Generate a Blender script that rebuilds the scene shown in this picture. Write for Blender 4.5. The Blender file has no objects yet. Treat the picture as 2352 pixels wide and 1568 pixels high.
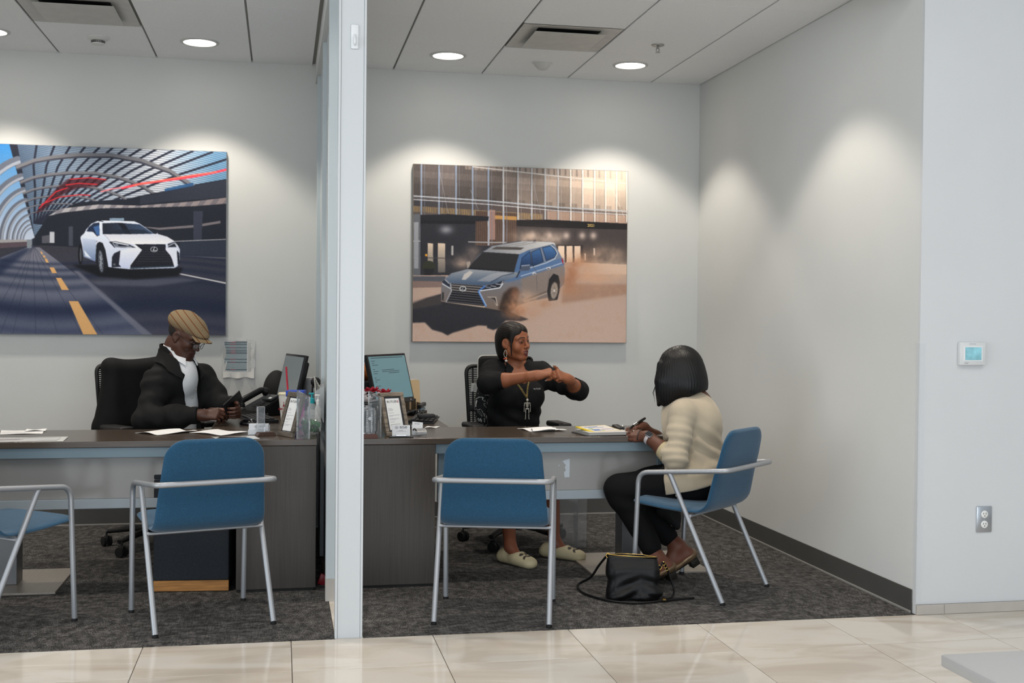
import bpy, bmesh, math, random, itertools
import numpy as np
from mathutils import Vector, Matrix, Euler
random.seed(7); rng = np.random.default_rng(7)
sc = bpy.context.scene
COL = sc.collection
# ------------------------------------------------------------------ camera, world, light, exposure
cam_d = bpy.data.cameras.new('camera'); cam = bpy.data.objects.new('camera', cam_d); COL.objects.link(cam)
cam_d.sensor_width = 36; cam_d.lens = 2704.74 / 2352 * 36; cam_d.clip_end = 60; cam_d.clip_start = .05
_R = Vector((0.9811, -0.1923, 0.0096)); _F = Vector((0.1924, 0.9811, -0.0170)).normalized()
_R = (_R - _F * _R.dot(_F)).normalized(); _U = _R.cross(_F)
cam.matrix_world = Matrix(((_R.x, _U.x, -_F.x, 0), (_R.y, _U.y, -_F.y, 0), (_R.z, _U.z, -_F.z, 1.3602), (0, 0, 0, 1)))
sc.camera = cam
sc.view_settings.view_transform = 'Standard'; sc.view_settings.look = 'None'
sc.view_settings.gamma = 1; sc.view_settings.use_curve_mapping = False
sc.view_settings.exposure = -0.04
wd = bpy.data.worlds.new('world'); sc.world = wd; wd.use_nodes = True
wd.node_tree.nodes['Background'].inputs[0].default_value = (.80, .90, 1, 1)
wd.node_tree.nodes['Background'].inputs[1].default_value = 0.5
def area(name, loc, target, sx, sy, power, col):
    l = bpy.data.lights.new(name, 'AREA'); l.shape = 'RECTANGLE'; l.size = sx; l.size_y = sy; l.energy = power; l.color = col
    o = bpy.data.objects.new(name, l); COL.objects.link(o); o.location = loc
    o.rotation_euler = (Vector(target) - Vector(loc)).to_track_quat('-Z', 'Y').to_euler(); return o
# daylight through the showroom's front glazing, far behind the camera, and its side glazing
area('daylight_front', (1.0, -7.5, 1.75), (1.0, 6, 1.75), 9, 3.4, 390, (.86, .94, 1))
area('daylight_side', (-8.5, 0.5, 2.1), (2, 4.5, 1.2), 7, 3.0, 300, (.86, .94, 1))
area('lobby_fill', (0.5, 1.6, 3.85), (0.5, 1.6, 0), 8, 3.2, 165, (1, .97, .93))  # added unseen overhead fill; its bounce off the lobby floor brightens the office ceiling
SPOT_W = 70; SPOT_COL = (1, .90, .78)
# ------------------------------------------------------------------ helpers
def srgb(h):
    if isinstance(h, str):
        h = h.lstrip('#'); c = [int(h[i:i + 2], 16) / 255 for i in (0, 2, 4)]
    else: c = [v / 255 for v in h]
    return tuple(x / 12.92 if x <= .04045 else ((x + .055) / 1.055) ** 2.4 for x in c)
MATS = {}
def mat(name, color, rough=.5, metal=0, spec=.5, noise=None, bump=None, coat=0, trans=0, ior=1.45, emit=None, attr=None, sheen=0, alpha=1):
    """principled material; noise=(scale, amount, stretch xyz) varies the base colour; bump=(scale, strength, stretch)"""
    if name in MATS: return MATS[name]
    m = bpy.data.materials.new(name); m.use_nodes = True; nt = m.node_tree; b = nt.nodes['Principled BSDF']
    c = (*srgb(color), 1)
    I = b.inputs
    I['Base Color'].default_value = c; I['Roughness'].default_value = rough; I['Metallic'].default_value = metal
    I['Specular IOR Level'].default_value = spec; I['Coat Weight'].default_value = coat; I['Transmission Weight'].default_value = trans
    I['IOR'].default_value = ior; I['Sheen Weight'].default_value = sheen; I['Alpha'].default_value = alpha
    if emit: I['Emission Color'].default_value = (*srgb(emit[0]), 1); I['Emission Strength'].default_value = emit[1]
    tc = None
    def coords(stretch):
        nonlocal tc
        tc = tc or nt.nodes.new('ShaderNodeTexCoord')
        mp = nt.nodes.new('ShaderNodeMapping'); mp.inputs['Scale'].default_value = stretch
        nt.links.new(tc.outputs['Object'], mp.inputs[0]); return mp.outputs[0]
    src = None
    if attr:
        a = nt.nodes.new('ShaderNodeAttribute'); a.attribute_name = attr; src = a.outputs['Color']
    if noise:
        n = nt.nodes.new('ShaderNodeTexNoise'); n.inputs['Scale'].default_value = noise[0]; n.inputs['Detail'].default_value = 4
        nt.links.new(coords(noise[2] if len(noise) > 2 else (1, 1, 1)), n.inputs['Vector'])
        mr = nt.nodes.new('ShaderNodeMapRange'); mr.inputs[1].default_value = .3; mr.inputs[2].default_value = .7
        mr.inputs[3].default_value = 1 - noise[1]; mr.inputs[4].default_value = 1 + noise[1]
        nt.links.new(n.outputs[0], mr.inputs[0])
        mx = nt.nodes.new('ShaderNodeMix'); mx.data_type = 'RGBA'; mx.blend_type = 'MULTIPLY'; mx.inputs[0].default_value = 1
        if src: nt.links.new(src, mx.inputs[6])
        else: mx.inputs[6].default_value = c
        nt.links.new(mr.outputs[0], mx.inputs[7]); src = mx.outputs[2]
    if src: nt.links.new(src, I['Base Color'])
    if bump:
        n = nt.nodes.new('ShaderNodeTexNoise'); n.inputs['Scale'].default_value = bump[0]; n.inputs['Detail'].default_value = 3
        nt.links.new(coords(bump[2] if len(bump) > 2 else (1, 1, 1)), n.inputs['Vector'])
        bp = nt.nodes.new('ShaderNodeBump'); bp.inputs['Strength'].default_value = bump[1]; bp.inputs['Distance'].default_value = .002
        nt.links.new(n.outputs[0], bp.inputs['Height']); nt.links.new(bp.outputs[0], I['Normal'])
    MATS[name] = m; return m
class MB:
    """collects shapes into one bmesh"""
    def __init__(s): s.b = bmesh.new()
    def verts(s, vs, fs, M=None):
        bv = [s.b.verts.new(M @ Vector(v) if M else v) for v in vs]
        for f in fs:
            try: s.b.faces.new([bv[i] for i in f])
            except ValueError: pass
        return s
    def box(s, x0, x1, y0, y1, z0, z1, bev=0, M=None, seg=2):
        t = bmesh.new(); bmesh.ops.create_cube(t, size=1)
        for v in t.verts: v.co = Vector(((x0 + x1) / 2 + v.co.x * (x1 - x0), (y0 + y1) / 2 + v.co.y * (y1 - y0), (z0 + z1) / 2 + v.co.z * (z1 - z0)))
        if bev: bmesh.ops.bevel(t, geom=t.edges[:], offset=bev, segments=seg, affect='EDGES', profile=.5)
        return s._take(t, M)
    def _take(s, t, M=None):
        if M: bmesh.ops.transform(t, matrix=M, verts=t.verts)
        me = bpy.data.meshes.new('tmp'); t.to_mesh(me); t.free(); s.b.from_mesh(me); bpy.data.meshes.remove(me); return s
    def tube(s, pts, r, n=10, closed=False, cap=True, M=None, rz=None):
        """swept circle; r a number or a list; rz squashes the section along its second axis"""
        pts = [Vector(p) for p in pts]; N = len(pts); rr = r if isinstance(r, (list, tuple)) else [r] * N
        t = bmesh.new(); rings = []; up = None
        for i, p in enumerate(pts):
            a = pts[i - 1] if (i > 0 or closed) else p; c = pts[(i + 1) % N] if (i < N - 1 or closed) else p
            d = (c - a).normalized()
            if up is None:
                up = Vector((0, 0, 1)) if abs(d.z) < .9 else Vector((1, 0, 0))
            u = (up - d * up.dot(d)).normalized(); w = d.cross(u); up = u
            rings.append([t.verts.new(p + (u * math.cos(k * 2 * math.pi / n) * (rz or 1) + w * math.sin(k * 2 * math.pi / n)) * rr[i]) for k in range(n)])
        for i in range(N - (0 if closed else 1)):
            A, B = rings[i], rings[(i + 1) % N]
            for k in range(n): t.faces.new((A[k], A[(k + 1) % n], B[(k + 1) % n], B[k]))
        if cap and not closed: t.faces.new(rings[0][::-1]); t.faces.new(rings[-1])
        bmesh.ops.recalc_face_normals(t, faces=t.faces)
        return s._take(t, M)
    def lathe(s, prof, n=24, M=None, cap=True):
        t = bmesh.new(); rings = []
        for r, z in prof: rings.append([t.verts.new((r * math.cos(k * 2 * math.pi / n), r * math.sin(k * 2 * math.pi / n), z)) for k in range(n)])
        for A, B in zip(rings, rings[1:]):
            for k in range(n): t.faces.new((A[k], A[(k + 1) % n], B[(k + 1) % n], B[k]))
        if cap:
            t.faces.new(rings[0][::-1]); t.faces.new(rings[-1])
        bmesh.ops.remove_doubles(t, verts=t.verts, dist=1e-6)
        bmesh.ops.recalc_face_normals(t, faces=t.faces)
        return s._take(t, M)
    def sphere(s, c, r, n=16, M=None):
        t = bmesh.new(); bmesh.ops.create_uvsphere(t, u_segments=n, v_segments=max(6, n // 2), radius=1)
        r = r if isinstance(r, (list, tuple)) else (r, r, r)
        for v in t.verts: v.co = Vector((c[0] + v.co.x * r[0], c[1] + v.co.y * r[1], c[2] + v.co.z * r[2]))
        return s._take(t, M)
    def prism(s, poly, y0, y1, M=None, bev=0):
        """polygon in x,z pushed from y0 to y1"""
        t = bmesh.new(); A = [t.verts.new((x, y0, z)) for x, z in poly]; B = [t.verts.new((x, y1, z)) for x, z in poly]
        t.faces.new(A); t.faces.new(B[::-1]); n = len(poly)
        for i in range(n): t.faces.new((A[i], B[i], B[(i + 1) % n], A[(i + 1) % n]))
        bmesh.ops.recalc_face_normals(t, faces=t.faces)
        if bev: bmesh.ops.bevel(t, geom=t.edges[:], offset=bev, segments=2, affect='EDGES')
        return s._take(t, M)
    def obj(s, name, m, parent=None, smooth=None, loc=None):
        me = bpy.data.meshes.new(name); s.b.to_mesh(me); s.b.free()
        return link_mesh(name, me, m, parent, smooth, loc)
def link_mesh(name, me, m, parent=None, smooth=None, loc=None):
    if smooth is not None:
        me.polygons.foreach_set('use_smooth', [True] * len(me.polygons))
        if smooth < 179 and hasattr(me, 'set_sharp_from_angle'): me.set_sharp_from_angle(angle=math.radians(smooth))
    if m:
        for q in (m if isinstance(m, (list, tuple)) else [m]): me.materials.append(q)
    o = bpy.data.objects.new(name, me); COL.objects.link(o)
    if loc: o.location = loc
    if parent: o.parent = parent
    return o
def thing(name, label, cat, loc=(0, 0, 0), rz=0, group=None, rot=None):
    o = bpy.data.objects.new(name, None); COL.objects.link(o); o.empty_display_size = .05
    o.location = loc; o.rotation_euler = rot or (0, 0, rz); return tag(o, label, cat, group)
def tag(o, label, cat, group=None):
    o['label'] = label; o['category'] = cat
    if group: o['group'] = group
    return o
def struct(o): o['kind'] = 'structure'; return o
def dup(o, name=None, loc=None, rz=None, parent=None, label=None):
    kids = list(o.children); c = o.copy(); COL.objects.link(c)
    if parent: c.parent = parent
    if loc is not None: c.location = loc
    if rz is not None: c.rotation_euler = (0, 0, rz)
    if label: c['label'] = label
    for k in kids: dup(k, parent=c)
    return c
def arc(c, r, a0, a1, n, plane='xz'):
    out = []
    for i in range(n + 1):
        a = math.radians(a0 + (a1 - a0) * i / n); x, y = c[0] + r * math.cos(a), c[1] + r * math.sin(a)
        out.append((x, y))
    return out
def rounded_path(pts, r, n=5):
    """polyline with its inner corners rounded"""
    P = [Vector(p) for p in pts]; out = [P[0]]
    for i in range(1, len(P) - 1):
        a = (P[i - 1] - P[i]); b = (P[i + 1] - P[i]); rr = r[i - 1] if isinstance(r, (list, tuple)) else r
        rr = min(rr, a.length * .49, b.length * .49); p0 = P[i] + a.normalized() * rr; p1 = P[i] + b.normalized() * rr
        for k in range(n + 1):
            t = k / n; out.append(p0 * (1 - t) ** 2 + P[i] * 2 * t * (1 - t) + p1 * t * t)
    out.append(P[-1]); return out
def text_mesh(name, txt, size, m, parent=None, M=None, align='CENTER', bold=0, sx=1):
    cu = bpy.data.curves.new('txt', 'FONT'); cu.body = txt; cu.size = size; cu.align_x = align; cu.align_y = 'CENTER'; cu.offset = bold; cu.resolution_u = 3
    t = bpy.data.objects.new('txt', cu); COL.objects.link(t)
    me = bpy.data.meshes.new_from_object(t.evaluated_get(bpy.context.evaluated_depsgraph_get()))
    bpy.data.objects.remove(t); bpy.data.curves.remove(cu)
    if sx != 1: me.transform(Matrix.Diagonal((sx, 1, 1, 1)))
    if M: me.transform(M)
    me.materials.clear()
    return link_mesh(name, me, m, parent)
def frame_xz(o, x=(1, 0, 0), up=(0, 0, 1)):
    """matrix taking a flat XY drawing onto a standing plane: drawing x -> x, drawing y -> up, drawing z -> towards the viewer"""
    x = Vector(x).normalized(); u = Vector(up); u = (u - x * u.dot(x)).normalized(); n = x.cross(u)
    return Matrix(((x.x, u.x, n.x, o[0]), (x.y, u.y, n.y, o[1]), (x.z, u.z, n.z, o[2]), (0, 0, 0, 1)))
PI = math.pi
# ------------------------------------------------------------------ the room shell
YB, YF, XR, XL, ZC = 8.062, 5.046, 2.937, -2.36, 3.067
def wall_mat(name, col): return mat(name, col, .55, spec=.3, noise=(3, .012), bump=(220, .12))
M_wall = wall_mat('wall_paint', '#d6d7d5'); M_white = wall_mat('lobby_paint', '#d2d4d6')
M_rubber = mat('rubber_base', '#4c4b49', .5, noise=(8, .06))
M_tile = mat('porcelain_tile', '#d2ccc2', .07, spec=.5)
def tile_nodes():
    nt = M_tile.node_tree; b = nt.nodes['Principled BSDF']; L = nt.links.new; N = nt.nodes.new
    g = N('ShaderNodeNewGeometry'); oi = N('ShaderNodeObjectInfo')
    add = N('ShaderNodeVectorMath'); add.operation = 'MULTIPLY_ADD'; add.inputs[1].default_value = (1, 1, 1)
    sc_ = N('ShaderNodeVectorMath'); sc_.operation = 'SCALE'; sc_.inputs[0].default_value = (17, 31, 9); L(oi.outputs['Random'], sc_.inputs['Scale'])
    L(g.outputs['Position'], add.inputs[0]); L(sc_.outputs[0], add.inputs[2])
    mp = N('ShaderNodeMapping'); mp.inputs['Rotation'].default_value = (0, 0, .45); mp.inputs['Scale'].default_value = (1.1, 3.2, 1); L(add.outputs[0], mp.inputs[0])
    n = N('ShaderNodeTexNoise'); n.inputs['Scale'].default_value = 1.6; n.inputs['Detail'].default_value = 6; n.inputs['Distortion'].default_value = .9; L(mp.outputs[0], n.inputs['Vector'])
    r = N('ShaderNodeValToRGB'); e = r.color_ramp.elements
    e[0].position = .32; e[0].color = (*srgb('#c0b5a8'), 1); e[1].position = .68; e[1].color = (*srgb('#d3cdc5'), 1)
    k = r.color_ramp.elements.new(.47); k.color = (*srgb('#cbc2b6'), 1); k = r.color_ramp.elements.new(.54); k.color = (*srgb('#d2cbc1'), 1)
    L(n.outputs[0], r.inputs[0]); L(r.outputs[0], b.inputs['Base Color'])
tile_nodes()
M_grout = mat('grout', '#7d746b', .8)
M_carpet = mat('carpet_loop', '#4a4948', .95, spec=.1)
def carpet_nodes():
    nt = M_carpet.node_tree; b = nt.nodes['Principled BSDF']; L = nt.links.new; N = nt.nodes.new
    tc = N('ShaderNodeTexCoord'); oi = N('ShaderNodeObjectInfo')
    off = N('ShaderNodeVectorMath'); off.operation = 'SCALE'; off.inputs[0].default_value = (13, 29, 0); L(oi.outputs['Random'], off.inputs['Scale'])
    ad = N('ShaderNodeVectorMath'); L(tc.outputs['Object'], ad.inputs[0]); L(off.outputs[0], ad.inputs[1])
    def noise(scale, st, det):
        mp = N('ShaderNodeMapping'); mp.inputs['Scale'].default_value = st; L(ad.outputs[0], mp.inputs[0])
        n = N('ShaderNodeTexNoise'); n.inputs['Scale'].default_value = scale; n.inputs['Detail'].default_value = det; L(mp.outputs[0], n.inputs['Vector']); return n.outputs[0]
    thread = noise(1, (400, 40, 1), 2); patch = noise(1, (30, 14, 1), 5); cross = noise(1, (14, 150, 1), 3)
    def math_(op, a, bb, clamp=False):
        m = N('ShaderNodeMath'); m.operation = op; m.use_clamp = clamp
        for i, v in enumerate((a, bb)):
            if isinstance(v, (int, float)): m.inputs[i].default_value = v
            else: L(v, m.inputs[i])
        return m.outputs[0]
    s = math_('ADD', math_('MULTIPLY', thread, .8), math_('ADD', math_('MULTIPLY', patch, .5), math_('MULTIPLY', cross, .35)))
    r = N('ShaderNodeValToRGB'); e = r.color_ramp.elements
    e[0].position = .66; e[0].color = (*srgb('#2a2928'), 1); e[1].position = 1.0; e[1].color = (*srgb('#747170'), 1)
    k = r.color_ramp.elements.new(.82); k.color = (*srgb('#454443'), 1)
    L(s, r.inputs[0]); L(r.outputs[0], b.inputs['Base Color'])
    bp = N('ShaderNodeBump'); bp.inputs['Strength'].default_value = .5; bp.inputs['Distance'].default_value = .003; L(s, bp.inputs['Height']); L(bp.outputs[0], b.inputs['Normal'])
carpet_nodes()
M_ctile = mat('acoustic_tile', '#f0f1f2', .9, spec=.2, noise=(60, .02), bump=(300, .25))
M_grid = mat('ceiling_grid', '#8f8d89', .6)
floor = struct(MB().box(-6, 6, -3, 8.3, -.15, -.008).obj('floor', M_grout))
# lobby tiles: joints at x = -0.553 + k*0.6025 and rows starting at the carpet edge
PT = .6025; X0 = -.553 - 9 * PT
def quad_tile(name, m, x0, x1, y0, y1, z, cx=None, bev=.0015, rot=0):
    w, h = (x1 - x0) / 2, (y1 - y0) / 2
    o = MB().box(-w, w, -h, h, -.0085, 0, bev).obj(name, m, floor); o.location = ((x0 + x1) / 2, (y0 + y1) / 2, z); return o
rows = [(4.607, YF), (4.0045, 4.607), (3.402, 4.0045), (2.7995, 3.402), (2.197, 2.7995), (1.5945, 2.197), (.992, 1.5945), (.3895, .992), (-.213, .3895), (-.8155, -.213), (-1.418, -.8155), (-2.0205, -1.418), (-2.623, -2.0205)]
tile_src = {}
for ri, (y0, y1) in enumerate(rows):
    for k in range(18):
        x0 = X0 + k * PT
        key = round(y1 - y0, 3)
        if key not in tile_src: tile_src[key] = quad_tile('tile', M_tile, x0 + .0015, x0 + PT - .0015, y0 + .0022, y1 - .0022, 0)
        else:
            c = dup(tile_src[key]); c.location = (x0 + PT / 2, (y0 + y1) / 2, 0)
# stone strip under the partition
for (y0, y1) in ((YF + .002, 5.65), (5.653, 6.26)): quad_tile('tile', M_tile, .2345, .36, y0, y1, .0)
# carpet tiles, quarter-turned
CT = .61
cs = None
for i in range(-4, 7):
    for j in range(-1, 5):
        x0, x1 = -.64 + i * CT, -.64 + (i + 1) * CT; y0, y1 = max(5.607 + j * CT, YF + .001), min(5.607 + (j + 1) * CT, YB)
        for a, b in ((XL, .232), (.352, XR)):
            u0, u1 = max(x0, a), min(x1, b)
            if u1 - u0 < .02: continue
            full = u1 - u0 > CT - .001 and y1 - y0 > CT - .001
            q = (i + j) % 2
            if full and cs: o = dup(cs)
            else:
                w, h = (u1 - u0) / 2, (y1 - y0) / 2
                if q and not full: w, h = h, w
                o = MB().box(-w, w, -h, h, -.0085, .0005, .0008).obj('carpet_tile', M_carpet, floor)
                if full: cs = o
            o.location = ((u0 + u1) / 2, (y0 + y1) / 2, .0005); o.rotation_euler = (0, 0, PI / 2 * (q + 2 * ((i * 3 + j) % 2)))
wall_back = struct(MB().box(XL - .1, XR + .1, YB, YB + .12, 0, ZC + .1).obj('wall_back', M_wall))
wall_right = struct(MB().box(XR, XR + .12, YF + .02, YB, 0, ZC + .1).obj('wall_right', M_wall))
wall_left = struct(MB().box(XL - .12, XL, YF, YB, 0, ZC + .1).obj('wall_left', M_wall))
wall_front = struct(MB().box(XR, 6, YF, YF + .02, .0, 3.9).obj('wall_front', M_white))
struct(MB().box(-6, XL, YF, YF + .12, 0, 3.9).obj('wall_front', M_white))
struct(MB().box(6, 6.1, -3, YF, 0, 3.9).obj('wall_side', M_white))
# rubber baseboards with a pale coved toe
for nm, bx, toe in (('baseboard_back', (XL, XR, YB - .006, YB, .0, .112), (XL, XR, YB - .014, YB - .006, 0, .012)),
                    ('baseboard_right', (XR - .006, XR, YF + .03, YB, .0, .112), (XR - .014, XR - .006, YF + .03, YB, 0, .012))):
    o = struct(MB().box(*bx, .002).obj(nm, M_rubber)); MB().box(*toe, .003).obj('toe', mat('rubber_toe', '#8b8985', .45), o)
bf = struct(MB().box(XR, 6, YF - .006, YF, 0, .047).obj('baseboard_front', M_grout)); 
xs = [XR - .002, 3.078] + [3.078 + .6025 * k for k in range(1, 5)]
M_base = mat('base_stone', '#b9b4ad', .35, noise=(7, .07))
for a, b in zip(xs, xs[1:]): MB().box(a + .001, b - .001, YF - .012, YF - .002, .001, .047, .001).obj('base_tile', M_base, bf)
# acrylic corner guard
g = struct(MB().box(XR - .0035, XR - .001, YF - .0035, YF + .034, .05, 1.277).box(XR - .0035, XR + .03, YF - .0035, YF - .001, .05, 1.277).obj('trim_1', mat('clear_guard', '#eef2f6', .12, spec=.6, alpha=.16)))
# ceiling: dropped tiles over a darker grid
ceiling = struct(MB().box(XL, XR, YF + .1, YB, ZC + .012, ZC + .1).obj('ceiling', M_grid))
VENTS = [(1.3476, 6.6328), (-1.4197, 6.6328)]
T = .6096
ysc = [7.852 - T * k for k in range(0, 5)] + [5.15]
def ctiles(xg, xa, xb, vents):
    src = None
    n0 = math.floor((xa - xg) / T)
    for k in range(n0, 12):
        x0, x1 = max(xg + k * T, xa), min(xg + (k + 1) * T, xb)
        if x1 - x0 < .03: continue
        for y1, y0 in zip([YB] + ysc, ysc):
            if any(abs(x0 - vx) < .01 and abs(y0 - vy) < .02 for vx, vy in vents): continue
            full = abs(x1 - x0 - T) < 1e-3 and abs(y1 - y0 - T) < 1e-3
            if full and src: o = dup(src)
            else:
                w, h = (x1 - x0) / 2 - .006, (y1 - y0) / 2 - .0012
                o = MB().box(-w, w, -h, h, 0, .011, .0015).obj('ceiling_tile', M_ctile, ceiling)
                if full: src = o
            o.location = ((x0 + x1) / 2, (y0 + y1) / 2, ZC)
ctiles(.738, .36, XR, VENTS); ctiles(-1.4197, XL, .20, VENTS)
# bulkhead over the front of the offices and the lobby ceiling beyond
struct(MB().box(XL - .12, XR, YF, YF + .1, 2.944, 3.9).obj('trim_2', M_white))
struct(MB().box(-6, 6.1, -3, YF + .1, 3.9, 4.0).obj('ceiling', mat('lobby_ceiling', '#b9bab9', .9)))
# partition between the offices: header, wall blades and the end post
M_part = mat('partition_paint', '#c3ccd0', .32, spec=.5)
part = struct(MB().box(.245, .335, 5.765, YB, .0, 2.944).obj('wall_middle', M_part))
MB().box(.215, .36, YF + .1, YB, 2.944, ZC + .01, .001).obj('header', M_wall, part)
for (ya, yb, xa) in ((5.73, 5.80, .218), (6.83, 6.90, .225), (7.78, 7.85, .2235)):
    MB().box(xa, .352, ya, yb, .108 if ya < 6 else .0, 2.9435, .001).obj('stile', M_part, part)
MB().box(.217, .354, 5.726, 5.8, .0, .107, .001).obj('base_tile', M_base, part)
post = struct(MB().box(.238, .345, YF + .012, 5.13, 0, 2.944, .001).obj('trim_3', M_part))
M_post = mat('post_paint', '#c9cdd0', .3, spec=.5)
MB().box(.2425, .3385, YF + .006, YF + .014, 0, 2.944, .001).obj('cover_plate', M_post, post)
for xa, xb in ((.232, .2415), (.3395, .349)): MB().box(xa, xb, YF + .002, YF + .06, 0, 2.944, .001).obj('edge_strip', M_post, post)
# ------------------------------------------------------------------ ceiling and wall fittings
M_trim = mat('white_trim', '#c9c9c7', .4); M_plastic = mat('white_plastic', '#d9d9d6', .4)
M_led = mat('lamp_lens', '#ffffff', .4, emit=('#fff6ea', 9)); M_can = mat('lamp_can', '#e8e6e2', .25, metal=.3, emit=None)
def downlight(x, y, label, first=[None]):
    if first[0]:
        d = dup(first[0], loc=(x, y, ZC), label=label)
    else:
        d = thing('ceiling_downlight', label, 'light', (x, y, ZC), group='recessed downlights')
        MB().lathe([(.118, .001), (.118, -.004), (.112, -.007), (.099, -.007), (.095, -.0005)], 40, cap=False).obj('trim_ring', M_trim, d, 40)
        MB().lathe([(.097, -.0035), (.085, -.0012), (.0001, -.001)], 40, cap=False).obj('lens', M_led, d, 40)
        first[0] = d
        l = bpy.data.lights.new('lamp', 'SPOT'); l.energy = SPOT_W; l.color = SPOT_COL; l.spot_size = math.radians(102); l.spot_blend = .38; l.shadow_soft_size = .06
        o = bpy.data.objects.new('lamp', l); COL.objects.link(o); o.parent = d; o.location = (0, 0, -.012)
    return d
for x, y, lb in ((1.043, 7.547, 'round downlight over the dusty-desert car picture, left of the ceiling sensor'), (2.262, 7.547, 'round downlight nearest the right-hand corner of the office'),
                 (-.505, 7.547, 'round downlight left of the white partition post'), (-1.725, 7.547, 'round downlight cut by the left edge of the picture'),
                 (1.043, 5.718, 'downlight in the right office ceiling nearer the lobby, left one'), (2.262, 5.718, 'downlight in the right office ceiling nearer the lobby, right one'),
                 (-.505, 5.718, 'downlight in the left office ceiling nearer the lobby, right one'), (-1.725, 5.718, 'downlight in the left office ceiling nearer the lobby, left one')): downlight(x, y, lb)
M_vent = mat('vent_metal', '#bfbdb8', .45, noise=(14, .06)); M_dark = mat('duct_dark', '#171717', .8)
for (vx, vy), lb in zip(VENTS, ('square ceiling air vent with a dropped centre plate, over the right office', 'square air vent cut by the top edge, over the left office')):
    v = thing('air_vent', lb, 'vent', (vx + T / 2, vy + T / 2, ZC), group='ceiling air vents')
    h = T / 2 - .008
    fr = MB(); k = .190; d = .05
    o4 = [(-h, -h), (h, -h), (h, h), (-h, h)]; i4 = [(-k, -k), (k, -k), (k, k), (-k, k)]
    fr.verts([(x, y, 0) for x, y in o4] + [(x, y, .009) for x, y in i4], [(i, (i + 1) % 4, 4 + (i + 1) % 4, 4 + i) for i in range(4)])
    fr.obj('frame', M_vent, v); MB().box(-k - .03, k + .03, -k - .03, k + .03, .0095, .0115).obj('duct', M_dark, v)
    MB().box(-.212, .212, -.212, .212, -.020, -.016, .002).obj('face_plate', M_vent, v)
    for sx in (-1, 1): MB().box(sx * .15 - .006, sx * .15 + .006, -.006, .006, -.017, .010).obj('hanger', M_vent, v)
s = thing('smoke_detector', 'domed slotted smoke detector on the left office ceiling', 'detector', (-1.105, 7.554, ZC))
MB().lathe([(.066, 0), (.066, -.008), (.058, -.016), (.044, -.024)], 32).obj('base', M_plastic, s, 40)
for k in range(20):
    a = k * PI / 10; MB().box(.036, .041, -.0035, .0035, -.040, -.022, M=Matrix.Rotation(a, 4, 'Z')).obj('louvre', mat('smoke_grey', '#6d6c6a', .6), s)
MB().lathe([(.033, -.022), (.033, -.036), (.042, -.040), (.040, -.046), (.012, -.052), (.0001, -.052)], 32).obj('cap', M_plastic, s, 40)
s = thing('occupancy_sensor', 'white domed motion sensor between two downlights', 'sensor', (1.68, 7.613, ZC))
MB().lathe([(.066, 0), (.066, -.005), (.060, -.008)], 32).obj('base', M_plastic, s, 40); MB().lathe([(.058, -.007), (.048, -.026), (.034, -.040), (.026, -.046), (.0001, -.047)], 32).obj('lens', mat('sensor_lens', '#c9c8c4', .3), s, 60)
s = thing('fire_sprinkler', 'small metal sprinkler head hanging from the ceiling tile', 'sprinkler', (2.26, 6.959, ZC))
MB().lathe([(.040, 0), (.038, -.006), (.014, -.012), (.0001, -.012)], 28).obj('escutcheon', mat('sprinkler_metal', '#a3a19c', .35, .7), s, 40)
b = MB().tube([(0, 0, -.01), (0, 0, -.026)], .007, 10)
for q in (-1, 1): b.tube([(q * .006, 0, -.02), (q * .010, 0, -.032), (q * .002, 0, -.045)], .0025, 6)
b.obj('frame', MATS['sprinkler_metal'], s, 40); MB().lathe([(.0001, -.045), (.016, -.046), (.016, -.0475), (.0001, -.0475)], 16).obj('deflector', MATS['sprinkler_metal'], s)
# adhesive hook on the post
hk = thing('adhesive_hook', 'small white plastic hook stuck near the top of the post', 'hook', (.2985, YF + .006, 2.56))
MB().box(-.017, .017, -.006, 0, -.052, .052, .005).obj('plate', mat('hook_white', '#e2e5e8', .25), hk, 40)
MB().tube(rounded_path([(0, -.005, .006), (0, -.022, -.012), (0, -.024, -.03), (0, -.012, -.034)], .01), .006, 8, rz=1.2).obj('hook', MATS['hook_white'], hk, 60)
# thermostat
t = thing('thermostat', 'white wall thermostat with a lit blue-green screen', 'thermostat', (3.197, YF, 1.2295))
MB().box(-.067, .067, -.026, 0, -.0545, .0545, .005).obj('case', mat('thermo_white', '#d5d7d8', .4), t, 40)
MB().box(-.050, .050, -.028, -.025, -.036, .036, .0015).obj('bezel', mat('thermo_bezel', '#e3e4e6', .35), t)
scr = mat('thermo_screen', '#7fb0bb', .25, emit=('#6fa9b4', .35), noise=(24, .35))
MB().box(-.042, .042, -.0288, -.0275, -.030, .030).obj('screen', scr, t)
MB().box(.052, .060, -.0268, -.0255, .035, .0385).obj('button', MATS['thermo_bezel'], t)
for bx0, bx1, bz in ((-.020, .014, .045), (-.044, -.022, -.044), (-.044, -.026, -.048)): MB().box(bx0, bx1, -.0264, -.0259, bz, bz + .0022).obj('print', mat('thermo_ink', '#9a9ea2', .5), t)
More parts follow.
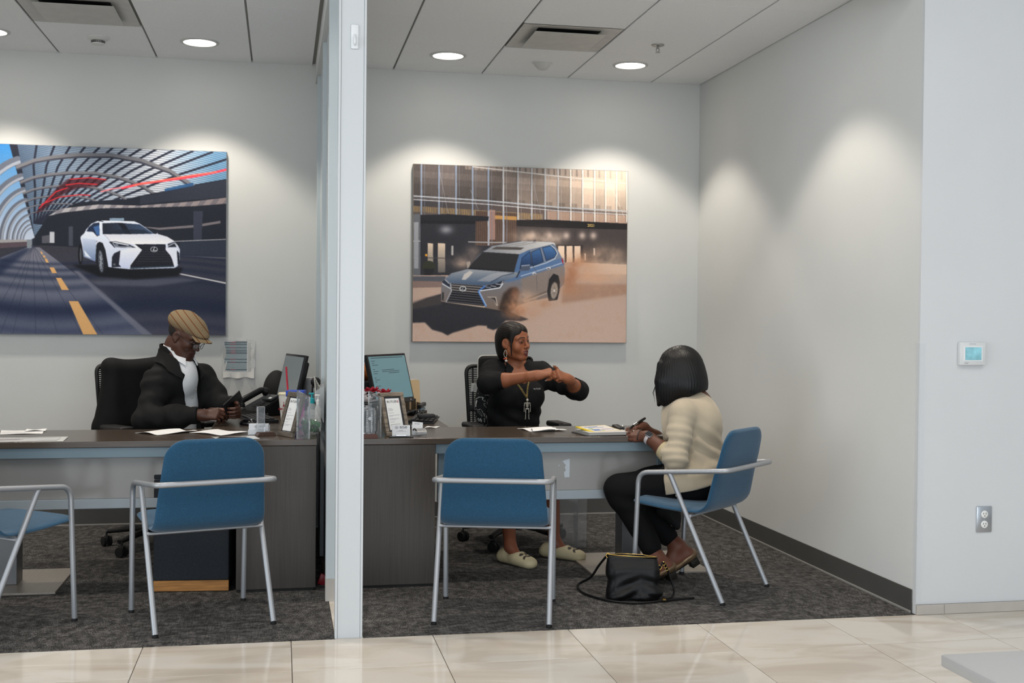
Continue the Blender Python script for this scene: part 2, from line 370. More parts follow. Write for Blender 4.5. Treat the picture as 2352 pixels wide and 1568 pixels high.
# duplex outlet in a steel plate
t = thing('wall_outlet', 'duplex power outlet in a brushed steel plate', 'outlet', (3.282, YF, .443))
MB().box(-.0405, .0405, -.007, 0, -.062, .062, .0035).obj('cover_plate', mat('outlet_steel', '#b9bec4', .28, .9, bump=(90, .1, (1, 1, 12))), t, 40)
for dz in (.024, -.024):
    rc = MB().lathe([(.0175, 0), (.0175, .003), (.0155, .004), (.0001, .004)], 24, M=Matrix.Translation((0, -.006, dz)) @ Matrix.Rotation(PI / 2, 4, 'X')).obj('receptacle', mat('outlet_white', '#e6e6e4', .35), t, 40)
    sl = MB()
    for sx in (-.0065, .0065): sl.box(sx - .0012, sx + .0012, -.0106, -.0098, dz - .0005, dz + .008)
    sl.lathe([(.0026, 0), (.0026, .0008)], 10, M=Matrix.Translation((0, -.0099, dz - .0075)) @ Matrix.Rotation(PI / 2, 4, 'X')); sl.obj('slot', mat('slot_black', '#1c1c1e', .6), rc)
MB().lathe([(.003, 0), (.003, .0015), (.0001, .002)], 10, M=Matrix.Translation((0, -.0065, 0)) @ Matrix.Rotation(PI / 2, 4, 'X')).obj('screw', MATS['outlet_steel'], t)
# ------------------------------------------------------------------ desks
def wood(name, col, st, rough=.32):
    return mat(name, col, rough, spec=.5, noise=(1, .22, st), bump=(1, .05, st))
M_deskf = wood('desk_laminate', '#3e3833', (260, 260, 5), .42)
M_deskt = wood('desk_top_laminate', '#4a4038', (6, 260, 260), .2)
M_alu = mat('satin_aluminium', '#6f7f88', .4, .3)
M_frost = mat('frosted_glass', '#858380', .16, spec=.6)
M_steel = mat('brushed_plate', '#a39a90', .4, .65, noise=(1, .08, (200, 4, 1)))
def desk(x_out, s, label):
    """L-shaped desk; x_out = outer side beside the partition, s = +1 when it runs to +x"""
    d = thing('office_desk', label, 'desk', (x_out, 5.97, 0))
    def bx(m, x0, x1, y0, y1, z0, z1, b=.0015): m.box(min(s * x0, s * x1), max(s * x0, s * x1), y0, y1, z0, z1, b); return m
    bx(MB(), 0, 1.64, 0, .63, .73, .76, .002).obj('desk_top', M_deskt, d)
    bx(MB(), 0, .553, .631, 2.07, .73, .76, .002).obj('return_top', wood('return_laminate', '#4a4038', (260, 6, 260), .25), d)
    cab = bx(MB(), .003, .393, .002, .6, .015, .728).obj('cabinet', M_deskf, d)
    bx(MB(), .012, .384, .012, .59, .0, .016, 0).obj('plinth', mat('plinth_black', '#161514', .7), cab)
    bx(MB(), .02, .04, .64, 2.05, .02, .728).obj('side_panel', M_deskf, d)
    bx(MB(), .04, .5, 2.03, 2.05, .02, .728).obj('end_panel', M_deskf, d)
    bx(MB(), .396, 1.625, .022, .062, .678, .728, .002).obj('front_beam', M_alu, d)
    bx(MB(), .415, .452, .072, .1, .424, .69, .003).obj('frame_post', M_alu, d)
    bx(MB(), 1.600, 1.632, .072, .1, .424, .69, .003).obj('frame_post', M_alu, d)
    bx(MB(), .452, 1.600, .081, .089, .465, .685, 0).obj('glass_panel', M_frost, d)
    bx(MB(), .415, 1.632, .070, .102, .422, .471, .003).obj('lower_rail', mat('pale_aluminium', '#8f979d', .4, .3), d)
    bx(MB(), 1.26, 1.925, .11, .68, .0, .012, .002).obj('base_plate', M_steel, d)
    lg = bx(MB(), 1.478, 1.585, .30, .44, .012, .728, .003).obj('leg', mat('leg_steel', '#77787a', .4, .7), d)
    for a, b in ((.40, 1.6), ): bx(MB(), a, b, .56, .59, .70, .73, .001).obj('rear_beam', M_alu, d)
    return d
deskR = desk(.385, 1, 'dark L-shaped desk where the two women sit, right office')
deskL = desk(.180, -1, 'dark L-shaped desk in front of the man with the cap, left office')
# torn pale sticker on the right glass panel
st = tag(MB().prism([(a * .56, b * .56) for a, b in [(-.045, .06), (.0, .075), (.026, .078), (.026, .03), (.024, -.095), (-.022, -.097), (-.03, -.05), (-.012, -.03), (-.022, .0), (-.012, .02), (-.03, .04)]], -.0006, 0, M=Matrix.Translation((1.490, 6.0505, .592))).obj('torn_sticker', mat('sticker', '#b9c0c8', .4)), 'torn pale sticker on the glass panel of the right desk', 'sticker')
MB().prism([(-.046, .012), (-.042, .015), (-.042, .008), (-.045, .0)], -.0006, 0, M=Matrix.Translation((1.490, 6.0505, .592))).obj('scrap', MATS['sticker'], st)
MB().prism([(-.032, .028), (-.024, .031), (-.028, .025)], -.0006, 0, M=Matrix.Translation((1.490, 6.0505, .592))).obj('scrap', MATS['sticker'], st)
# charcoal storage seat with an oak plinth under the left desk
ps = thing('storage_pedestal', 'charcoal felt pedestal on an oak plinth under the left desk', 'pedestal', (-.432, 6.03, 0), math.radians(-5))
MB().box(-.183, .183, 0, .5, .058, .56, .006).obj('body', mat('charcoal_felt', '#2f3237', .9, spec=.15, noise=(90, .12), bump=(160, .2)), ps)
MB().box(-.175, .175, .022, .49, .0, .057, .002).obj('kick_box', mat('plinth_black', '#161514', .7), ps)
MB().box(-.183, .183, .002, .021, .004, .057, .002).obj('plinth', mat('oak', '#b07a41', .45, noise=(1, .3, (7, 40, 90)), bump=(1, .1, (7, 40, 90))), ps)
MB().box(-.183, .183, .0, .5, .561, .585, .006).obj('lid', MATS['charcoal_felt'], ps)
# ------------------------------------------------------------------ blue guest chairs
M_blue = mat('blue_felt', '#264d69', .95, spec=.12, noise=(170, .15), bump=(260, .35), sheen=.25)
M_tube = mat('silver_tube', '#a6a9ae', .42, .6)
M_glide = mat('black_glide', '#141414', .6)
def guest_chair(label, loc, rz):
    c = thing('guest_chair', label, 'chair', loc, rz, 'blue guest chairs')
    # shell: side profile (y, z) swept over half widths
    prof = []
    seat = [(.285, .448), (.272, .454), (.11, .440), (-.02, .434), (-.06, .433)]
    prof += seat
    for y, z in arc((-.075, .515), .08, -80, -165, 7): prof.append((y + .004, z))
    prof += [(-.172, .60), (-.200, .70), (-.222, .80), (-.229, .832), (-.231, .838)]
    P = [Vector((0, y, z)) for y, z in prof]
    # arclength for widths
    L = [0]
    for a, b in zip(P, P[1:]): L.append(L[-1] + (b - a).length)
    tot = L[-1]
    def half(t):
        # seat front .205 -> bend .247 -> back top .215 with rounded corners
        w = .240 + .008 * min(1, t / (.46 * tot)) if t < .46 * tot else .248 - .036 * ((t - .46 * tot) / (.54 * tot)) ** 1.2
        e = min(t, tot - t); r = .085 if t > tot / 2 else .045
        if e < r: w -= r - math.sqrt(max(0, r * r - (r - e) ** 2))
        return max(w, .01)
    # resample
    N = 64; S = [tot * (.5 - .5 * math.cos(PI * i / N)) for i in range(N + 1)]
    def at(t):
        for i in range(len(L) - 1):
            if t <= L[i + 1] + 1e-9:
                f = (t - L[i]) / (L[i + 1] - L[i]); return P[i].lerp(P[i + 1], f)
        return P[-1]
    M_ = 14; th = .0165
    top, bot = [], []
    for t in S:
        p = at(t); d = (at(min(tot, t + .006)) - at(max(0, t - .006))).normalized(); nrm = Vector((0, -d.z, d.y)); nrm = -nrm if nrm.y * 1 + nrm.z < 0 and False else nrm
        w = half(t); rowt, rowb = [], []
        for k in range(-M_, M_ + 1):
            u = math.sin(k / M_ * PI / 2); dish = .018 * (1 - u * u) * (1 if t > .1 * tot else t / (.1 * tot))
            thk = th * math.sqrt(max(0, 1 - abs(u) ** 6)) * min(1, math.sqrt(min(t, tot - t) / .01 + .02))
            base = p + Vector((u * w, 0, 0))
            rowt.append(base + nrm * (thk)); rowb.append(base - nrm * (thk))
        top.append(rowt); bot.append(rowb)
    t_ = bmesh.new(); W = 2 * M_ + 1
    A = [[t_.verts.new(v) for v in r] for r in top]; B = [[t_.verts.new(v) for v in r] for r in bot]
    for i in range(N):
        for k in range(W - 1):
            t_.faces.new((A[i][k], A[i][k + 1], A[i + 1][k + 1], A[i + 1][k])); t_.faces.new((B[i][k + 1], B[i][k], B[i + 1][k], B[i + 1][k + 1]))
    ob = [A[0][k] for k in range(W)] + [A[i][W - 1] for i in range(1, N + 1)] + [A[N][k] for k in range(W - 2, -1, -1)] + [A[i][0] for i in range(N - 1, 0, -1)]
    ib = [B[0][k] for k in range(W)] + [B[i][W - 1] for i in range(1, N + 1)] + [B[N][k] for k in range(W - 2, -1, -1)] + [B[i][0] for i in range(N - 1, 0, -1)]
    for i in range(len(ob)):
        j = (i + 1) % len(ob); t_.faces.new((ob[i], ob[j], ib[j], ib[i]))
    bmesh.ops.recalc_face_normals(t_, faces=t_.faces)
    m = MB(); m._take(t_); m.obj('seat_shell', M_blue, c, 80)
    # arm rail: front leg, arm, behind the back, arm, front leg in one tube
    ra = .0125; zA = .652; xa = .262; yf = .205; yb = -.262
    rail = rounded_path([(-xa, .252, .012), (-xa, yf + .022, zA - .046), (-xa, yb, zA), (xa, yb, zA), (xa, yf + .022, zA - .046), (xa, .252, .012)], [.055, .05, .05, .055], 7)
    i0 = [i for i, p in enumerate(rail) if p.z > zA - .104]
    fr = rail[:i0[0] + 1]; mid = rail[i0[0]:i0[-1] + 1]; bk = rail[i0[-1]:]
    MB().tube(mid, ra, 12).obj('arm_rail', M_tube, c, 60)
    for seg in (fr, bk): MB().tube(seg, ra, 12).obj('leg', M_tube, c, 60)
    for s in (-1, 1):
        MB().tube([(s * .258, -.240, .012), (s * (xa - .002), .055, zA - .030)], ra, 12).obj('leg', M_tube, c, 60)
        for px, py in ((s * xa, .252), (s * .258, -.242)):
            MB().lathe([(.0128, 0), (.0135, .003), (.0130, .014), (.0001, .014)], 12, M=Matrix.Translation((px, py, 0))).obj('glide', M_glide, c, 40)
    f = (.432 - .012) / (zA - .018); yx = -.240 + f * .295
    MB().tube([(-.258, yx - .016, .414), (.258, yx - .016, .414)], .0075, 10).obj('crossbar', M_tube, c, 60)
    return c
def chair_at(feet, label):
    # feet: rear left, rear right (world x,y), from behind
    a, b = Vector(feet[0]), Vector(feet[1]); mid = (a + b) / 2; ax = (b - a).normalized(); fw = Vector((-ax.y, ax.x))
    o = mid + fw * .240
    return (o.x, o.y, 0), math.atan2(ax.y, ax.x)
p, r = chair_at(((.678, 5.215), (1.178, 5.085)), ''); gc = guest_chair('blue felt armchair seen square from behind at the right desk', p, r)
p, r = chair_at(((-.518, 5.181), (-.026, 5.338)), ''); dup(gc, loc=p, rz=r, label='blue felt armchair turned from behind at the left desk')
p, r = chair_at(((2.100, 5.358), (2.468, 5.700)), ''); dup(gc, loc=p, rz=r, label='blue felt armchair the woman in the cream cardigan sits in')
pf = Vector((-.911, 5.516)); an = math.radians(52); fw = Vector((math.cos(an), math.sin(an))); lf = Vector((-fw.y, fw.x)); o_ = pf - fw * .235 + lf * .262
dup(gc, loc=(o_.x, o_.y, 0), rz=an - PI / 2, label='blue felt armchair cut by the left edge of the picture')
# ------------------------------------------------------------------ smooth bodies: distance fields turned into one mesh
A_ = lambda *v: np.array(v, dtype=np.float64)
def unit(v): v = np.asarray(v, float); return v / np.linalg.norm(v)
def smin(a, b, k):
    if k <= 0: return np.minimum(a, b)
    h = np.maximum(k - np.abs(a - b), 0) / k; return np.minimum(a, b) - h * h * k * .25
def cone(a, b, ra, rb, k=.02, sub=False):
    a, b = A_(*a), A_(*b); d = b - a; L2 = d @ d + 1e-12
    def f(P):
        q = P - a; t = np.clip(q @ d / L2, 0, 1); return np.linalg.norm(q - t[:, None] * d, axis=1) - (ra + t * (rb - ra))
    r = max(ra, rb); return dict(f=f, k=k, sub=sub, lo=np.minimum(a, b) - r, hi=np.maximum(a, b) + r)
def ell(c, r, k=.02, M=None, sub=False):
    """ellipsoid; M columns = its axes"""
    c = A_(*c); r = A_(*r) if np.ndim(r) else A_(r, r, r); M = np.eye(3) if M is None else np.asarray(M)
    def f(P):
        q = (P - c) @ M; k0 = np.linalg.norm(q / r, axis=1); k1 = np.linalg.norm(q / r ** 2, axis=1) + 1e-9
        return np.where(k0 < .25, -min(r) * (1 - k0), k0 * (k0 - 1) / k1)
    R = max(r); return dict(f=f, k=k, sub=sub, lo=c - R, hi=c + R)
def flat(a, b, ra, rb, nrm, sq, k=.02):
    """cone squashed along nrm to the factor sq"""
    a, b, n = A_(*a), A_(*b), unit(nrm); S = np.eye(3) + (1 / sq - 1) * np.outer(n, n); a2, b2 = a @ S, b @ S; d = b2 - a2; L2 = d @ d + 1e-12
    def f(P):
        q = P @ S - a2; t = np.clip(q @ d / L2, 0, 1); return (np.linalg.norm(q - t[:, None] * d, axis=1) - (ra + t * (rb - ra))) * sq ** .5
    r = max(ra, rb); return dict(f=f, k=k, sub=False, lo=np.minimum(a, b) - r, hi=np.maximum(a, b) + r)
def rbox(c, half, M, rad, k=.02, sub=False):
    c, half, M = A_(*c), A_(*half), np.asarray(M)
    def f(P):
        q = np.abs((P - c) @ M) - (half - rad); return np.linalg.norm(np.maximum(q, 0), axis=1) + np.minimum(q.max(1), 0) - rad
    R = np.linalg.norm(half); return dict(f=f, k=k, sub=sub, lo=c - R, hi=c + R)
def chain(pts, rr, k=.02): return [cone(a, b, r0, r1, k) for a, b, r0, r1 in zip(pts, pts[1:], rr, rr[1:])]
def plane(p, n):
    p, n = A_(*p), unit(n); return lambda P: (P - p) @ n
def shift(prims, d):
    out = []
    for q in prims:
        g = dict(q); g['f'] = (lambda f: (lambda P: f(P) - d))(q['f']); g['lo'] = q['lo'] - d; g['hi'] = q['hi'] + d; out.append(g)
    return out
def eval_sdf(prims, cuts, P, D0=None):
    D = np.full(len(P), 9.)
    for q in prims:
        v = q['f'](P); D = -smin(-D, v, q['k']) if q['sub'] else smin(D, v, q['k'])
    for f in cuts: D = np.maximum(D, f(P))
    return D
def sdf_arrays(prims, cuts=(), h=.004, B=10, field=None):
    lo = np.min([q['lo'] for q in prims if not q['sub']], 0) - 3 * h; hi = np.max([q['hi'] for q in prims if not q['sub']], 0) + 3 * h
    nb = np.ceil((hi - lo) / (B * h)).astype(int)
    I = np.stack(np.meshgrid(*[np.arange(n) for n in nb], indexing='ij'), -1).reshape(-1, 3)
    C = lo + (I + .5) * B * h; hd = .87 * B * h
    Dp = np.stack([q['f'](C) for q in prims], 1)
    D = np.full(len(C), 9.)
    for j, q in enumerate(prims): D = -smin(-D, Dp[:, j], q['k']) if q['sub'] else smin(D, Dp[:, j], q['k'])
    for f in cuts: D = np.maximum(D, f(C))
    if field: D = D + 0
    keep = np.abs(D) < hd * 1.35 + .006
    I, C, Dp = I[keep], C[keep], Dp[keep]
    base = np.full(len(C), 9.)
    for j, q in enumerate(prims):
        if not q['sub']: base = np.minimum(base, Dp[:, j])
    n = B + 1; g = np.stack(np.meshgrid(*[np.arange(n)] * 3, indexing='ij'), -1).reshape(-1, 3)
    V = np.full((len(I), n ** 3), 9., dtype=np.float64)
    org = lo + I * B * h
    for j, q in enumerate(prims):
        m = np.nonzero(Dp[:, j] < (hd * 1.2 + .004 if q['sub'] else np.maximum(base, 0) + 2.4 * hd + q['k'] + .005))[0]
        for s in range(0, len(m), 400):
            mm = m[s:s + 400]; P = (org[mm][:, None, :] + g[None] * h).reshape(-1, 3); v = q['f'](P).reshape(len(mm), -1)
            V[mm] = -smin(-V[mm], v, q['k']) if q['sub'] else smin(V[mm], v, q['k'])
    if cuts or field:
        for s in range(0, len(I), 400):
            P = (org[s:s + 400][:, None, :] + g[None] * h).reshape(-1, 3)
            for f in cuts: V[s:s + 400] = np.maximum(V[s:s + 400], f(P).reshape(V[s:s + 400].shape))
    V = V.reshape(-1, n, n, n); S = V < 0
    cnt = np.zeros((len(I), B, B, B), int)
    offs = list(itertools.product((0, 1), repeat=3))
    for a, b, c in offs: cnt += S[:, a:a + B, b:b + B, c:c + B]
    bi, x, y, z = np.nonzero((cnt > 0) & (cnt < 8))
    cv = np.stack([V[bi, x + a, y + b, z + c] for a, b, c in offs], 1)
    acc = np.zeros((len(bi), 3)); num = np.zeros(len(bi)); O = np.array(offs, float)
    for i in range(8):
        for j in range(i + 1, 8):
            if np.abs(O[i] - O[j]).sum() != 1: continue
            m = (cv[:, i] < 0) != (cv[:, j] < 0); t = cv[m, i] / (cv[m, i] - cv[m, j])
            acc[m] += O[i] + t[:, None] * (O[j] - O[i]); num[m] += 1
    cell = I[bi] * B + np.stack((x, y, z), 1); pos = lo + (cell + acc / num[:, None]) * h
    dim = nb * B + 4
    key = lambda c: ((c[:, 0] + 1) * dim[1] + c[:, 1] + 1) * dim[2] + c[:, 2] + 1
    K = key(cell); od = np.argsort(K); Ks = K[od]
    quads = []
    for ax in range(3):
        sl0 = [slice(0, B)] * 3; sl1 = list(sl0); sl1[ax] = slice(1, B + 1)
        a, b = S[(slice(None), *sl0)], S[(slice(None), *sl1)]
        e = np.stack(np.nonzero(a != b), 1)
        if not len(e): continue
        ins = a[tuple(e.T)]; c0 = I[e[:, 0]] * B + e[:, 1:]; u, w = (ax + 1) % 3, (ax + 2) % 3; ids = []
        for du, dw in ((-1, -1), (0, -1), (0, 0), (-1, 0)):
            c = c0.copy(); c[:, u] += du; c[:, w] += dw; kk = key(c); p = np.clip(np.searchsorted(Ks, kk), 0, len(Ks) - 1)
            ids.append(np.where(Ks[p] == kk, od[p], -1))
        Q = np.stack(ids, 1); Q[~ins] = Q[~ins][:, ::-1]; quads.append(Q[(Q >= 0).all(1)])
    Q = np.concatenate(quads); 
    return pos, Q
def vnormals(V, Q):
    n = np.cross(V[Q[:, 2]] - V[Q[:, 0]], V[Q[:, 3]] - V[Q[:, 1]]); N = np.zeros_like(V)
    for i in range(4): np.add.at(N, Q[:, i], n)
    return N / (np.linalg.norm(N, axis=1, keepdims=True) + 1e-12)
def relax(V, Q, it=1, w=.5):
    for _ in range(it):
        S = np.zeros_like(V); c = np.zeros(len(V))
        for i in range(4):
            j = (i + 1) % 4
            np.add.at(S, Q[:, i], V[Q[:, j]]); np.add.at(S, Q[:, j], V[Q[:, i]]); np.add.at(c, Q[:, i], 1); np.add.at(c, Q[:, j], 1)
        V = V + w * (S / np.maximum(c, 1)[:, None] - V)
    return V
def np_mesh(name, V, Q, m, parent=None, cols=None, smooth=True):
    me = bpy.data.meshes.new(name); me.vertices.add(len(V)); me.vertices.foreach_set('co', V.astype(np.float32).ravel())
    k = Q.shape[1]; me.loops.add(len(Q) * k); me.loops.foreach_set('vertex_index', Q.astype(np.int32).ravel())
    me.polygons.add(len(Q)); me.polygons.foreach_set('loop_start', np.arange(0, len(Q) * k, k, dtype=np.int32))
    try: me.polygons.foreach_set('loop_total', np.full(len(Q), k, dtype=np.int32))
    except Exception: pass
    me.update(calc_edges=True); me.validate()
    if smooth: me.polygons.foreach_set('use_smooth', [True] * len(me.polygons))
    if cols is not None:
        at = me.color_attributes.new('Col', 'FLOAT_COLOR', 'POINT'); at.data.foreach_set('color', np.concatenate([cols, np.ones((len(cols), 1))], 1).astype(np.float32).ravel())
    return link_mesh(name, me, m, parent)
_nd = rng.normal(size=(14, 3)); _nd /= np.linalg.norm(_nd, axis=1, keepdims=True); _np = rng.uniform(0, 6.28, 14); _nf = rng.uniform(.7, 1.6, 14)
def wob(P, f):
    """smooth pseudo-noise in about -1..1"""
    s = np.zeros(len(P))
    for d, p, q in zip(_nd, _np, _nf): s += np.sin(P @ d * f * q + p + 1.7 * np.sin(P @ d[[1, 2, 0]] * f * .6 + p))
    return s / 5
def sdf_obj(name, prims, m, parent, cuts=(), h=.004, disp=None, col=None, rel=1):
    V, Q = sdf_arrays(prims, cuts, h)
    if rel: V = relax(V, Q, rel)
    if disp: V = V + vnormals(V, Q) * disp(V)[:, None]
    o = np_mesh(name, V, Q, m, parent, None if col is None else col(V))
    return o
def frame(F, U0=(0, 0, 1)):
    """columns: person's left, forward, up"""
    F = unit(F); U = np.asarray(U0, float); U = unit(U - F * (U @ F)); return np.stack([np.cross(U, F), F, U], 1)
def head_prims(c, M, s=1., female=True, mouth=0., full=0.):
    L = lambda x, y, z: c + s * (M @ A_(x, y, z)); e = lambda p, r, k=.02, sub=False, R=None: ell(L(*p), A_(*r) * s if np.ndim(r) else r * s, k * s, M if R is None else M @ R, sub)
    jw = .040 if female else .047
    P = [e((0, -.014, .028), (.0735, .092, .082)), e((0, .020, -.030), (.060, .064, .080), .03), e((0, .052, .035), (.056, .034, .05), .03)]
    for q in (-1, 1):
        P += [cone(L(q * jw, .0, -.062), L(q * .016, .064, -.1), (.024 + full) * s, (.018 + full * .5) * s, .025 * s), e((q * (.036 + full * .6), .060, -.028 - full), (.026 + full * .8, .024 + full * .3, .026 + full), .022)]
    P += [e((0, .074, -.100), (.019, .016, .015), .018), e((0, .078, -.066), (.030, .022, .026), .022)]
    for q in (-1, 1): P += [cone(L(q * .048, .068, .020), L(q * .013, .086, .018), .010 * s, .010 * s, .014 * s), e((q * .032, .099, -.004), (.019, .017, .0125), .012, True)]
    P += [cone(L(0, .086, .010), L(0, .106, -.028), .0075 * s, .0105 * s, .014 * s), e((0, .108, -.033), (.0120, .0115, .0100), .008)]
    for q in (-1, 1): P += [e((q * .0135, .098, -.037), (.0085, .0095, .0075), .006), e((q * .0075, .107, -.0425), .0035, .003, True)]
    for q in (-1, 1):   # lids and lips
        P += [e((q * .032, .0800, -.001), (.0175, .0115, .0125), .005), e((q * .032, .0925, -.0025), (.0118, .008, .0036 if female else .0032), .003, True)]
        P += [cone(L(q * .023, .086, -.0645 - mouth * .2), L(q * .004, .0995, -.0600), .0042 * s, .0058 * s, .006 * s), cone(L(q * .021, .086, -.067 - mouth * .5), L(0, .0975, -.0745 - mouth), .0045 * s, .0072 * s, .006 * s)]
    if mouth: P += [e((0, .099, -.0672 - mouth * .5), (.014, .013, .0028 + mouth * .42), .003, True)]
    else: P += [cone(L(-.018, .094, -.0668), L(0, .1045, -.0668), .0014 * s, .0014 * s, .003 * s, True), cone(L(.018, .094, -.0668), L(0, .1045, -.0668), .0014 * s, .0014 * s, .003 * s, True)]
    for q in (-1, 1):
        Rr = np.array([[math.cos(q * .35), -math.sin(q * .35), 0], [math.sin(q * .35), math.cos(q * .35), 0], [0, 0, 1]])
        P += [e((q * .076, -.012, -.012), (.0085, .020, .031), .008, False, Rr), e((q * .085, -.008, -.006), (.006, .011, .017), .006, True, Rr), e((q * .074, -.002, -.036), (.006, .008, .010), .006)]
    return P
def head_local(V, c, M, s=1.): return (V - c) @ M / s
def hand_prims(w, ydir, dors, side, curls, thumb=((.30, .75, -.5), (.1, .9, -.45), .9), s=1., spread=.03):
    """w wrist; ydir towards the fingers; dors = back-of-hand normal; side +1 when the thumb is on the +x side; curls = per finger (mcp, pip, dip) in degrees"""
    Y = unit(ydir); Z = np.asarray(dors, float); Z = unit(Z - Y * (Z @ Y)); X = np.cross(Y, Z) * side
    w = np.asarray(w, float); L = lambda x, y, z: w + s * (x * X + y * Y + z * Z)
    P = []; tips = []; nails = []
    P.append(cone(L(0, -.03, 0), L(0, .02, 0), .024 * s, .025 * s, .02 * s))
    xs = (.028, .0095, -.0095, -.027); ln = (.072, .080, .075, .058); rad = (.0088, .0090, .0086, .0076); kn = (.088, .092, .088, .080)
    for i in range(4):
        P.append(cone(L(xs[i] * .55, .012, -.002), L(xs[i], kn[i], 0), .0145 * s, .0112 * s, .016 * s))
        p = L(xs[i], kn[i], .001); a = 0; lens = (ln[i] * .46, ln[i] * .30, ln[i] * .24); rr = rad[i]; sp = xs[i] * spread / .028
        for j in range(3):
            a += math.radians(curls[i][j]); d = Y * math.cos(a) - Z * math.sin(a) + X * sp * (1 - j * .5) ; q = p + s * lens[j] * unit(d)
            P.append(cone(p, q, rr * s, rr * .93 * s, (.006 if j == 0 else .003) * s)); rr *= .93
            last = (p, q, unit(Y * math.sin(a) + Z * math.cos(a)), unit(d)); p = q
        nails.append(last + (rr * s,))
    # thumb from the side of the palm
    p = L(.018, .018, -.006); dirs = [unit(A_(*d)) for d in (thumb[0], thumb[1], thumb[1])]; lens = (.042, .034, .028); rr = .0135
    for j, (d, l) in enumerate(zip(dirs, lens)):
        if j == 2: d = unit(d + A_(-.35, .1, -.25) * thumb[2])
        dw = unit(d[0] * X + d[1] * Y + d[2] * Z); q = p + dw * l * s; P.append(cone(p, q, rr * s, rr * .86 * s, (.014 if j == 0 else .004) * s)); rr *= .86; last = (p, q, unit(np.cross(dw, unit(np.cross(Z, dw) + 1e-6))), dw); p = q
    nails.append(last + (rr * s,))
    P.append(ell(L(.014, .035, -.012), A_(.016, .026, .012) * s, .012 * s, np.stack([X, Y, Z], 1)))
    P.append(ell(L(-.016, .030, -.010), A_(.014, .028, .011) * s, .012 * s, np.stack([X, Y, Z], 1)))
    return P, nails
M_skin = {}
def skin_mat(name, rough=.48): return mat(name, '#6b4434', rough, spec=.4, attr='Col', bump=(420, .08))
def nail_objs(nails, m, parent, ln=.013):
    for p, q, nrm, d, r in nails:
        X = np.cross(d, nrm); Mx = Matrix(((X[0], d[0], nrm[0], 0), (X[1], d[1], nrm[1], 0), (X[2], d[2], nrm[2], 0), (0, 0, 0, 1)))
        c = q + d * r * .55 + nrm * r * .62
        MB().sphere((0, 0, 0), (r * .62, ln * .5, r * .30), 10, M=Matrix.Translation(Vector(c)) @ Mx).obj('nail', m, parent, 60)
def eyes(c, M, s, parent, look=(0, 0), iris='#1d120c'):
    me_w = mat('eye_white', '#d8d2cc', .2, attr='Col')
    for q in (-1, 1):
        ctr = c + s * (M @ A_(q * .032, .0780, -.0015)); b = MB(); b.sphere((0, 0, 0), .0128 * s, 24)
        me = bpy.data.meshes.new('eye'); b.b.to_mesh(me); b.b.free(); V = np.empty(len(me.vertices) * 3, np.float32); me.vertices.foreach_get('co', V); V = V.reshape(-1, 3)
        d = unit(A_(look[0], 1, look[1])); a = V @ d / (.0128 * s)
        me.free_normals_split() if False else None
        colr = np.where((a > .80)[:, None], np.array(srgb(iris)), np.array(srgb('#a59d96')))
        at = me.color_attributes.new('Col', 'FLOAT_COLOR', 'POINT'); at.data.foreach_set('color', np.concatenate([colr, np.ones((len(colr), 1))], 1).astype(np.float32).ravel())
        me.transform(Matrix(((*M[0], ctr[0]), (*M[1], ctr[1]), (*M[2], ctr[2]), (0, 0, 0, 1))))
        link_mesh('eye', me, me_w, parent, 179)
def mixc(base, masks):
    """base srgb colour plus (mask 0..1, srgb) layers -> linear colours"""
    n = len(masks[0][0]); c = np.tile(np.array(srgb(base)), (n, 1))
    for m, col in masks: c = c * (1 - m[:, None]) + np.array(srgb(col)) * m[:, None]
    return c
def soft(d, w): return np.clip(.5 - d / w, 0, 1)
def face_masks(V, c, M, s, lip, brow, skin_dark, mouth=0., teeth=False, beard=None):
    p = head_local(V, c, M, s); x, y, z = p.T; ax = np.abs(x)
    near = (y > .04)
    lipd = np.minimum(np.hypot(ax / .026, (z + .0605 + .10 * ax) / .0066), np.hypot(ax / .024, (z + .0745 + mouth - .12 * ax) / .0085)) - 1
    ms = [(soft(np.hypot((ax - .032) / .026, (z + .002) / .017) - 1, .5) * (y > .055) * .45, skin_dark)]
    ms.append((soft(lipd, .25) * near, lip))
    bz = .0235 + .10 * (ax - .012) - 5.2 * np.maximum(ax - .036, 0) ** 1.5
    ms.append((soft(np.abs(z - bz) - .0036, .0022) * soft(np.abs(ax - .033) - .022, .006) * (y > .045), brow))
    lid = np.hypot((ax - .032) / .0155, (z - .0008) / .0058); ms.append((soft(np.abs(lid - 1) - .10, .15) * (y > .06) * (z > -.002) * .9, '#120c0a'))
    if beard: ms.append((soft(np.hypot(ax / .05, (z + .085) / .04) - 1, .4) * near * .35, beard))
    return ms

def rebase(p):
    """meshes were built in room coordinates: move them to their thing's own origin"""
    T_ = Matrix.Translation(-p.location)
    for o in p.children_recursive:
        if o.type == 'MESH': o.data.transform(T_)
    return p

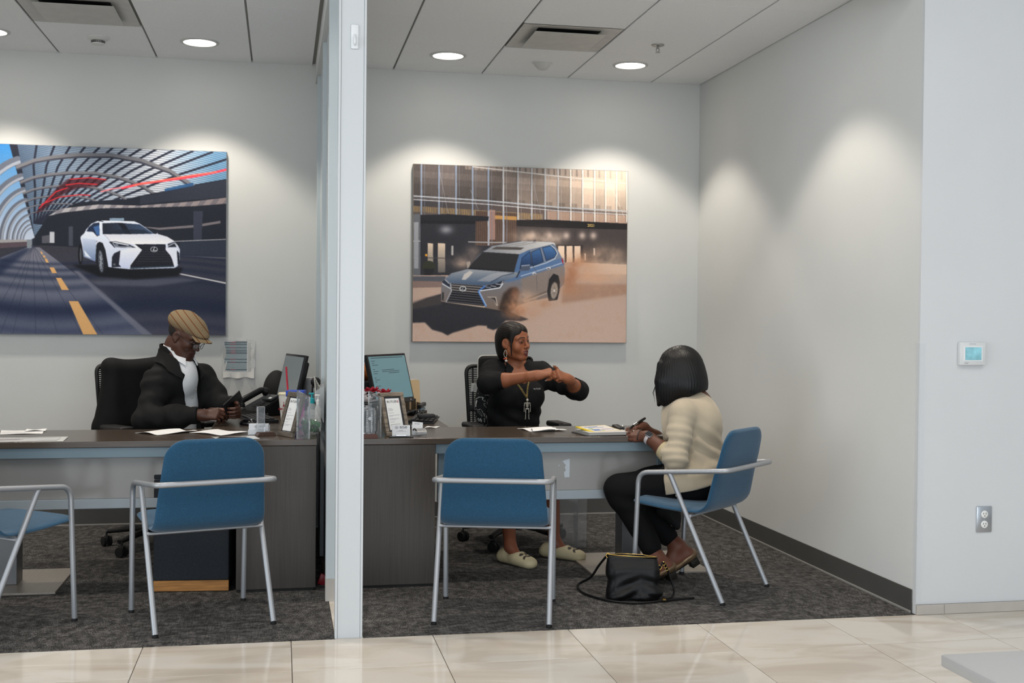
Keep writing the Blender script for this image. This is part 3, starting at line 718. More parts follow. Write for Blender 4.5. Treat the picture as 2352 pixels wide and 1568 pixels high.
def project(p, prims, off, it=6):
    """move points onto the surface of a body, lifted by off"""
    p = np.array(p, float).reshape(-1, 3); e = 1e-3
    for _ in range(it):
        d = eval_sdf(prims, (), p); g = np.stack([eval_sdf(prims, (), p + e * np.eye(3)[k]) - d for k in range(3)], 1) / e
        g /= np.linalg.norm(g, axis=1, keepdims=True) + 1e-9; p = p + (off - d)[:, None] * g
    return p, g
def patch(name, corners, prims, off, th, m, parent, n=9, grid=None):
    """a leaf of cloth lying on a body, between four corners (or over a grid of points)"""
    A = [A_(*c) for c in corners] if corners is not None else None
    if grid is None:
        u, v = np.meshgrid(np.linspace(0, 1, n), np.linspace(0, 1, n), indexing='ij')
        grid = ((1 - u) * (1 - v))[..., None] * A[0] + (u * (1 - v))[..., None] * A[1] + (u * v)[..., None] * A[2] + ((1 - u) * v)[..., None] * A[3]
    a, b = grid.shape[:2]; p, g = project(grid, prims, off); v = np.concatenate([p + g * th, p]); i = np.arange(a * b).reshape(a, b); q = np.stack([i[:-1, :-1], i[1:, :-1], i[1:, 1:], i[:-1, 1:]], -1).reshape(-1, 4)
    f = [list(x) for x in q] + [[k + a * b for k in x[::-1]] for x in q.tolist()]
    per = list(i[:, 0]) + list(i[-1, 1:]) + list(i[-2::-1, -1]) + list(i[0, -2:0:-1])
    f += [[x, x + a * b, y + a * b, y] for x, y in zip(per, per[1:] + per[:1])]
    mb = MB().verts([tuple(x) for x in v], [[int(k) for k in x] for x in f]); bmesh.ops.recalc_face_normals(mb.b, faces=mb.b.faces)
    return mb.obj(name, m, parent, 60)
# ------------------------------------------------------------------ people
M_black = mat('black_cloth', '#121214', .85, spec=.25, noise=(40, .15), bump=(500, .15))
# ============ woman in the black polo, behind the right desk
def woman_black():
    p = thing('person', 'woman in a black polo gesturing with both fists, skeleton necklace, behind the right desk', 'person', (1.41, 7.15, 0))
    c = A_(1.390, 7.035, 1.243); M = frame((.66, -.74, -.02), (-.17, .06, 1)); s = .97
    skin = '#8a5439'
    shR, elR, wrR = A_(1.275, 7.10, 1.045), A_(1.205, 6.875, .995), A_(1.462, 6.745, 1.045)
    shL, elL, wrL = A_(1.575, 7.12, 1.035), A_(1.775, 6.965, .945), A_(1.672, 6.785, 1.022)
    neckb = A_(1.425, 7.105, 1.055); hR, hL = A_(1.32, 7.17, .545), A_(1.50, 7.17, .545)
    kR, kL = A_(1.285, 6.76, .53), A_(1.565, 6.78, .53); aR, aL = A_(1.272, 6.475, .095), A_(1.555, 6.60, .10)
    hd = head_prims(c, M, s, True, .007, .007)
    ft = lambda a, t, k=.02: [cone(a, a + (t - a) * .35 + A_(0, 0, -.02), .034, .028, k), cone(a + (t - a) * .35 + A_(0, 0, -.035), t - A_(0, 0, .008), .028, .016, k)]
    tR, tL = A_(1.345, 6.35, .035), A_(1.66, 6.505, .035)
    arms = chain([shR, elR], [.046, .040]) + chain([elR, elR + (wrR - elR) * .35, wrR], [.043, .041, .027]) + chain([shL, elL], [.046, .040]) + chain([elL, elL + (wrL - elL) * .35, wrL], [.042, .040, .027])
    hA, nA = hand_prims(wrR, (.93, -.20, .22), (-.05, -.45, .9), -1, [(62, 75, 35), (66, 78, 35), (70, 80, 35), (74, 82, 35)], ((.5, .8, -.5), (.1, .85, -.55), 1.), .93 * 1.1, .01)
    hB, nB = hand_prims(wrL, (-.72, -.50, .30), (.25, -.72, .62), 1, [(62, 85, 45), (66, 90, 45), (70, 92, 45), (74, 92, 45)], ((.55, .75, -.2), (.2, .8, .25), .4), 1.0, .01)
    body = [cone(neckb, c + M @ A_(0, -.028, -.06), .055, .050, .03)] + hd + [cone(neckb + A_(0, .01, -.03), A_(1.42, 7.15, .62), .10, .12, .06), cone(shR + A_(.03, 0, -.01), shL + A_(-.03, 0, -.01), .05, .05, .06), cone(A_(1.36, 7.05, 1.0), A_(1.49, 7.05, 1.0), .05, .05, .06)]
    body += arms + hA + hB + chain([hR, kR], [.085, .058], .05) + chain([hL, kL], [.085, .058], .05) + chain([kR, kR * .65 + aR * .35 + A_(0, .015, 0), aR], [.056, .052, .033]) + chain([kL, kL * .65 + aL * .35 + A_(0, .015, 0), aL], [.056, .052, .033]) + ft(aR, tR) + ft(aL, tL)
    def col(V):
        ms = face_masks(V, c, M, s, '#5a2a2c', '#1d120e', '#5c3325', .007)
        q = head_local(V, c, M, s)
        ms.append((soft(np.hypot(q[:, 0] / .0125, (q[:, 2] + .0695) / .0035) - 1, .3) * (q[:, 1] > .075) * (q[:, 1] < .0915), '#c9c0b8'))
        ms.append((np.clip((.46 - V[:, 2]) * 12, 0, 1) * .35, '#5a2c26')); return mixc(skin, ms)
    sdf_obj('body', body, skin_mat('skin_warm'), p, h=.003, col=col)
    eyes(c, M, s, p, (-.35, -.1))
    nail_objs(nA[:4] + nB[4:] + nB[:1], mat('chrome_nail', '#cfd2d6', .12, .9), p, .015)
    # hair: smooth, swept back and down the nape
    X = M
    L = lambda x, y, z: c + s * (M @ A_(x, y, z))
    hair = [ell(L(0, -.022, .030), A_(.084, .102, .092) * s, .02, M), ell(L(0, .032, .058), A_(.064, .056, .044) * s, .03, M), ell(L(0, -.062, -.03), A_(.068, .062, .085) * s, .04, M), ell(L(0, -.055, -.085), A_(.05, .045, .06) * s, .05, M),
            cone(L(-.060, .028, .060), L(-.076, .036, -.02), .017 * s, .0055, .016), cone(L(-.076, .036, -.02), L(-.0715, .036, -.085), .0055, .0028, .006), cone(L(.060, .03, .058), L(.074, .03, -.0), .014 * s, .006, .015)]
    hair += [ell(L(0, .110, -.047), A_(.0575, .088, .085) * s, .010, M, True), ell(L(-.004, .110, .014), A_(.042, .085, .044) * s, .018, M, True), ell(L(-.079, -.004, -.016), A_(.030, .026, .038) * s, .012, M, True), ell(L(.079, -.004, -.016), A_(.030, .026, .038) * s, .012, M, True)]
    def hd_disp(V):
        q = head_local(V, c, M, s); a = np.arctan2(q[:, 0], q[:, 2] + .02); return .00035 * np.sin(a * 60 + 3 * np.sin(q[:, 1] * 30)) + .0006 * wob(V, 50) - .006 * np.exp(-((q[:, 0] + .018) / .010) ** 2) * (q[:, 2] > .05) * np.clip((q[:, 1] + .03) * 20, 0, 1)
    sdf_obj('hair', hair, mat('hair_brown_black', '#130d0b', .5, spec=.3), p, h=.003, disp=hd_disp)
    # polo
    tor = [ell((1.415, 7.13, .80), (.168, .128, .17), .05), ell((1.42, 7.125, .98), (.165, .105, .12), .08), ell((1.405, 7.15, .62), (.185, .15, .13), .06),
           ell((1.345, 7.035, .915), (.092, .098, .092), .05), ell((1.492, 7.025, .905), (.094, .100, .094), .05),
           cone(shR, shL, .068, .068, .06), cone(neckb + A_(0, .01, -.02), neckb + A_(0, .012, .03), .075, .062, .05)]
    slR = elR + (wrR - elR) * .30; slL = elL + (wrL - elL) * .34
    tor += chain([shR, elR], [.073, .060], .05) + chain([elR, slR + (slR - elR) * .3], [.058, .052], .03) + chain([shL, elL], [.072, .060], .05) + chain([elL, slL + (slL - elL) * .3], [.060, .054], .03)
    tor += [ell(neckb + A_(.028, -.115, .012), A_(.030, .105, .085), .01, None, True), cone(neckb + A_(0, .0, .02), c + M @ A_(0, -.028, -.06), .061, .058, .006, True)]
    def lim(el, wr, t, rad=.12):
        e = el + (wr - el) * t; d = unit(wr - el)
        return lambda P: np.where(np.linalg.norm(P - e, axis=1) < rad, (P - e) @ d, -1.)
    def disp(V):
        f = .0022 * wob(V, 34) + .0012 * wob(V, 80)
        for a, b in ((shR, elR), (shL, elL)):
            d = b - a; t = np.clip((V - a) @ d / (d @ d), -.2, 1.4); r = np.linalg.norm(V - a - t[:, None] * d, axis=1); f += .0035 * np.sin(t * 22 + 3 * wob(V, 12)) * soft(r - .085, .03) * (t > -.1)
        f += .004 * np.sin((V[:, 2] + .35 * (V[:, 0] - 1.4)) * 75 + 2.5 * wob(V, 9)) * soft(V[:, 2] - .84, .12); return f
    sdf_obj('polo_shirt', tor, M_black, p, cuts=[lim(elR, wrR, .33), lim(elL, wrL, .38), lambda P: .52 - P[:, 2]], h=.005, disp=disp)
    # collar leaves lying on the shirt
    solid = [q for q in tor if not q['sub']]
    for q, cs in ((-1, ((1.352, 7.09, 1.13), (1.405, 7.04, 1.11), (1.405, 6.985, 1.03), (1.335, 7.00, 1.06))), (1, ((1.495, 7.09, 1.13), (1.455, 7.03, 1.10), (1.478, 6.98, 1.02), (1.540, 7.00, 1.055)))):
        patch('collar', cs, solid, .008, .005, M_black, p)
    gr = np.array([[neckb + A_(.075 * math.cos(t), .012 + .070 * math.sin(t), .035 + h) for h in (.0, .02, .04)] for t in np.linspace(-.35, 3.5, 16)])
    patch('collar', None, [cone(neckb + A_(0, .01, -.02), neckb + A_(0, .012, .12), .070, .062, .02)] + solid, .004, .005, M_black, p, grid=gr)
    # skirt over the thighs
    sk = [cone(hR, kR + A_(0, .02, .0), .112, .082, .06), cone(hL, kL + A_(0, .02, 0), .112, .082, .06), ell((1.41, 7.17, .57), (.19, .15, .12), .06), cone((1.36, 7.05, .55), (1.5, 7.05, .55), .09, .09, .08), cone((1.33, 6.85, .545), (1.52, 6.86, .545), .07, .07, .08)]
    sdf_obj('skirt', sk, mat('skirt_black', '#161418', .85), p, h=.007, disp=lambda V: .003 * wob(V, 25))
    # slippers: cream, with a dark printed motif
    mp = mat('cream_loafer', '#b7aa86', .6, attr='Col')
    for a, t in ((aR, tR), (aL, tL)):
        d = unit((t - a) * A_(1, 1, 0)); sd = A_(-d[1], d[0], 0); b0 = A_(a[0], a[1], 0) - d * .05; b1 = A_(t[0], t[1], 0) + d * .03
        sh = [flat(b0 + A_(0, 0, .032), b1 - d * .02 + A_(0, 0, .030), .047, .042, (0, 0, 1), .72, .02), cone(b0 + A_(0, 0, .05), b0 + d * .02 + A_(0, 0, .055), .034, .034, .02), flat(b1 - d * .10 + A_(0, 0, .046), b1 - d * .01 + A_(0, 0, .024), .047, .030, (0, 0, 1), .75, .03)]
        sh += [cone(a + A_(0, 0, .03), a + d * .045 + A_(0, 0, -.01), .039, .034, .008, True)]
        o_ = A_(t[0], t[1], 0)
        def colf(V, o_=o_, d=d, sd=sd):
            u = (V - o_) @ d + .018; v = (V - o_) @ sd; top = V[:, 2] > .028
            eye = np.minimum(np.hypot((v - .018) / .014, (u + .014) / .011), np.hypot((v + .018) / .014, (u + .014) / .011)) - 1; ns = np.hypot(v / .008, (u - .004) / .007) - 1
            mo = np.abs(u - .021 - .005 * np.cos(v * 160)) - .008; mo = np.maximum(mo, np.abs(v) - .036)
            return mixc('#b9ad8c', [(soft(eye, .4) * top, '#17130f'), (soft(ns, .4) * top, '#17130f'), (soft(mo, .003) * top, '#17130f')])
        sdf_obj('slipper', sh, mp, p, cuts=[lambda P: .002 - P[:, 2]], h=.003, col=colf)
    # earring and necklace
    er = L(-.080, -.006, -.052); gold = mat('gold_chain', '#c9b272', .4, .7); silver = mat('silver_chain', '#b3aea2', .5, .6)
    e = MB().tube([er + A_(.0, .0, -.022) + A_(.009 * math.cos(t), 0, .021 * math.sin(t)) for t in np.arange(0, 6.28, .45)], .0016, 6, closed=True).obj('earring', silver, p, 60)
    MB().sphere(er + A_(-.006, 0, -.052), .007, 10).obj('bead', mat('bead_red', '#8e2f2a', .4), e, 60); MB().sphere(er + A_(.006, 0, -.050), .007, 10).obj('bead', mat('bead_orange', '#c0663a', .4), e, 60)
    MB().sphere(er + A_(.005, -.002, -.064), (.009, .006, .008), 10).obj('charm', mat('charm_grey', '#b5b1aa', .4, noise=(300, .6)), e, 60)
    top = project(A_(1.4595, 6.94, .905), solid, .006)[0][0]
    nb_ = MB(); k_ = 0
    for st in (A_(1.372, 7.02, 1.03), A_(1.490, 7.015, 1.03)):
        pts = project(np.array([st + (top - st) * t for t in np.linspace(0, 1, 24)]), solid, .0045)[0]
        for pt in pts:
            k_ += 1; a = k_ % 2 * PI / 2; nb_.tube([pt + A_(.0042 * math.cos(t), .002 * math.cos(t + a), .0058 * math.sin(t)) for t in np.arange(0, 6.28, .9)], .0010, 5, closed=True)
    nk_o = nb_.obj('necklace', gold, p, 60)
    S = MB(); o = top + A_(0, -.006, -.016)
    R = lambda x, z: (o[0] + x, o[1] - .003, o[2] + z)
    S.sphere(R(0, 0), (.0085, .006, .0095), 12); S.tube([R(0, -.009), R(0, -.05)], .0022, 6)
    S.tube([R(-.017, -.018), R(0, -.015), R(.017, -.018)], .0024, 6)
    for k in range(4): S.tube([R(-.011 + k * .0012, -.021 - k * .006), R(0, -.0225 - k * .006), R(.011 - k * .0012, -.021 - k * .006)], .0016, 6)
    S.tube([R(-.010, -.050), R(0, -.054), R(.010, -.050)], .0034, 6)
    for q in (-1, 1):
        S.tube([R(q * .017, -.018), R(q * .019, -.040)], .0022, 6); S.tube([R(q * .019, -.043), R(q * .019, -.064)], .0019, 6); S.sphere(R(q * .019, -.068), .0032, 8)
        S.tube([R(q * .009, -.055), R(q * .010, -.080)], .0028, 6); S.tube([R(q * .010, -.083), R(q * .010, -.110)], .0023, 6); S.tube([R(q * .009, -.112), R(q * .014, -.114)], .003, 6)
    S.obj('skeleton_pendant', silver, nk_o, 60)
    text_mesh('lettering', 'BUTLER', .013, mat('stitch_white', '#c9c9c9', .6), p, frame_xz(tuple(project(A_(1.522, 6.93, .962), solid, .004)[0][0]), (1, .10, .02), (0, -.15, 1)))
    return p
rebase(woman_black())
# ============ man with the flat cap at the left desk
def man():
    p = thing('person', 'man in a tweed flat cap, glasses and black jacket looking at his phone', 'person', (-.62, 7.15, 0))
    c = A_(-.540, 6.997, 1.262); M = frame((.80, -.40, -.50)); s = 1.0; skin = '#4a2f25'
    shR, elR, wrR = A_(-.700, 6.955, 1.005), A_(-.735, 6.860, .795), A_(-.440, 6.770, .822)
    shL, elL, wrL = A_(-.465, 7.215, 1.010), A_(-.335, 7.110, .835), A_(-.262, 6.870, .868)
    nb = A_(-.600, 7.055, 1.130); F = A_(.75, -.66, 0); Lf = A_(.66, .75, 0)
    hR, hL = A_(-.70, 7.12, .55), A_(-.58, 7.26, .55); kR, kL = A_(-.47, 6.80, .55), A_(-.30, 6.98, .55); aR, aL = A_(-.50, 6.70, .09), A_(-.33, 6.86, .09)
    hA, nA = hand_prims(wrR, (.93, -.12, .05), (.02, -.72, .70), -1, [(28, 38, 20), (32, 42, 22), (38, 46, 24), (44, 50, 25)], ((.55, .80, -.1), (.05, 1., -.05), .2), 1.05, .03)
    hB, nB = hand_prims(wrL + A_(.008, -.02, -.012), (.25, -.93, -.20), (.90, .22, .10), 1, [(48, 58, 30), (52, 60, 30), (55, 62, 30), (58, 62, 30)], ((.5, .7, .0), (.25, .95, .0), .2), 1.03, .03)
    body = [cone(nb, c + M @ A_(0, -.03, -.065), .066, .060, .03)] + head_prims(c, M, s, False) + [cone(nb + A_(0, .02, -.03), A_(-.63, 7.16, .62), .11, .13, .06), cone(shR, shL, .055, .055, .05)]
    body += chain([shR, elR], [.052, .045]) + chain([elR, elR * .65 + wrR * .35, wrR], [.048, .046, .031]) + chain([shL, elL], [.052, .045]) + chain([elL, elL * .65 + wrL * .35, wrL], [.048, .045, .031]) + hA + hB
    body += chain([hR, kR, aR], [.09, .06, .04]) + chain([hL, kL, aL], [.09, .06, .04]) + chain([aR, aR + F * .14 - A_(0, 0, .05)], [.04, .03]) + chain([aL, aL + F * .14 - A_(0, 0, .05)], [.04, .03])
    def col(V):
        ms = face_masks(V, c, M, s, '#4c2c2b', '#15100e', '#33201a', 0, beard='#241814')
        return mixc(skin, ms + [(soft(np.linalg.norm(V - nA[4][1], axis=1) - .016, .01) * .5, '#a8705c')])
    sdf_obj('body', body, skin_mat('skin_deep', .42), p, h=.003, col=col)
    eyes(c, M, s, p, (0, -.45)); nail_objs(nA[:4] + nB[:4], mat('nail_brown', '#7d5a4c', .35), p, .010)
    L = lambda x, y, z: c + s * (M @ A_(x, y, z))
    # short hair under the cap
    sdf_obj('hair', [ell(L(0, -.024, .022), A_(.0765, .090, .080), .02, M)], mat('hair_stubble', '#1a1311', .8), p, cuts=[plane(L(0, .0, .012), M @ A_(0, .25, 1)), plane(L(0, .03, 0), M @ A_(0, 1, 0))], h=.004)
    # cap
    mc = mat('tweed', '#8d7a60', .95, spec=.15, bump=(500, .3)); nt = mc.node_tree; N = nt.nodes.new; K = nt.links.new; bs = nt.nodes['Principled BSDF']
    tc = N('ShaderNodeTexCoord'); mp = N('ShaderNodeMapping'); mp.inputs['Rotation'].default_value = (.5, .6, .25); K(tc.outputs['Object'], mp.inputs[0])
    ws = []
    for ax, sc_ in (('X', 62), ('Z', 62)):
        w = N('ShaderNodeTexWave'); w.bands_direction = ax; w.inputs['Scale'].default_value = sc_; w.inputs['Distortion'].default_value = .6; K(mp.outputs[0], w.inputs['Vector']); ws.append(w.outputs[1])
    mu = N('ShaderNodeMath'); mu.operation = 'ADD'; K(ws[0], mu.inputs[0]); K(ws[1], mu.inputs[1])
    rp = N('ShaderNodeValToRGB'); e = rp.color_ramp.elements; e[0].position = .35; e[0].color = (*srgb('#4b4030'), 1); e[1].position = 1.0; e[1].color = (*srgb('#b09b7c'), 1)
    hm = N('ShaderNodeMath'); hm.operation = 'MULTIPLY'; hm.inputs[1].default_value = .6; K(mu.outputs[0], hm.inputs[0]); K(hm.outputs[0], rp.inputs[0])
    w3 = N('ShaderNodeTexWave'); w3.bands_direction = 'X'; w3.inputs['Scale'].default_value = 9; K(mp.outputs[0], w3.inputs['Vector'])
    r3 = N('ShaderNodeValToRGB'); r3.color_ramp.elements[0].position = .90; r3.color_ramp.elements[1].position = .97; r3.color_ramp.elements[0].color = (1, 1, 1, 1); r3.color_ramp.elements[1].color = (*srgb('#d9a58c'), 1); K(w3.outputs[1], r3.inputs[0])
    mx = N('ShaderNodeMix'); mx.data_type = 'RGBA'; mx.blend_type = 'MULTIPLY'; mx.inputs[0].default_value = 1; K(rp.outputs[0], mx.inputs[6]); K(r3.outputs[0], mx.inputs[7]); K(mx.outputs[2], bs.inputs['Base Color'])
    cap = [ell(L(0, -.024, .062), A_(.087, .104, .058), .03, M), ell(L(0, .036, .080), A_(.074, .106, .040), .04, M @ np.array([[1, 0, 0], [0, .93, .37], [0, -.37, .93]])), ell(L(0, -.075, .06), A_(.07, .05, .045), .04, M)]
    cp = sdf_obj('flat_cap', cap, mc, p, cuts=[plane(L(0, 0, .022), M @ A_(0, .24, -1))], h=.0035, disp=lambda V: .0018 * wob(V, 40))
    # brim: a curved slab
    bv, bf = [], []; n1, n2 = 16, 8
    for lay in (0, 1):
        for i in range(n1 + 1):
            a = -.86 + 1.72 * i / n1
            for j in range(n2 + 1):
                r = j / n2; x = math.sin(a) * (.070 + .014 * r); y = math.cos(a) * (.070 + .092 * r) + .004; z = .056 - .010 * r - .030 * (x / .08) ** 2 - lay * .007
                bv.append(L(x, y, z))
    W = n2 + 1; S1 = (n1 + 1) * W
    for i in range(n1):
        for j in range(n2):
            q = [i * W + j, i * W + j + 1, (i + 1) * W + j + 1, (i + 1) * W + j]; bf += [q, [k + S1 for k in q[::-1]]]
    ring = [i * W + n2 for i in range(n1 + 1)]
    for a, b in zip(ring, ring[1:]): bf.append([a, a + S1, b + S1, b])
    for r0 in (0, n1):
        for j in range(n2): bf.append([r0 * W + j, r0 * W + j + 1, r0 * W + j + 1 + S1, r0 * W + j + S1])
    m = MB(); m.verts(bv, bf); bmesh.ops.recalc_face_normals(m.b, faces=m.b.faces); m.obj('brim', mc, cp, 60)
    # glasses
    mg = mat('glasses_frame', '#17161a', .3, .3); g = MB()
    lens = mat('lens_glass', '#ffffff', .03, spec=.6, alpha=.16)
    fr = None; rims = []
    for q in (-1, 1):
        rim = [L(q * .034 + .0235 * math.copysign(abs(math.cos(t)) ** .75, math.cos(t)), .112 - .010 * abs(math.cos(t)) * (1 if q * math.cos(t) > 0 else 0), -.010 + .0165 * math.copysign(abs(math.sin(t)) ** .8, math.sin(t))) for t in np.arange(0, 6.28, .26)]
        g.tube(rim, .0015, 6, closed=True); rims.append(rim)
        g.tube([L(q * .057, .104, -.002), L(q * .077, .085, .0), L(q * .079, .0, .006), L(q * .0785, -.018, -.006)], .0016, 6)
    g.tube([L(-.011, .112, -.008), L(0, .117, -.004), L(.011, .112, -.008)], .0015, 6)
    go = g.obj('glasses', mg, p, 60)
    for rim in rims:
        m = MB(); m.verts(rim, [list(range(len(rim)))]); m.obj('lens', lens, go)
    # white polo, seen in the opening of the jacket
    mw = mat('white_polo', '#d6d8dc', .85, bump=(400, .1))
    sw = [ell(A_(-.61, 7.12, .86), (.135, .125, .21), .05), ell(A_(-.605, 7.095, 1.0), (.12, .10, .09), .06), ell(A_(-.62, 7.16, .66), (.15, .15, .13), .06), cone(nb + A_(0, .01, -.02), nb + A_(.0, 0, .035), .084, .070, .03), ell(nb + F * .05 + A_(0, 0, -.10), A_(.09, .09, .12), .05)]
    sw += [cone(nb + A_(0, 0, .0), c + M @ A_(0, -.03, -.065), .068, .064, .006, True), ell(nb + F * .13 + A_(0, 0, .035), A_(.045, .045, .05), .01, None, True)]
    sdf_obj('polo_shirt', sw, mw, p, cuts=[plane(nb + A_(0, 0, .045), -F * .55 + A_(0, 0, 1))], h=.0045, disp=lambda V: .002 * wob(V, 30) + .0025 * np.sin(V[:, 2] * 60 + 3 * wob(V, 10)) * soft(V[:, 2] - .86, .1))
    shirt = [q for q in sw if not q['sub']] + [cone(nb + A_(0, 0, -.02), c + M @ A_(0, -.03, -.065), .064, .060, .02)]
    gr = np.array([[nb + Lf * .07 * math.cos(t) - F * .07 * math.sin(t) + A_(0, 0, .040 + h + .012 * math.sin(t)) for h in (-.02, .0, .018, .034)] for t in np.linspace(-.75, PI + .75, 22)])
    patch('collar', None, [cone(nb + A_(0, 0, -.02), c + M @ A_(0, -.03, -.065), .066, .062, .02)], .004, .005, mw, p, grid=gr)
    for q in (-1, 1):
        patch('collar', (nb + Lf * q * .066 + F * .03 + A_(0, 0, .060), nb + Lf * q * .012 + F * .085 + A_(0, 0, .012), nb + Lf * q * .040 + F * .12 + A_(0, 0, -.045), nb + Lf * q * .078 + F * .075 + A_(0, 0, .0)), shirt, .010, .005, mw, p)
    for k in range(3): MB().sphere(project(A_(-.61, 7.12, .86) + F * .13 + Lf * .012 + A_(0, 0, .10 - .055 * k), shirt, .002)[0][0], .0045, 8).obj('button', mat('button_pale', '#b8b5a8', .4), p, 60)
    # jacket, open at the front
    jk = [ell(A_(-.625, 7.13, .86), (.172, .165, .22), .05), ell(A_(-.61, 7.11, 1.0), (.155, .14, .10), .06), ell(A_(-.635, 7.16, .66), (.185, .18, .14), .06), cone(shR - A_(0, 0, .012), shL - A_(0, 0, .012), .070, .070, .06), cone(nb + A_(0, .0, -.09), nb + A_(0, .0, .03), .135, .082, .05)]
    slv = chain([shR + A_(.012, .01, -.015), elR], [.076, .070], .05) + chain([elR, elR + (wrR - elR) * .55, wrR], [.073, .064, .046], .03) + chain([shL, elL], [.082, .070], .05) + chain([elL, elL + (wrL - elL) * .55, wrL], [.070, .060, .046], .03)
    Mx3 = np.stack([Lf, F, A_(0, 0, 1)], 1)
    op = [rbox(A_(-.61, 7.12, .72) + F * .22 + Lf * .025, A_(.062, .20, .30), Mx3, .03, .02, True), ell(A_(-.61, 7.12, .98) + F * .18 + Lf * .012, A_(.072, .15, .17), .02, Mx3, True), cone(nb + A_(0, 0, -.01), c + M @ A_(0, -.02, -.07), .078, .080, .008, True), ell(nb + F * .12 + A_(0, 0, .02), A_(.068, .10, .11), .02, Mx3, True)]
    jc = [lambda P: np.where(np.linalg.norm(P - wrR, axis=1) < .09, (P - wrR + (wrR - elR) * .035) @ unit(wrR - elR), -1.), lambda P: np.where(np.linalg.norm(P - wrL, axis=1) < .09, (P - wrL + (wrL - elL) * .10) @ unit(wrL - elL), -1.), lambda P: .55 - P[:, 2]]
    def disp(V):
        f = .003 * wob(V, 26) + .0015 * wob(V, 70)
        for a, b in ((shR, elR), (elR, wrR), (shL, elL), (elL, wrL)):
            d = b - a; t = (V - a) @ d / (d @ d); r = np.linalg.norm(V - a - np.clip(t, 0, 1)[:, None] * d, axis=1); f += .004 * np.sin(t * 14 + 4 * wob(V, 9)) * soft(r - .095, .04)
        return f
    mj = mat('black_jacket', '#0f0f10', .8, spec=.3, bump=(300, .2))
    sdf_obj('jacket', jk + op + slv, mj, p, cuts=jc, h=.005, disp=disp)
    jac = jk + slv
    for q in (-1, 1):
        patch('collar', (nb + Lf * q * .088 - F * .02 + A_(0, 0, .055), nb + Lf * q * .070 + F * .10 + A_(0, 0, -.01), nb + Lf * q * .075 + F * .15 + A_(0, 0, -.115), nb + Lf * q * .125 + F * .07 + A_(0, 0, -.075)), jac, .008, .007, mj, p)
        patch('collar', (nb + Lf * q * .088 - F * .02 + A_(0, 0, .055), nb + Lf * q * .06 - F * .09 + A_(0, 0, .055), nb + Lf * q * .06 - F * .13 + A_(0, 0, .0), nb + Lf * q * .125 + F * .07 + A_(0, 0, -.075)), jac, .008, .007, mj, p)
    gr = np.array([[nb + Lf * .088 * math.cos(t) - F * .088 * math.sin(t) + A_(0, 0, .015 + h + .014 * math.sin(t)) for h in (.0, .02, .04, .055)] for t in np.linspace(-.5, PI + .5, 22)])
    patch('collar', None, [cone(nb + A_(0, 0, -.06), nb + A_(0, 0, .12), .084, .076, .02)], .004, .007, mj, p, grid=gr)
    for w, e_, q in ((wrR, elR, .035), (wrL, elL, .10)):
        d = unit(w - e_); b0 = w - (w - e_) * q - d * .006; MB().tube([b0 - d * .034, b0 - d * .030, b0 - d * .004, b0], [.046, .049, .049, .045], 24).obj('cuff', mj, p, 60)
    # trousers and shoes
    tr = chain([hR, kR, aR + A_(0, 0, .03)], [.12, .085, .07], .05) + chain([hL, kL, aL + A_(0, 0, .03)], [.12, .085, .07], .05) + [ell(A_(-.64, 7.18, .58), (.17, .17, .12), .06)]
    sdf_obj('trousers', tr, mat('grey_trousers', '#8f9092', .9), p, h=.008, disp=lambda V: .003 * wob(V, 22))
    for a in (aR, aL): sdf_obj('shoe', [flat(A_(a[0], a[1], .035) - F * .05, A_(a[0], a[1], .03) + F * .16, .052, .044, (0, 0, 1), .62, .02), cone(A_(*a) - A_(0, 0, .03), A_(*a), .05, .052, .03)], mat('black_shoe', '#141312', .35), p, cuts=[lambda P: .002 - P[:, 2]], h=.005)
    return p, nA, nB
rebase(man()[0])
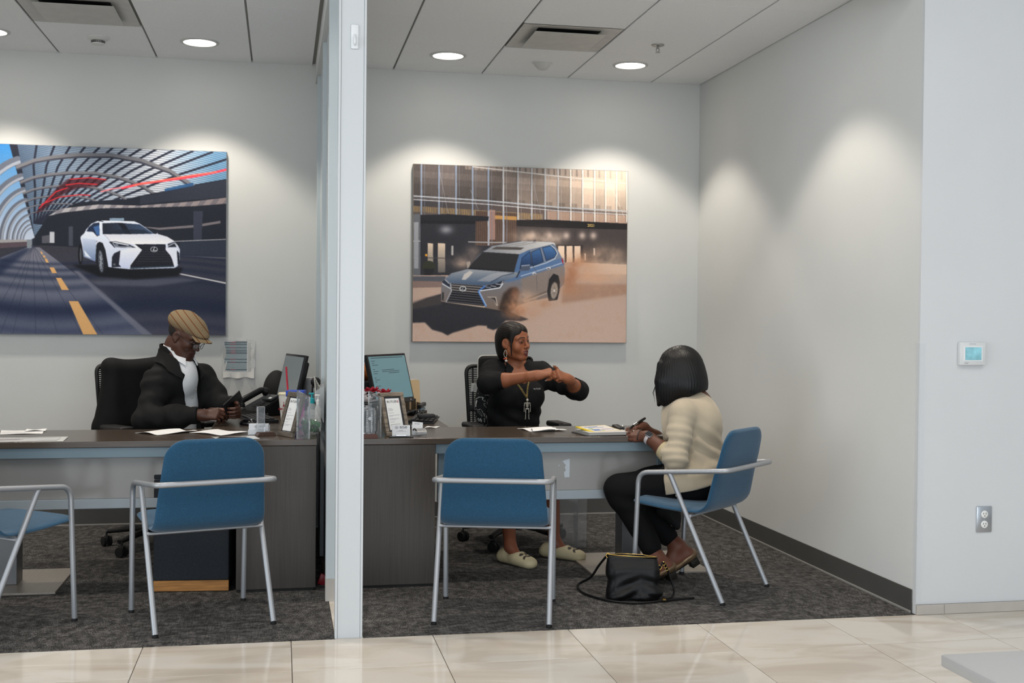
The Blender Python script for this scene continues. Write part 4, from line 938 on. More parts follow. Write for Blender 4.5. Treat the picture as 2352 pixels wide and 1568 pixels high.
# ============ woman in the cream cardigan, seated side-on at the end of the right desk
def woman_cream():
    p = thing('person', 'woman in a cream cardigan with a black bob, seen from behind her left side', 'person', (2.13, 5.9, 0))
    c = A_(2.072, 5.975, 1.110); M = frame((-.93, .30, -.24)); s = 1.0; skin = '#5a3729'
    F = unit(A_(-.87, .49, 0)); Lf = A_(-F[1], F[0], 0)
    shL, elL, wrL = A_(2.045, 5.815, .895), A_(1.985, 5.745, .665), A_(1.882, 5.905, .765)
    shR, elR, wrR = A_(2.190, 6.105, .895), A_(2.060, 6.150, .690), A_(1.905, 6.080, .800)
    nb = A_(2.135, 5.965, .955); hL, hR = A_(2.095, 5.815, .525), A_(2.185, 5.965, .525)
    kL, kR = A_(1.765, 5.985, .475), A_(1.790, 6.145, .475); aL, aR = A_(1.925, 5.845, .138), A_(2.085, 5.985, .170)
    hA, nA = hand_prims(wrL, (-.55, .80, .10), (-.30, -.35, .88), -1, [(22, 30, 15), (25, 32, 16), (28, 36, 18), (32, 40, 20)], ((.5, .8, -.15), (.0, 1, -.1), .3), .95, .03)
    hB, nB = hand_prims(wrR, (-.80, -.55, -.08), (-.20, .10, .95), 1, [(35, 45, 22), (38, 48, 22), (42, 50, 22), (46, 52, 22)], ((.5, .8, -.3), (.05, .95, -.35), .5), .93, .02)
    def foot(a, toe, heel): return [cone(a, heel, .033, .030, .02), cone(heel, toe, .030, .024, .03), cone(a, toe, .030, .022, .04)]
    heL, toL = A_(1.975, 5.835, .098), A_(1.800, 5.800, .035); heR, toR = A_(2.140, 5.975, .128), A_(1.990, 5.955, .040)
    body = [cone(nb, c + M @ A_(0, -.035, -.06), .055, .052, .03)] + head_prims(c, M, s, True) + [cone(nb + A_(.03, 0, -.04), A_(2.15, 5.89, .6), .10, .12, .06), cone(shL, shR, .05, .05, .05)]
    body += chain([shL, elL], [.046, .040]) + chain([elL, elL * .6 + wrL * .4, wrL], [.043, .041, .028]) + chain([shR, elR], [.046, .040]) + chain([elR, elR * .6 + wrR * .4, wrR], [.043, .041, .028]) + hA + hB
    body += chain([hL, kL, aL], [.085, .058, .036]) + chain([hR, kR, aR], [.085, .058, .036]) + foot(aL, toL, heL) + foot(aR, toR, heR)
    def col(V):
        return mixc(skin, face_masks(V, c, M, s, '#54302c', '#120c0a', '#402519') + [(np.clip((.3 - V[:, 2]) * 8, 0, 1) * .6, '#7a4a38')])
    sdf_obj('body', body, skin_mat('skin_brown'), p, h=.003, col=col)
    eyes(c, M, s, p, (0, -.3))
    # bob
    L = lambda x, y, z: c + s * (M @ A_(x, y, z))
    G = lambda x, y, z: c + x * Lf + y * F + z * A_(0, 0, 1)          # upright frame for the hanging hair
    U3 = np.stack([Lf, F, A_(0, 0, 1)], 1)
    hair = [ell(L(0, -.018, .028), A_(.092, .110, .100), .02, M), ell(G(0, -.020, -.02), A_(.112, .122, .115), .05, U3), ell(G(0, -.045, -.085), A_(.118, .112, .10), .06, U3)]
    for q in (-1, 1):
        hair += [ell(G(q * .082, .040, -.09), A_(.040, .056, .105), .05, U3), cone(G(q * .085, .060, -.06), G(q * .070, .088, -.185), .034, .007, .03), cone(L(q * .05, .085, .055), G(q * .082, .092, -.06), .012, .010, .02)]
    hair += [ell(G(0, .150, -.04), A_(.058, .105, .16), .012, U3, True)]
    hc = [plane(G(0, -.02, -.158), A_(0, 0, -1) - F * .42 + Lf * 0)]
    def hdisp(V):
        d = V - c; a = np.arctan2(d @ Lf, d @ F); z = d[:, 2]
        return .0006 * np.sin(a * 58 + 2.2 * np.sin(z * 24) + 1.5 * wob(V, 14)) + .0006 * np.sin(a * 131 + 3 * np.sin(z * 17)) + .0014 * wob(V, 26)
    mh = mat('hair_black', '#08080a', .42, spec=.35)
    ho = sdf_obj('hair', hair, mh, p, cuts=hc, h=.003, disp=hdisp)
    st = MB(); r2 = random.Random(5)
    for k in range(70):       # loose ends along the hem and the front lock
        a = r2.uniform(-2.6, .9); rr = .112 + r2.uniform(-.02, .006); x, y = math.sin(a) * rr * 1.0, math.cos(a) * rr - .03
        z0 = -.115 - .035 * (y > .02); ln = r2.uniform(.03, .055)
        b0 = Vector(G(x * .98, y * .98, z0)); b1 = Vector(G(x * 1.0, y * 1.0 + .004, z0 - ln * .7 - .42 * max(0, y) * .35)); st.tube([b0, (b0 + b1) / 2, b1], [.0022, .0018, .0006], 4)
    for k in range(3): st.tube([Vector(G(.080 - .004 * k, .098, -.06)), Vector(G(.078, .112 + .003 * k, -.12)), Vector(G(.072, .108, -.17 + .01 * k))], [.0012, .001, .0004], 4)
    st.obj('loose_strand', mh, ho, 60)
    # cardigan
    to = [ell((2.135, 5.925, .78), (.155, .158, .16), .06), ell((2.125, 5.955, .885), (.122, .142, .10), .07), ell((2.150, 5.90, .62), (.158, .163, .16), .06), cone(shL, shR, .062, .062, .07), cone(nb + A_(.01, 0, -.03), nb + A_(.004, 0, .02), .085, .066, .05), ell((2.180, 5.935, .84), (.098, .132, .13), .06), ell((2.045, 5.965, .80), (.095, .13, .11), .06)]
    to += [ell((2.145, 5.885, .535), (.182, .190, .125), .06), cone(hL + A_(0, 0, -.01), hL + (kL - hL) * .40, .132, .120, .04), cone(hR, hR + (kR - hR) * .40, .132, .120, .04), cone(hL + (kL - hL) * .3 + A_(0, 0, .04), hR + (kR - hR) * .3 + A_(0, 0, .04), .10, .10, .06)]
    cu = elL + (wrL - elL) * .36; cuR = elR + (wrR - elR) * .5
    sl = chain([shL, elL], [.069, .062], .016) + chain([elL, cu + (wrL - elL) * .2], [.062, .047], .016) + chain([shR, elR], [.074, .064], .05) + chain([elR, cuR + (wrR - elR) * .2], [.060, .050], .03)
    dL, dR = unit(wrL - elL), unit(wrR - elR)
    cuts = [lambda P: np.where(np.linalg.norm(P - cu, axis=1) < .085, (P - cu) @ dL, -1.), lambda P: np.where(np.linalg.norm(P - cuR, axis=1) < .09, (P - cuR) @ dR, -1.), plane(A_(1.95, 5.8, .478), A_(.26, 0, -1)), plane(A_(1.955, 5.80, .5), A_(-1, .45, -.12))]
    def disp(V):
        f = .0016 * wob(V, 32)
        d = elL - shL; t = (V - shL) @ d / (d @ d); r = np.linalg.norm(V - shL - np.clip(t, 0, 1)[:, None] * d, axis=1)
        on = soft(r - .088, .03)
        f += on * .0042 * np.sin(t * 15 + 3.2 * wob(V, 7) + 12 * (V - shL) @ F) * np.clip(t * 2.2, 0, 1)
        f += on * .0022 * np.sin(t * 37 + 4 * wob(V, 8)) * np.clip(t * 1.5, 0, 1)
        sl_ = V[:, 2] + .55 * (V[:, 0] - 2.1)       # creases slanting down from the armpit to the back
        f += (1 - on) * .0075 * np.sin(sl_ * 84 + 3.2 * wob(V, 8)) * np.exp(-((sl_ - .77) / .085) ** 2) * np.clip((V[:, 0] - 2.03) * 12, 0, 1)
        f += (1 - on) * .0045 * np.sin(V[:, 2] * 58 - 16 * (V[:, 0] - 2.1) + 3 * wob(V, 7)) * np.exp(-((V[:, 2] - .60) / .07) ** 2)
        return f
    mk = mat('cream_knit', '#b3a691', .9, spec=.2, noise=(30, .03), bump=(700, .25), sheen=.2)
    sdf_obj('cardigan', to + sl, mk, p, cuts=cuts, h=.004, disp=disp)
    d = dL; r0 = .0545
    b = MB(); u0 = cu - d * .026
    rings = []
    b.tube([u0 + d * k * .0045 for k in range(10)], [r0 + (.0014 if k % 2 else 0) - .0008 * k for k in range(10)], 28); b.obj('cuff', mat('cream_rib', '#b5a684', .9, bump=(900, .3)), p, 60)
    for k, (x, y, z) in enumerate(project(((1.985, 5.72, .520), (1.985, 5.72, .478)), to, .006)[0]): MB().lathe([(.0055, 0), (.005, .003), (.0001, .003)], 12, M=Matrix.Translation((x, y, z)) @ Matrix.Rotation(PI / 2, 4, 'X') @ Matrix.Rotation(-.5, 4, 'Y')).obj('button', mat('cream_button', '#d9ccb4', .3), p, 60)
    # trousers
    tr = chain([hL, kL], [.112, .082], .05) + chain([kL, aL + (kL - aL) * .16], [.080, .056], .04) + chain([hR, kR], [.112, .082], .05) + chain([kR, aR + (kR - aR) * .16], [.080, .056], .04) + [ell((2.145, 5.885, .545), (.165, .175, .115), .06)]
    cl = [lambda P: np.where((np.linalg.norm(P - aL, axis=1) < .14) & (P[:, 2] < .26), (P - aL - (kL - aL) * .17) @ unit(aL - kL), -1.) if False else np.full(len(P), -1.)]
    mt = mat('black_trousers', '#0c0c0e', .85, spec=.25, bump=(400, .15))
    sdf_obj('trousers', tr, mt, p, h=.005, disp=lambda V: .003 * wob(V, 24) + .003 * np.sin(V[:, 2] * 70 + 3 * wob(V, 10)) * soft(np.abs(V[:, 2] - .42) - .06, .05))
    # bronze mules with black block heels
    mb_ = mat('bronze_leather', '#77624a', .34, .45, noise=(40, .2)); mk2 = mat('heel_black', '#17140f', .5)
    for a, to_, he in ((aL, toL, heL), (aR, toR, heR)):
        d = unit(to_ - he); up = unit(A_(0, 0, 1) - d * d[2]); sd = np.cross(d, up); Mx = np.stack([sd, d, up], 1)
        ctr = (to_ + he) / 2
        sh = [ell(he - up * .012 - d * .004, A_(.040, .046, .030), .02, Mx), ell(ctr - up * .016, A_(.036, .08, .022), .03, Mx), ell(to_ - d * .01 + up * .004, A_(.042, .066, .034), .03, Mx), ell(he + up * .034 + d * .022, A_(.032, .05, .034), .01, Mx, True), ell(ctr + up * .03, A_(.031, .075, .036), .01, Mx, True)]
        so = sdf_obj('mule', sh, mb_, p, h=.003)
        hp = he - up * .034 - d * .006
        MB().box(-.024, .024, -.026, .024, -.044, .004, .004, M=Matrix(((sd[0], d[0], up[0], hp[0]), (sd[1], d[1], up[1], hp[1]), (sd[2], d[2], up[2], hp[2]), (0, 0, 0, 1)))).obj('heel', mk2, so, 60)
        MB().tube([he - up * .038 - d * .03, ctr - up * .034, to_ - up * .022 + d * .03, to_ + d * .06 - up * .008], [.026, .028, .032, .012], 12, rz=.22).obj('sole', mk2, so, 60)
    # watch, hair tie, rings
    w = wrL - dL * .022; n = unit(A_(-.30, -.62, .72)); n = unit(n - dL * (n @ dL)); sx = np.cross(dL, n)
    Mw = Matrix(((sx[0], dL[0], n[0], w[0]), (sx[1], dL[1], n[1], w[1]), (sx[2], dL[2], n[2], w[2]), (0, 0, 0, 1)))
    wb = MB().tube([(.0335 * math.cos(t), 0, .0335 * math.sin(t)) for t in np.arange(0, 6.28, .25)], .010, 10, closed=True, M=Mw, rz=.16).obj('watch', mat('watch_band', '#b9b2b4', .5), p, 60)
    MB().box(-.0165, .0165, -.0195, .0195, .029, .040, .006, M=Mw).obj('watch_case', mat('watch_silver', '#b5b5b8', .2, .9), wb, 60); MB().box(-.0145, .0145, -.0175, .0175, .0395, .0408, .0005, M=Mw).obj('watch_face', mat('watch_glass', '#2e3034', .08), wb)
    h1 = wrL + unit(A_(-.55, .80, .10)) * .045; hd_ = unit(A_(-.55, .80, .10)); n2 = unit(A_(-.30, -.35, .88) - hd_ * (A_(-.30, -.35, .88) @ hd_)); s2 = np.cross(hd_, n2)
    MB().tube([h1 + s2 * .040 * math.cos(t) + n2 * .0225 * math.sin(t) + hd_ * .012 * math.cos(t) for t in np.arange(0, 6.28, .25)], .0022, 6, closed=True).obj('hair_tie', mat('black_cord', '#0e0e10', .5), p, 60)
    kp = hand_knuckle = wrL + hd_ * .100 * .95
    rg = MB().tube([kp + s2 * (.012 + .0092 * math.cos(t)) + n2 * (-.004 + .0092 * math.sin(t)) + hd_ * .0 for t in np.arange(0, 6.28, .4)], .0024, 6, closed=True).obj('ring', mat('gold_chain', '#b89a4e', .3, .9), p, 60)
    MB().sphere(kp + s2 * .012 + n2 * .008, (.005, .005, .004), 8).obj('stone', mat('silver_chain', '#b9b6ae', .28, .9), rg, 60)
    return p
rebase(woman_cream())
# ------------------------------------------------------------------ office chairs
M_chb = mat('chair_black', '#131314', .55, noise=(20, .1)); M_fab = mat('chair_fabric', '#161617', .9, bump=(400, .2))
def office_chair(label, loc, rz, phase):
    """faces +y in its own frame"""
    c = thing('office_chair', label, 'chair', loc, rz, 'black office chairs on castors')
    b = MB().lathe([(.045, .085), (.05, .10), (.045, .135), (.03, .15)], 20)
    b.obj('hub', M_chb, c, 40)
    for k in range(5):
        a = k * 2 * PI / 5 + phase; d = Vector((math.cos(a), math.sin(a), 0))
        MB().tube([d * .03 + Vector((0, 0, .118)), d * .18 + Vector((0, 0, .108)), d * .325 + Vector((0, 0, .085))], [.030, .025, .018], 8, rz=.75).obj('base_arm', M_chb, c, 60)
        p = d * .325; s = Vector((-d.y, d.x, 0)); q = p + s * .018
        Mw = Matrix.Translation((q.x, q.y, .0295)) @ Matrix.Rotation(a + k, 4, 'Z')
        w = MB()
        for sx in (-.017, .017): w.lathe([(.012, -.009), (.029, -.008), (.029, .008), (.012, .009)], 20, M=Mw @ Matrix.Translation((sx, 0, 0)) @ Matrix.Rotation(PI / 2, 4, 'Y'))
        w.box(-.009, .009, -.022, .018, -.002, .036, .006, M=Mw); w.tube([Mw @ Vector((0, 0, .03)), Vector((q.x, q.y, .086))], .006, 8)
        w.obj('castor', M_chb, c, 40)
    MB().tube([(0, 0, .14), (0, 0, .40)], [.027, .02], 16).obj('gas_column', mat('chair_metal', '#2c2c2e', .35, .7), c, 60)
    MB().box(-.12, .12, -.13, .10, .385, .43, .015).obj('tilt_box', M_chb, c, 40)
    MB().box(-.25, .25, -.24, .235, .43, .485, .035, seg=4).obj('seat', M_fab, c, 179)
    # arms
    for s in (-1, 1):
        MB().tube(rounded_path([(s * .17, -.03, .425), (s * .285, -.03, .43), (s * .285, -.02, .70)], .05), .017, 8, rz=1.5).obj('arm_post', M_chb, c, 60)
        MB().box(s * .275 - .045, s * .275 + .045, -.13, .12, .705, .74, .014, seg=3).obj('arm_pad', mat('arm_pad', '#1b1b1d', .5), c, 60)
    # back: outer frame with a mesh panel, on a spine
    MB().tube(rounded_path([(0, -.12, .40), (0, -.33, .42), (0, -.315, .62), (0, -.33, .9)], .08), .024, 8, rz=1.7).obj('spine', M_chb, c, 60)
    fr = rounded_path([(-.22, -.275, .53), (-.245, -.31, 1.075), (.245, -.31, 1.075), (.22, -.275, .53)], .05, 6)
    MB().tube(fr, .0125, 8, closed=True).obj('back_frame', M_chb, c, 60)
    m = MB()
    for k in range(46):
        z = .545 + k * .0115; y = -.275 - .035 * (z - .53) / .545 - .004; w = .22 + .022 * (z - .53) / .545
        m.box(-w, w, y - .0015, y + .0015, z, z + .0075)
    for x in np.arange(-.2, .21, .04): m.verts([(x - .006, -.2765, .54), (x + .006, -.2765, .54), (x + .006, -.3125, 1.07), (x - .006, -.3125, 1.07)], [(0, 1, 2, 3)])
    o = m.obj('mesh_panel', mat('chair_mesh', '#1d1d20', .6), c); o['kind'] = 'stuff'
    MB().box(-.235, .235, -.305, -.285, .79, .83, .006).obj('lumbar_bar', M_chb, c, 40)
    return c
och = office_chair('black mesh-back office chair behind the woman in the black polo', (1.425, 7.09, 0), PI + .10, .808)
office_chair('black office chair under the man with the flat cap', (-.70, 7.24, 0), PI + .62, .305)
# black back cushion with white piping on the right chair
cu = thing('back_cushion', 'black back cushion with white piping on the right office chair', 'cushion', (1.402, 7.335, .84))
MB().box(-.185, .175, -.035, .03, -.10, .300, .03, seg=4).obj('pad', M_fab, cu, 179)
MB().tube(rounded_path([(-.187, -.03, -.09), (-.187, -.03, .285), (-.165, -.03, .304), (-.06, -.03, .305)], .03), .0035, 6).obj('piping', mat('piping_white', '#c9c6bf', .7), cu, 60)
# marbled pillow strapped on in front of it
mm = mat('marble_cloth', '#0d0d0f', .8); nt = mm.node_tree; N = nt.nodes.new; K = nt.links.new
tc = N('ShaderNodeTexCoord'); n = N('ShaderNodeTexNoise'); n.inputs['Scale'].default_value = 7; n.inputs['Detail'].default_value = 3; n.inputs['Distortion'].default_value = 1.6; K(tc.outputs['Object'], n.inputs['Vector'])
mu = N('ShaderNodeMath'); mu.operation = 'MULTIPLY'; mu.inputs[1].default_value = 75; sn = N('ShaderNodeMath'); sn.operation = 'SINE'; K(n.outputs[0], mu.inputs[0]); K(mu.outputs[0], sn.inputs[0])
r = N('ShaderNodeValToRGB'); r.color_ramp.elements[0].position = .88; r.color_ramp.elements[0].color = (.006, .006, .007, 1); r.color_ramp.elements[1].position = .97; r.color_ramp.elements[1].color = (*srgb('#c6c4c0'), 1); K(sn.outputs[0], r.inputs[0]); K(r.outputs[0], nt.nodes['Principled BSDF'].inputs['Base Color'])
pl = thing('lumbar_pillow', 'black and white marbled lumbar pillow strapped to the right office chair', 'pillow', (1.37, 7.262, .70))
pv = [ell((-.118, -.005, .12), (.055, .045, .165), .02), ell((.0, .012, .12), (.17, .035, .165), .05)]
sdf_obj('pad', pv, mm, pl, h=.005, disp=lambda V: .003 * wob(V, 30))
MB().box(-.222, -.150, .038, .046, .195, .245, .002, M=Matrix.Rotation(.12, 4, 'Y')).box(-.226, -.214, .0, .046, .195, .245, .002, M=Matrix.Rotation(.12, 4, 'Y')).obj('strap', mat('strap_white', '#b9bbbb', .8), pl)
# jacket hung over the left chair's back
jk = thing('hung_jacket', 'black jacket hung over the back of the left office chair', 'jacket', (-.845, 7.32, .70))
Rz = np.array([[math.cos(.62), -math.sin(.62), 0], [math.sin(.62), math.cos(.62), 0], [0, 0, 1]])
R_ = lambda x, y, z: Rz @ A_(x, y, z)
off = A_(.02, .13, 0)
js = [rbox(R_(-.0, .0, .20) + off * 0, A_(.20, .055, .20), Rz, .05, .03), cone(R_(-.20, .02, .02), R_(-.165, .0, .36), .055, .045, .05), cone(R_(.20, .02, .02), R_(.165, .0, .36), .055, .045, .05), cone(R_(-.165, 0, .375), R_(.165, 0, .375), .035, .035, .05), cone(R_(-.205, .02, .02), R_(-.235, .03, -.26), .05, .055, .03), cone(R_(.23, .02, .02), R_(.25, .03, -.26), .05, .05, .03), rbox(R_(0, .0, -.08), A_(.225, .045, .20), Rz, .04, .03)]
jv = sdf_obj('body', js, MATS['black_jacket'], jk, h=.006, disp=lambda V: .005 * wob(V, 17) + .004 * np.sin((V @ Rz)[:, 0] * 45 + 3 * wob(V, 7)) * np.clip((.3 - V[:, 2]) * 4, 0, 1))
# small round emblem at the collar of the hung jacket
lp = R_(.155, -.048, .392)
MB().tube([A_(*lp) + .017 * math.cos(t) * unit(Rz[:, 0]) + A_(0, 0, .0095 * math.sin(t)) for t in np.arange(0, 6.28, .35)], .0022, 6, closed=True).tube([A_(*lp) - .013 * unit(Rz[:, 0]), A_(*lp) + .013 * unit(Rz[:, 0])], .0022, 6).tube([A_(*lp) + A_(0, 0, -.008), A_(*lp) + A_(0, 0, .008)], .002, 6).obj('emblem', mat('stitch_white', '#c9c9c9', .6), jk, 60)
# ------------------------------------------------------------------ handbag on the carpet
mbag = mat('black_leather', '#08080a', .45, spec=.35, bump=(120, .25)); brass = mat('brass', '#b99a55', .25, .95)
bg = thing('handbag', 'black leather crossbody bag slumped on the carpet beside the woman in cream', 'handbag', (1.712, 5.565, 0), math.radians(-8))
bs = [rbox((0, 0, .085), A_(.118, .055, .085), np.eye(3), .03, .03), rbox((-.006, 0, .165), A_(.124, .030, .06), np.eye(3), .02, .05), ell((.06, -.015, .03), (.075, .065, .035), .04), ell((-.07, -.01, .03), (.07, .06, .035), .04)]
def bd(V):
    f = .003 * wob(V, 24); f += .006 * np.sin((V[:, 2] + .55 * np.abs(V[:, 0] - .03)) * 85 + 2 * wob(V, 10)) * np.clip((.14 - V[:, 2]) * 9, 0, 1); return f
sdf_obj('body', bs, mbag, bg, cuts=[lambda P: P[:, 2] - .208 + .06 * P[:, 0], lambda P: .002 - P[:, 2]], h=.004, disp=lambda V: bd(V) * (V[:, 2] > .008))
rim = [(-.128, -.004, .216), (-.06, -.022, .212), (.04, -.024, .207), (.116, -.004, .202), (.05, .020, .208), (-.06, .022, .213)]
MB().tube(rim, .0042, 6, closed=True).obj('rim', mbag, bg, 60)
MB().tube([(x, y - .0015, z + .003) for x, y, z in rim[:4]], .0022, 6).obj('zip', brass, bg, 60)
MB().tube([(x, y + .0015, z + .003) for x, y, z in rim[3:] + rim[:1]], .0022, 6).obj('zip', brass, bg, 60)
for cx, cz in ((-.126, .214), (.128, .155)): MB().tube([(cx + .011 * math.cos(t), -.006, cz + .011 * math.sin(t)) for t in np.arange(0, 6.28, .5)], .0025, 6, closed=True).obj('ring', brass, bg, 60)
inv = Matrix.Translation((1.712, 5.565, 0)) @ Matrix.Rotation(math.radians(-8), 4, 'Z'); inv = inv.inverted()
def sweep(name, pts, m, parent, w=.011, t=.0022, n=8):
    P = [Vector(p) for p in pts]; sp = []
    for i in range(len(P) - 1):
        p0, p1, p2, p3 = P[max(i - 1, 0)], P[i], P[i + 1], P[min(i + 2, len(P) - 1)]
        for k in range(n):
            u = k / n; sp.append(.5 * ((2 * p1) + (p2 - p0) * u + (2 * p0 - 5 * p1 + 4 * p2 - p3) * u * u + (3 * p1 - p0 - 3 * p2 + p3) * u ** 3))
    sp.append(P[-1]); sp = [inv @ p for p in sp]
    return MB().tube(sp, t * 2.6, 8, rz=w / (t * 2.6) * .45).obj(name, m, parent, 60)
sweep('strap', [(1.588, 5.585, .218), (1.56, 5.65, .15), (1.545, 5.75, .07), (1.50, 5.82, .020), (1.485, 5.73, .010), (1.505, 5.62, .009), (1.575, 5.50, .009), (1.665, 5.44, .009), (1.75, 5.437, .009), (1.83, 5.455, .010), (1.93, 5.475, .010), (2.0, 5.487, .010)], mbag, bg, .014)
sweep('strap', [(1.838, 5.535, .155), (1.862, 5.560, .172), (1.885, 5.575, .150), (1.905, 5.58, .10), (1.925, 5.57, .04), (1.90, 5.52, .012), (1.84, 5.47, .014)], mbag, bg, .012)
for w in ((1.868, 5.562, .168), (1.880, 5.572, .152), (1.888, 5.575, .138)):
    q = inv @ Vector(w); MB().tube([(q.x + .007 * math.cos(t), q.y, q.z + .009 * math.sin(t)) for t in np.arange(0, 6.28, .6)], .0022, 5, closed=True).obj('chain_link', brass, bg, 60)
q = inv @ Vector((1.835, 5.452, .016)); MB().box(q.x - .008, q.x + .008, q.y - .012, q.y + .012, q.z - .002, q.z + .004, .001).obj('buckle', brass, bg)
# ------------------------------------------------------------------ low white table at the lower right corner
lt = thing('low_table', 'pale low table whose corner cuts into the lower right', 'table', (1.80, 2.96, 0))
MB().box(0, 1.0, -1.0, 0, .415, .45, .006).obj('top', mat('table_white', '#b4b4b4', .35), lt, 40)
for x, y in ((.10, -.06), (.92, -.06), (.10, -.94), (.92, -.94)): MB().box(x - .018, x + .018, y - .018, y + .018, 0, .415, .003).obj('leg', mat('table_leg', '#55565a', .4, .6), lt)
# ------------------------------------------------------------------ things on the desks
ZT = .7603
M_paper = mat('paper', '#e6e6e6', .8, spec=.2); M_ink = mat('ink', '#2b2b2e', .7); M_pblk = mat('black_plastic', '#121214', .38); M_grey = mat('print_grey', '#8f9296', .7)
M_clear = mat('clear_acrylic', '#f3f7fb', .04, spec=.7, trans=.92, ior=1.45)
def sheet(name, label, cat_, pts, lift=0., z=ZT, m=None, group=None, curl=.004, n=8):
    """four corners (x,y) of a loose sheet, gently waved, with thickness"""
    P = [Vector((x, y, 0)) for x, y in pts]; c = sum(P, Vector()) / 4; v, f = [], []
    for lay in (0, 1):
        for i in range(n + 1):
            for j in range(n + 1):
                u, w = i / n, j / n; p = (P[0] * (1 - u) + P[1] * u) * (1 - w) + (P[3] * (1 - u) + P[2] * u) * w - c
                h = curl * (math.sin(u * 3.1 + w * 2) ** 2) + lift * (u ** 2) * (1 - w)
                v.append((p.x, p.y, .0006 + h + (.0005 if lay == 0 else 0)))
    W = n + 1; S = W * W
    for i in range(n):
        for j in range(n): q = [i * W + j, (i + 1) * W + j, (i + 1) * W + j + 1, i * W + j + 1]; f += [q, [k + S for k in q[::-1]]]
    per = [i * W for i in range(n)] + [n * W + j for j in range(n)] + [i * W + n for i in range(n, 0, -1)] + [j for j in range(n, 0, -1)]
    for a, b in zip(per, per[1:] + per[:1]): f.append([a, a + S, b + S, b])
    mb = MB().verts(v, f); bmesh.ops.recalc_face_normals(mb.b, faces=mb.b.faces)
    o = mb.obj(name, m or M_paper, None, 60, (c.x, c.y, z)); return tag(o, label, cat_, group)
def lines(name, M, rows, m, parent):
    """flat bars of print: rows of (x0, x1, y, height) on a plane"""
    if 1 < len(rows) < 5:
        for r in rows: o = lines(name, M, [r], m, parent)
        return o
    b = MB()
    for x0, x1, y, h in rows: b.verts([(x0, y, 0), (x1, y, 0), (x1, y + h, 0), (x0, y + h, 0)], [(0, 1, 2, 3)], M)
    o = b.obj(name, m, parent)
    if len(rows) > 4: o['kind'] = 'stuff'
    return o
def emblem(M, r, m, parent, name='emblem'):
    """oval badge: a ring with a leaning L in it"""
    b = MB(); n = 28; v = []
    for k in range(n):
        a = 2 * PI * k / n
        for q in (1, .84): v.append((r * 1.28 * math.cos(a) * q, r * math.sin(a) * q, 0))
    b.verts(v, [(2 * k, 2 * ((k + 1) % n), 2 * ((k + 1) % n) + 1, 2 * k + 1) for k in range(n)], M)
    L = [(.02, .72), (.24, .72), (-.30, -.30), (.72, -.30), (.58, -.50), (-.66, -.50)]
    b.verts([(x * r, y * r, 0) for x, y in L], [(0, 1, 2, 5), (2, 3, 4, 5)], M); return b.obj(name, m, parent)
def flat_on(x, y, z, rz=0): return Matrix.Translation((x, y, z)) @ Matrix.Rotation(rz, 4, 'Z')
# ---- left desk: papers
o = sheet('paper_sheet', 'white paper lying at the far left end of the left desk', 'paper', [(-1.40, 6.37), (-1.20, 6.39), (-1.226, 6.58), (-1.44, 6.575)], curl=.002)
lines('print', flat_on(-.10, -.07, .0032), [(0, .15, .02 * k, .004) for k in range(6)], mat('print_faint', '#c3c6cc', .8), o)
sheet('paper_note', 'small folded note on the white paper at the left desk end', 'paper', [(-1.31, 6.50), (-1.21, 6.51), (-1.212, 6.585), (-1.31, 6.58)], z=ZT + .0035, curl=.005)
o = sheet('laminated_sheet', 'laminated printed sheet near the front edge of the left desk', 'paper', [(-1.36, 5.985), (-1.03, 5.985), (-1.043, 6.21), (-1.40, 6.20)], m=mat('laminate_sheet', '#d7d7d6', .15), curl=.001)
lines('print', flat_on(0, 0, .0024), [(-.16, .14, .075, .012), (-.16, -.03, -.06, .10), (-.02, .14, -.06, .11)], mat('print_panel', '#b9bbbd', .5), o); lines('print', flat_on(0, 0, .0026), [(-.16, -.035, -.04, .05), (-.16, .02, .088, .006)], mat('print_mauve', '#8a8286', .5), o)
sheet('paper_sheet', 'white paper with a lifted corner at the middle of the left desk', 'paper', [(-.745, 6.385), (-.62, 6.26), (-.43, 6.40), (-.53, 6.53)], curl=.010, m=M_paper)
sheet('paper_sheet', 'white paper right beside the card box on the left desk', 'paper', [(-.47, 6.37), (-.30, 6.20), (-.165, 6.34), (-.33, 6.50)], curl=.006, z=ZT + .001)
o = sheet('photo_print', 'dark glossy printed sheet under the right end of the left desk papers', 'paper', [(-.345, 6.135), (-.315, 6.03), (-.10, 6.0), (-.13, 6.17)], m=mat('photo_border', '#cfcfcd', .2), curl=.0008)
lines('print', flat_on(0, 0, .0021, -.12), [(-.085, .05, -.035, .075)], mat('photo_dark', '#2c2824', .2, noise=(60, .5)), o)
# ---- left desk: card box, crystal block
b = thing('card_holder', 'clear holder of white business cards at the left desk front', 'card holder', (-.110, 6.235, ZT), math.radians(-6))
MB().box(-.050, .050, -.012, .012, .003, .058, .001).obj('card_stack', mat('card_white', '#dadce0', .7), b)
MB().box(-.054, .054, -.016, .020, 0, .003, .001).box(-.054, .054, -.0165, -.0145, .003, .028).box(-.054, .054, .016, .018, .003, .05).obj('tray', mat('clear_thin', '#eef3f8', .08, alpha=.35), b)
emblem(frame_xz((-.012, -.0128, .044)), .0065, M_ink, b); text_mesh('lettering', 'BUTLER', .009, M_ink, b, frame_xz((.018, -.0128, .045)))
lines('print', frame_xz((0, -.0128, 0)), [(-.02, .012, .028, .002), (-.025, .02, .022, .0015), (-.025, .02, .018, .0015)], M_grey, b)
cr = thing('crystal_award', 'small clear crystal block on a dark wood base, left desk', 'award', (-.076, 6.20, ZT), math.radians(15))
MB().prism([(-.050, 0), (.050, 0), (.036, .020), (-.036, .020)], -.035, .035, bev=.002).obj('wood_base', mat('walnut', '#4b342a', .35, noise=(1, .2, (8, 60, 60))), cr)
MB().box(-.019, .019, -.014, .014, .0202, .150, .002, M=Matrix.Translation((-.025, 0, 0))).obj('crystal', M_clear, cr)
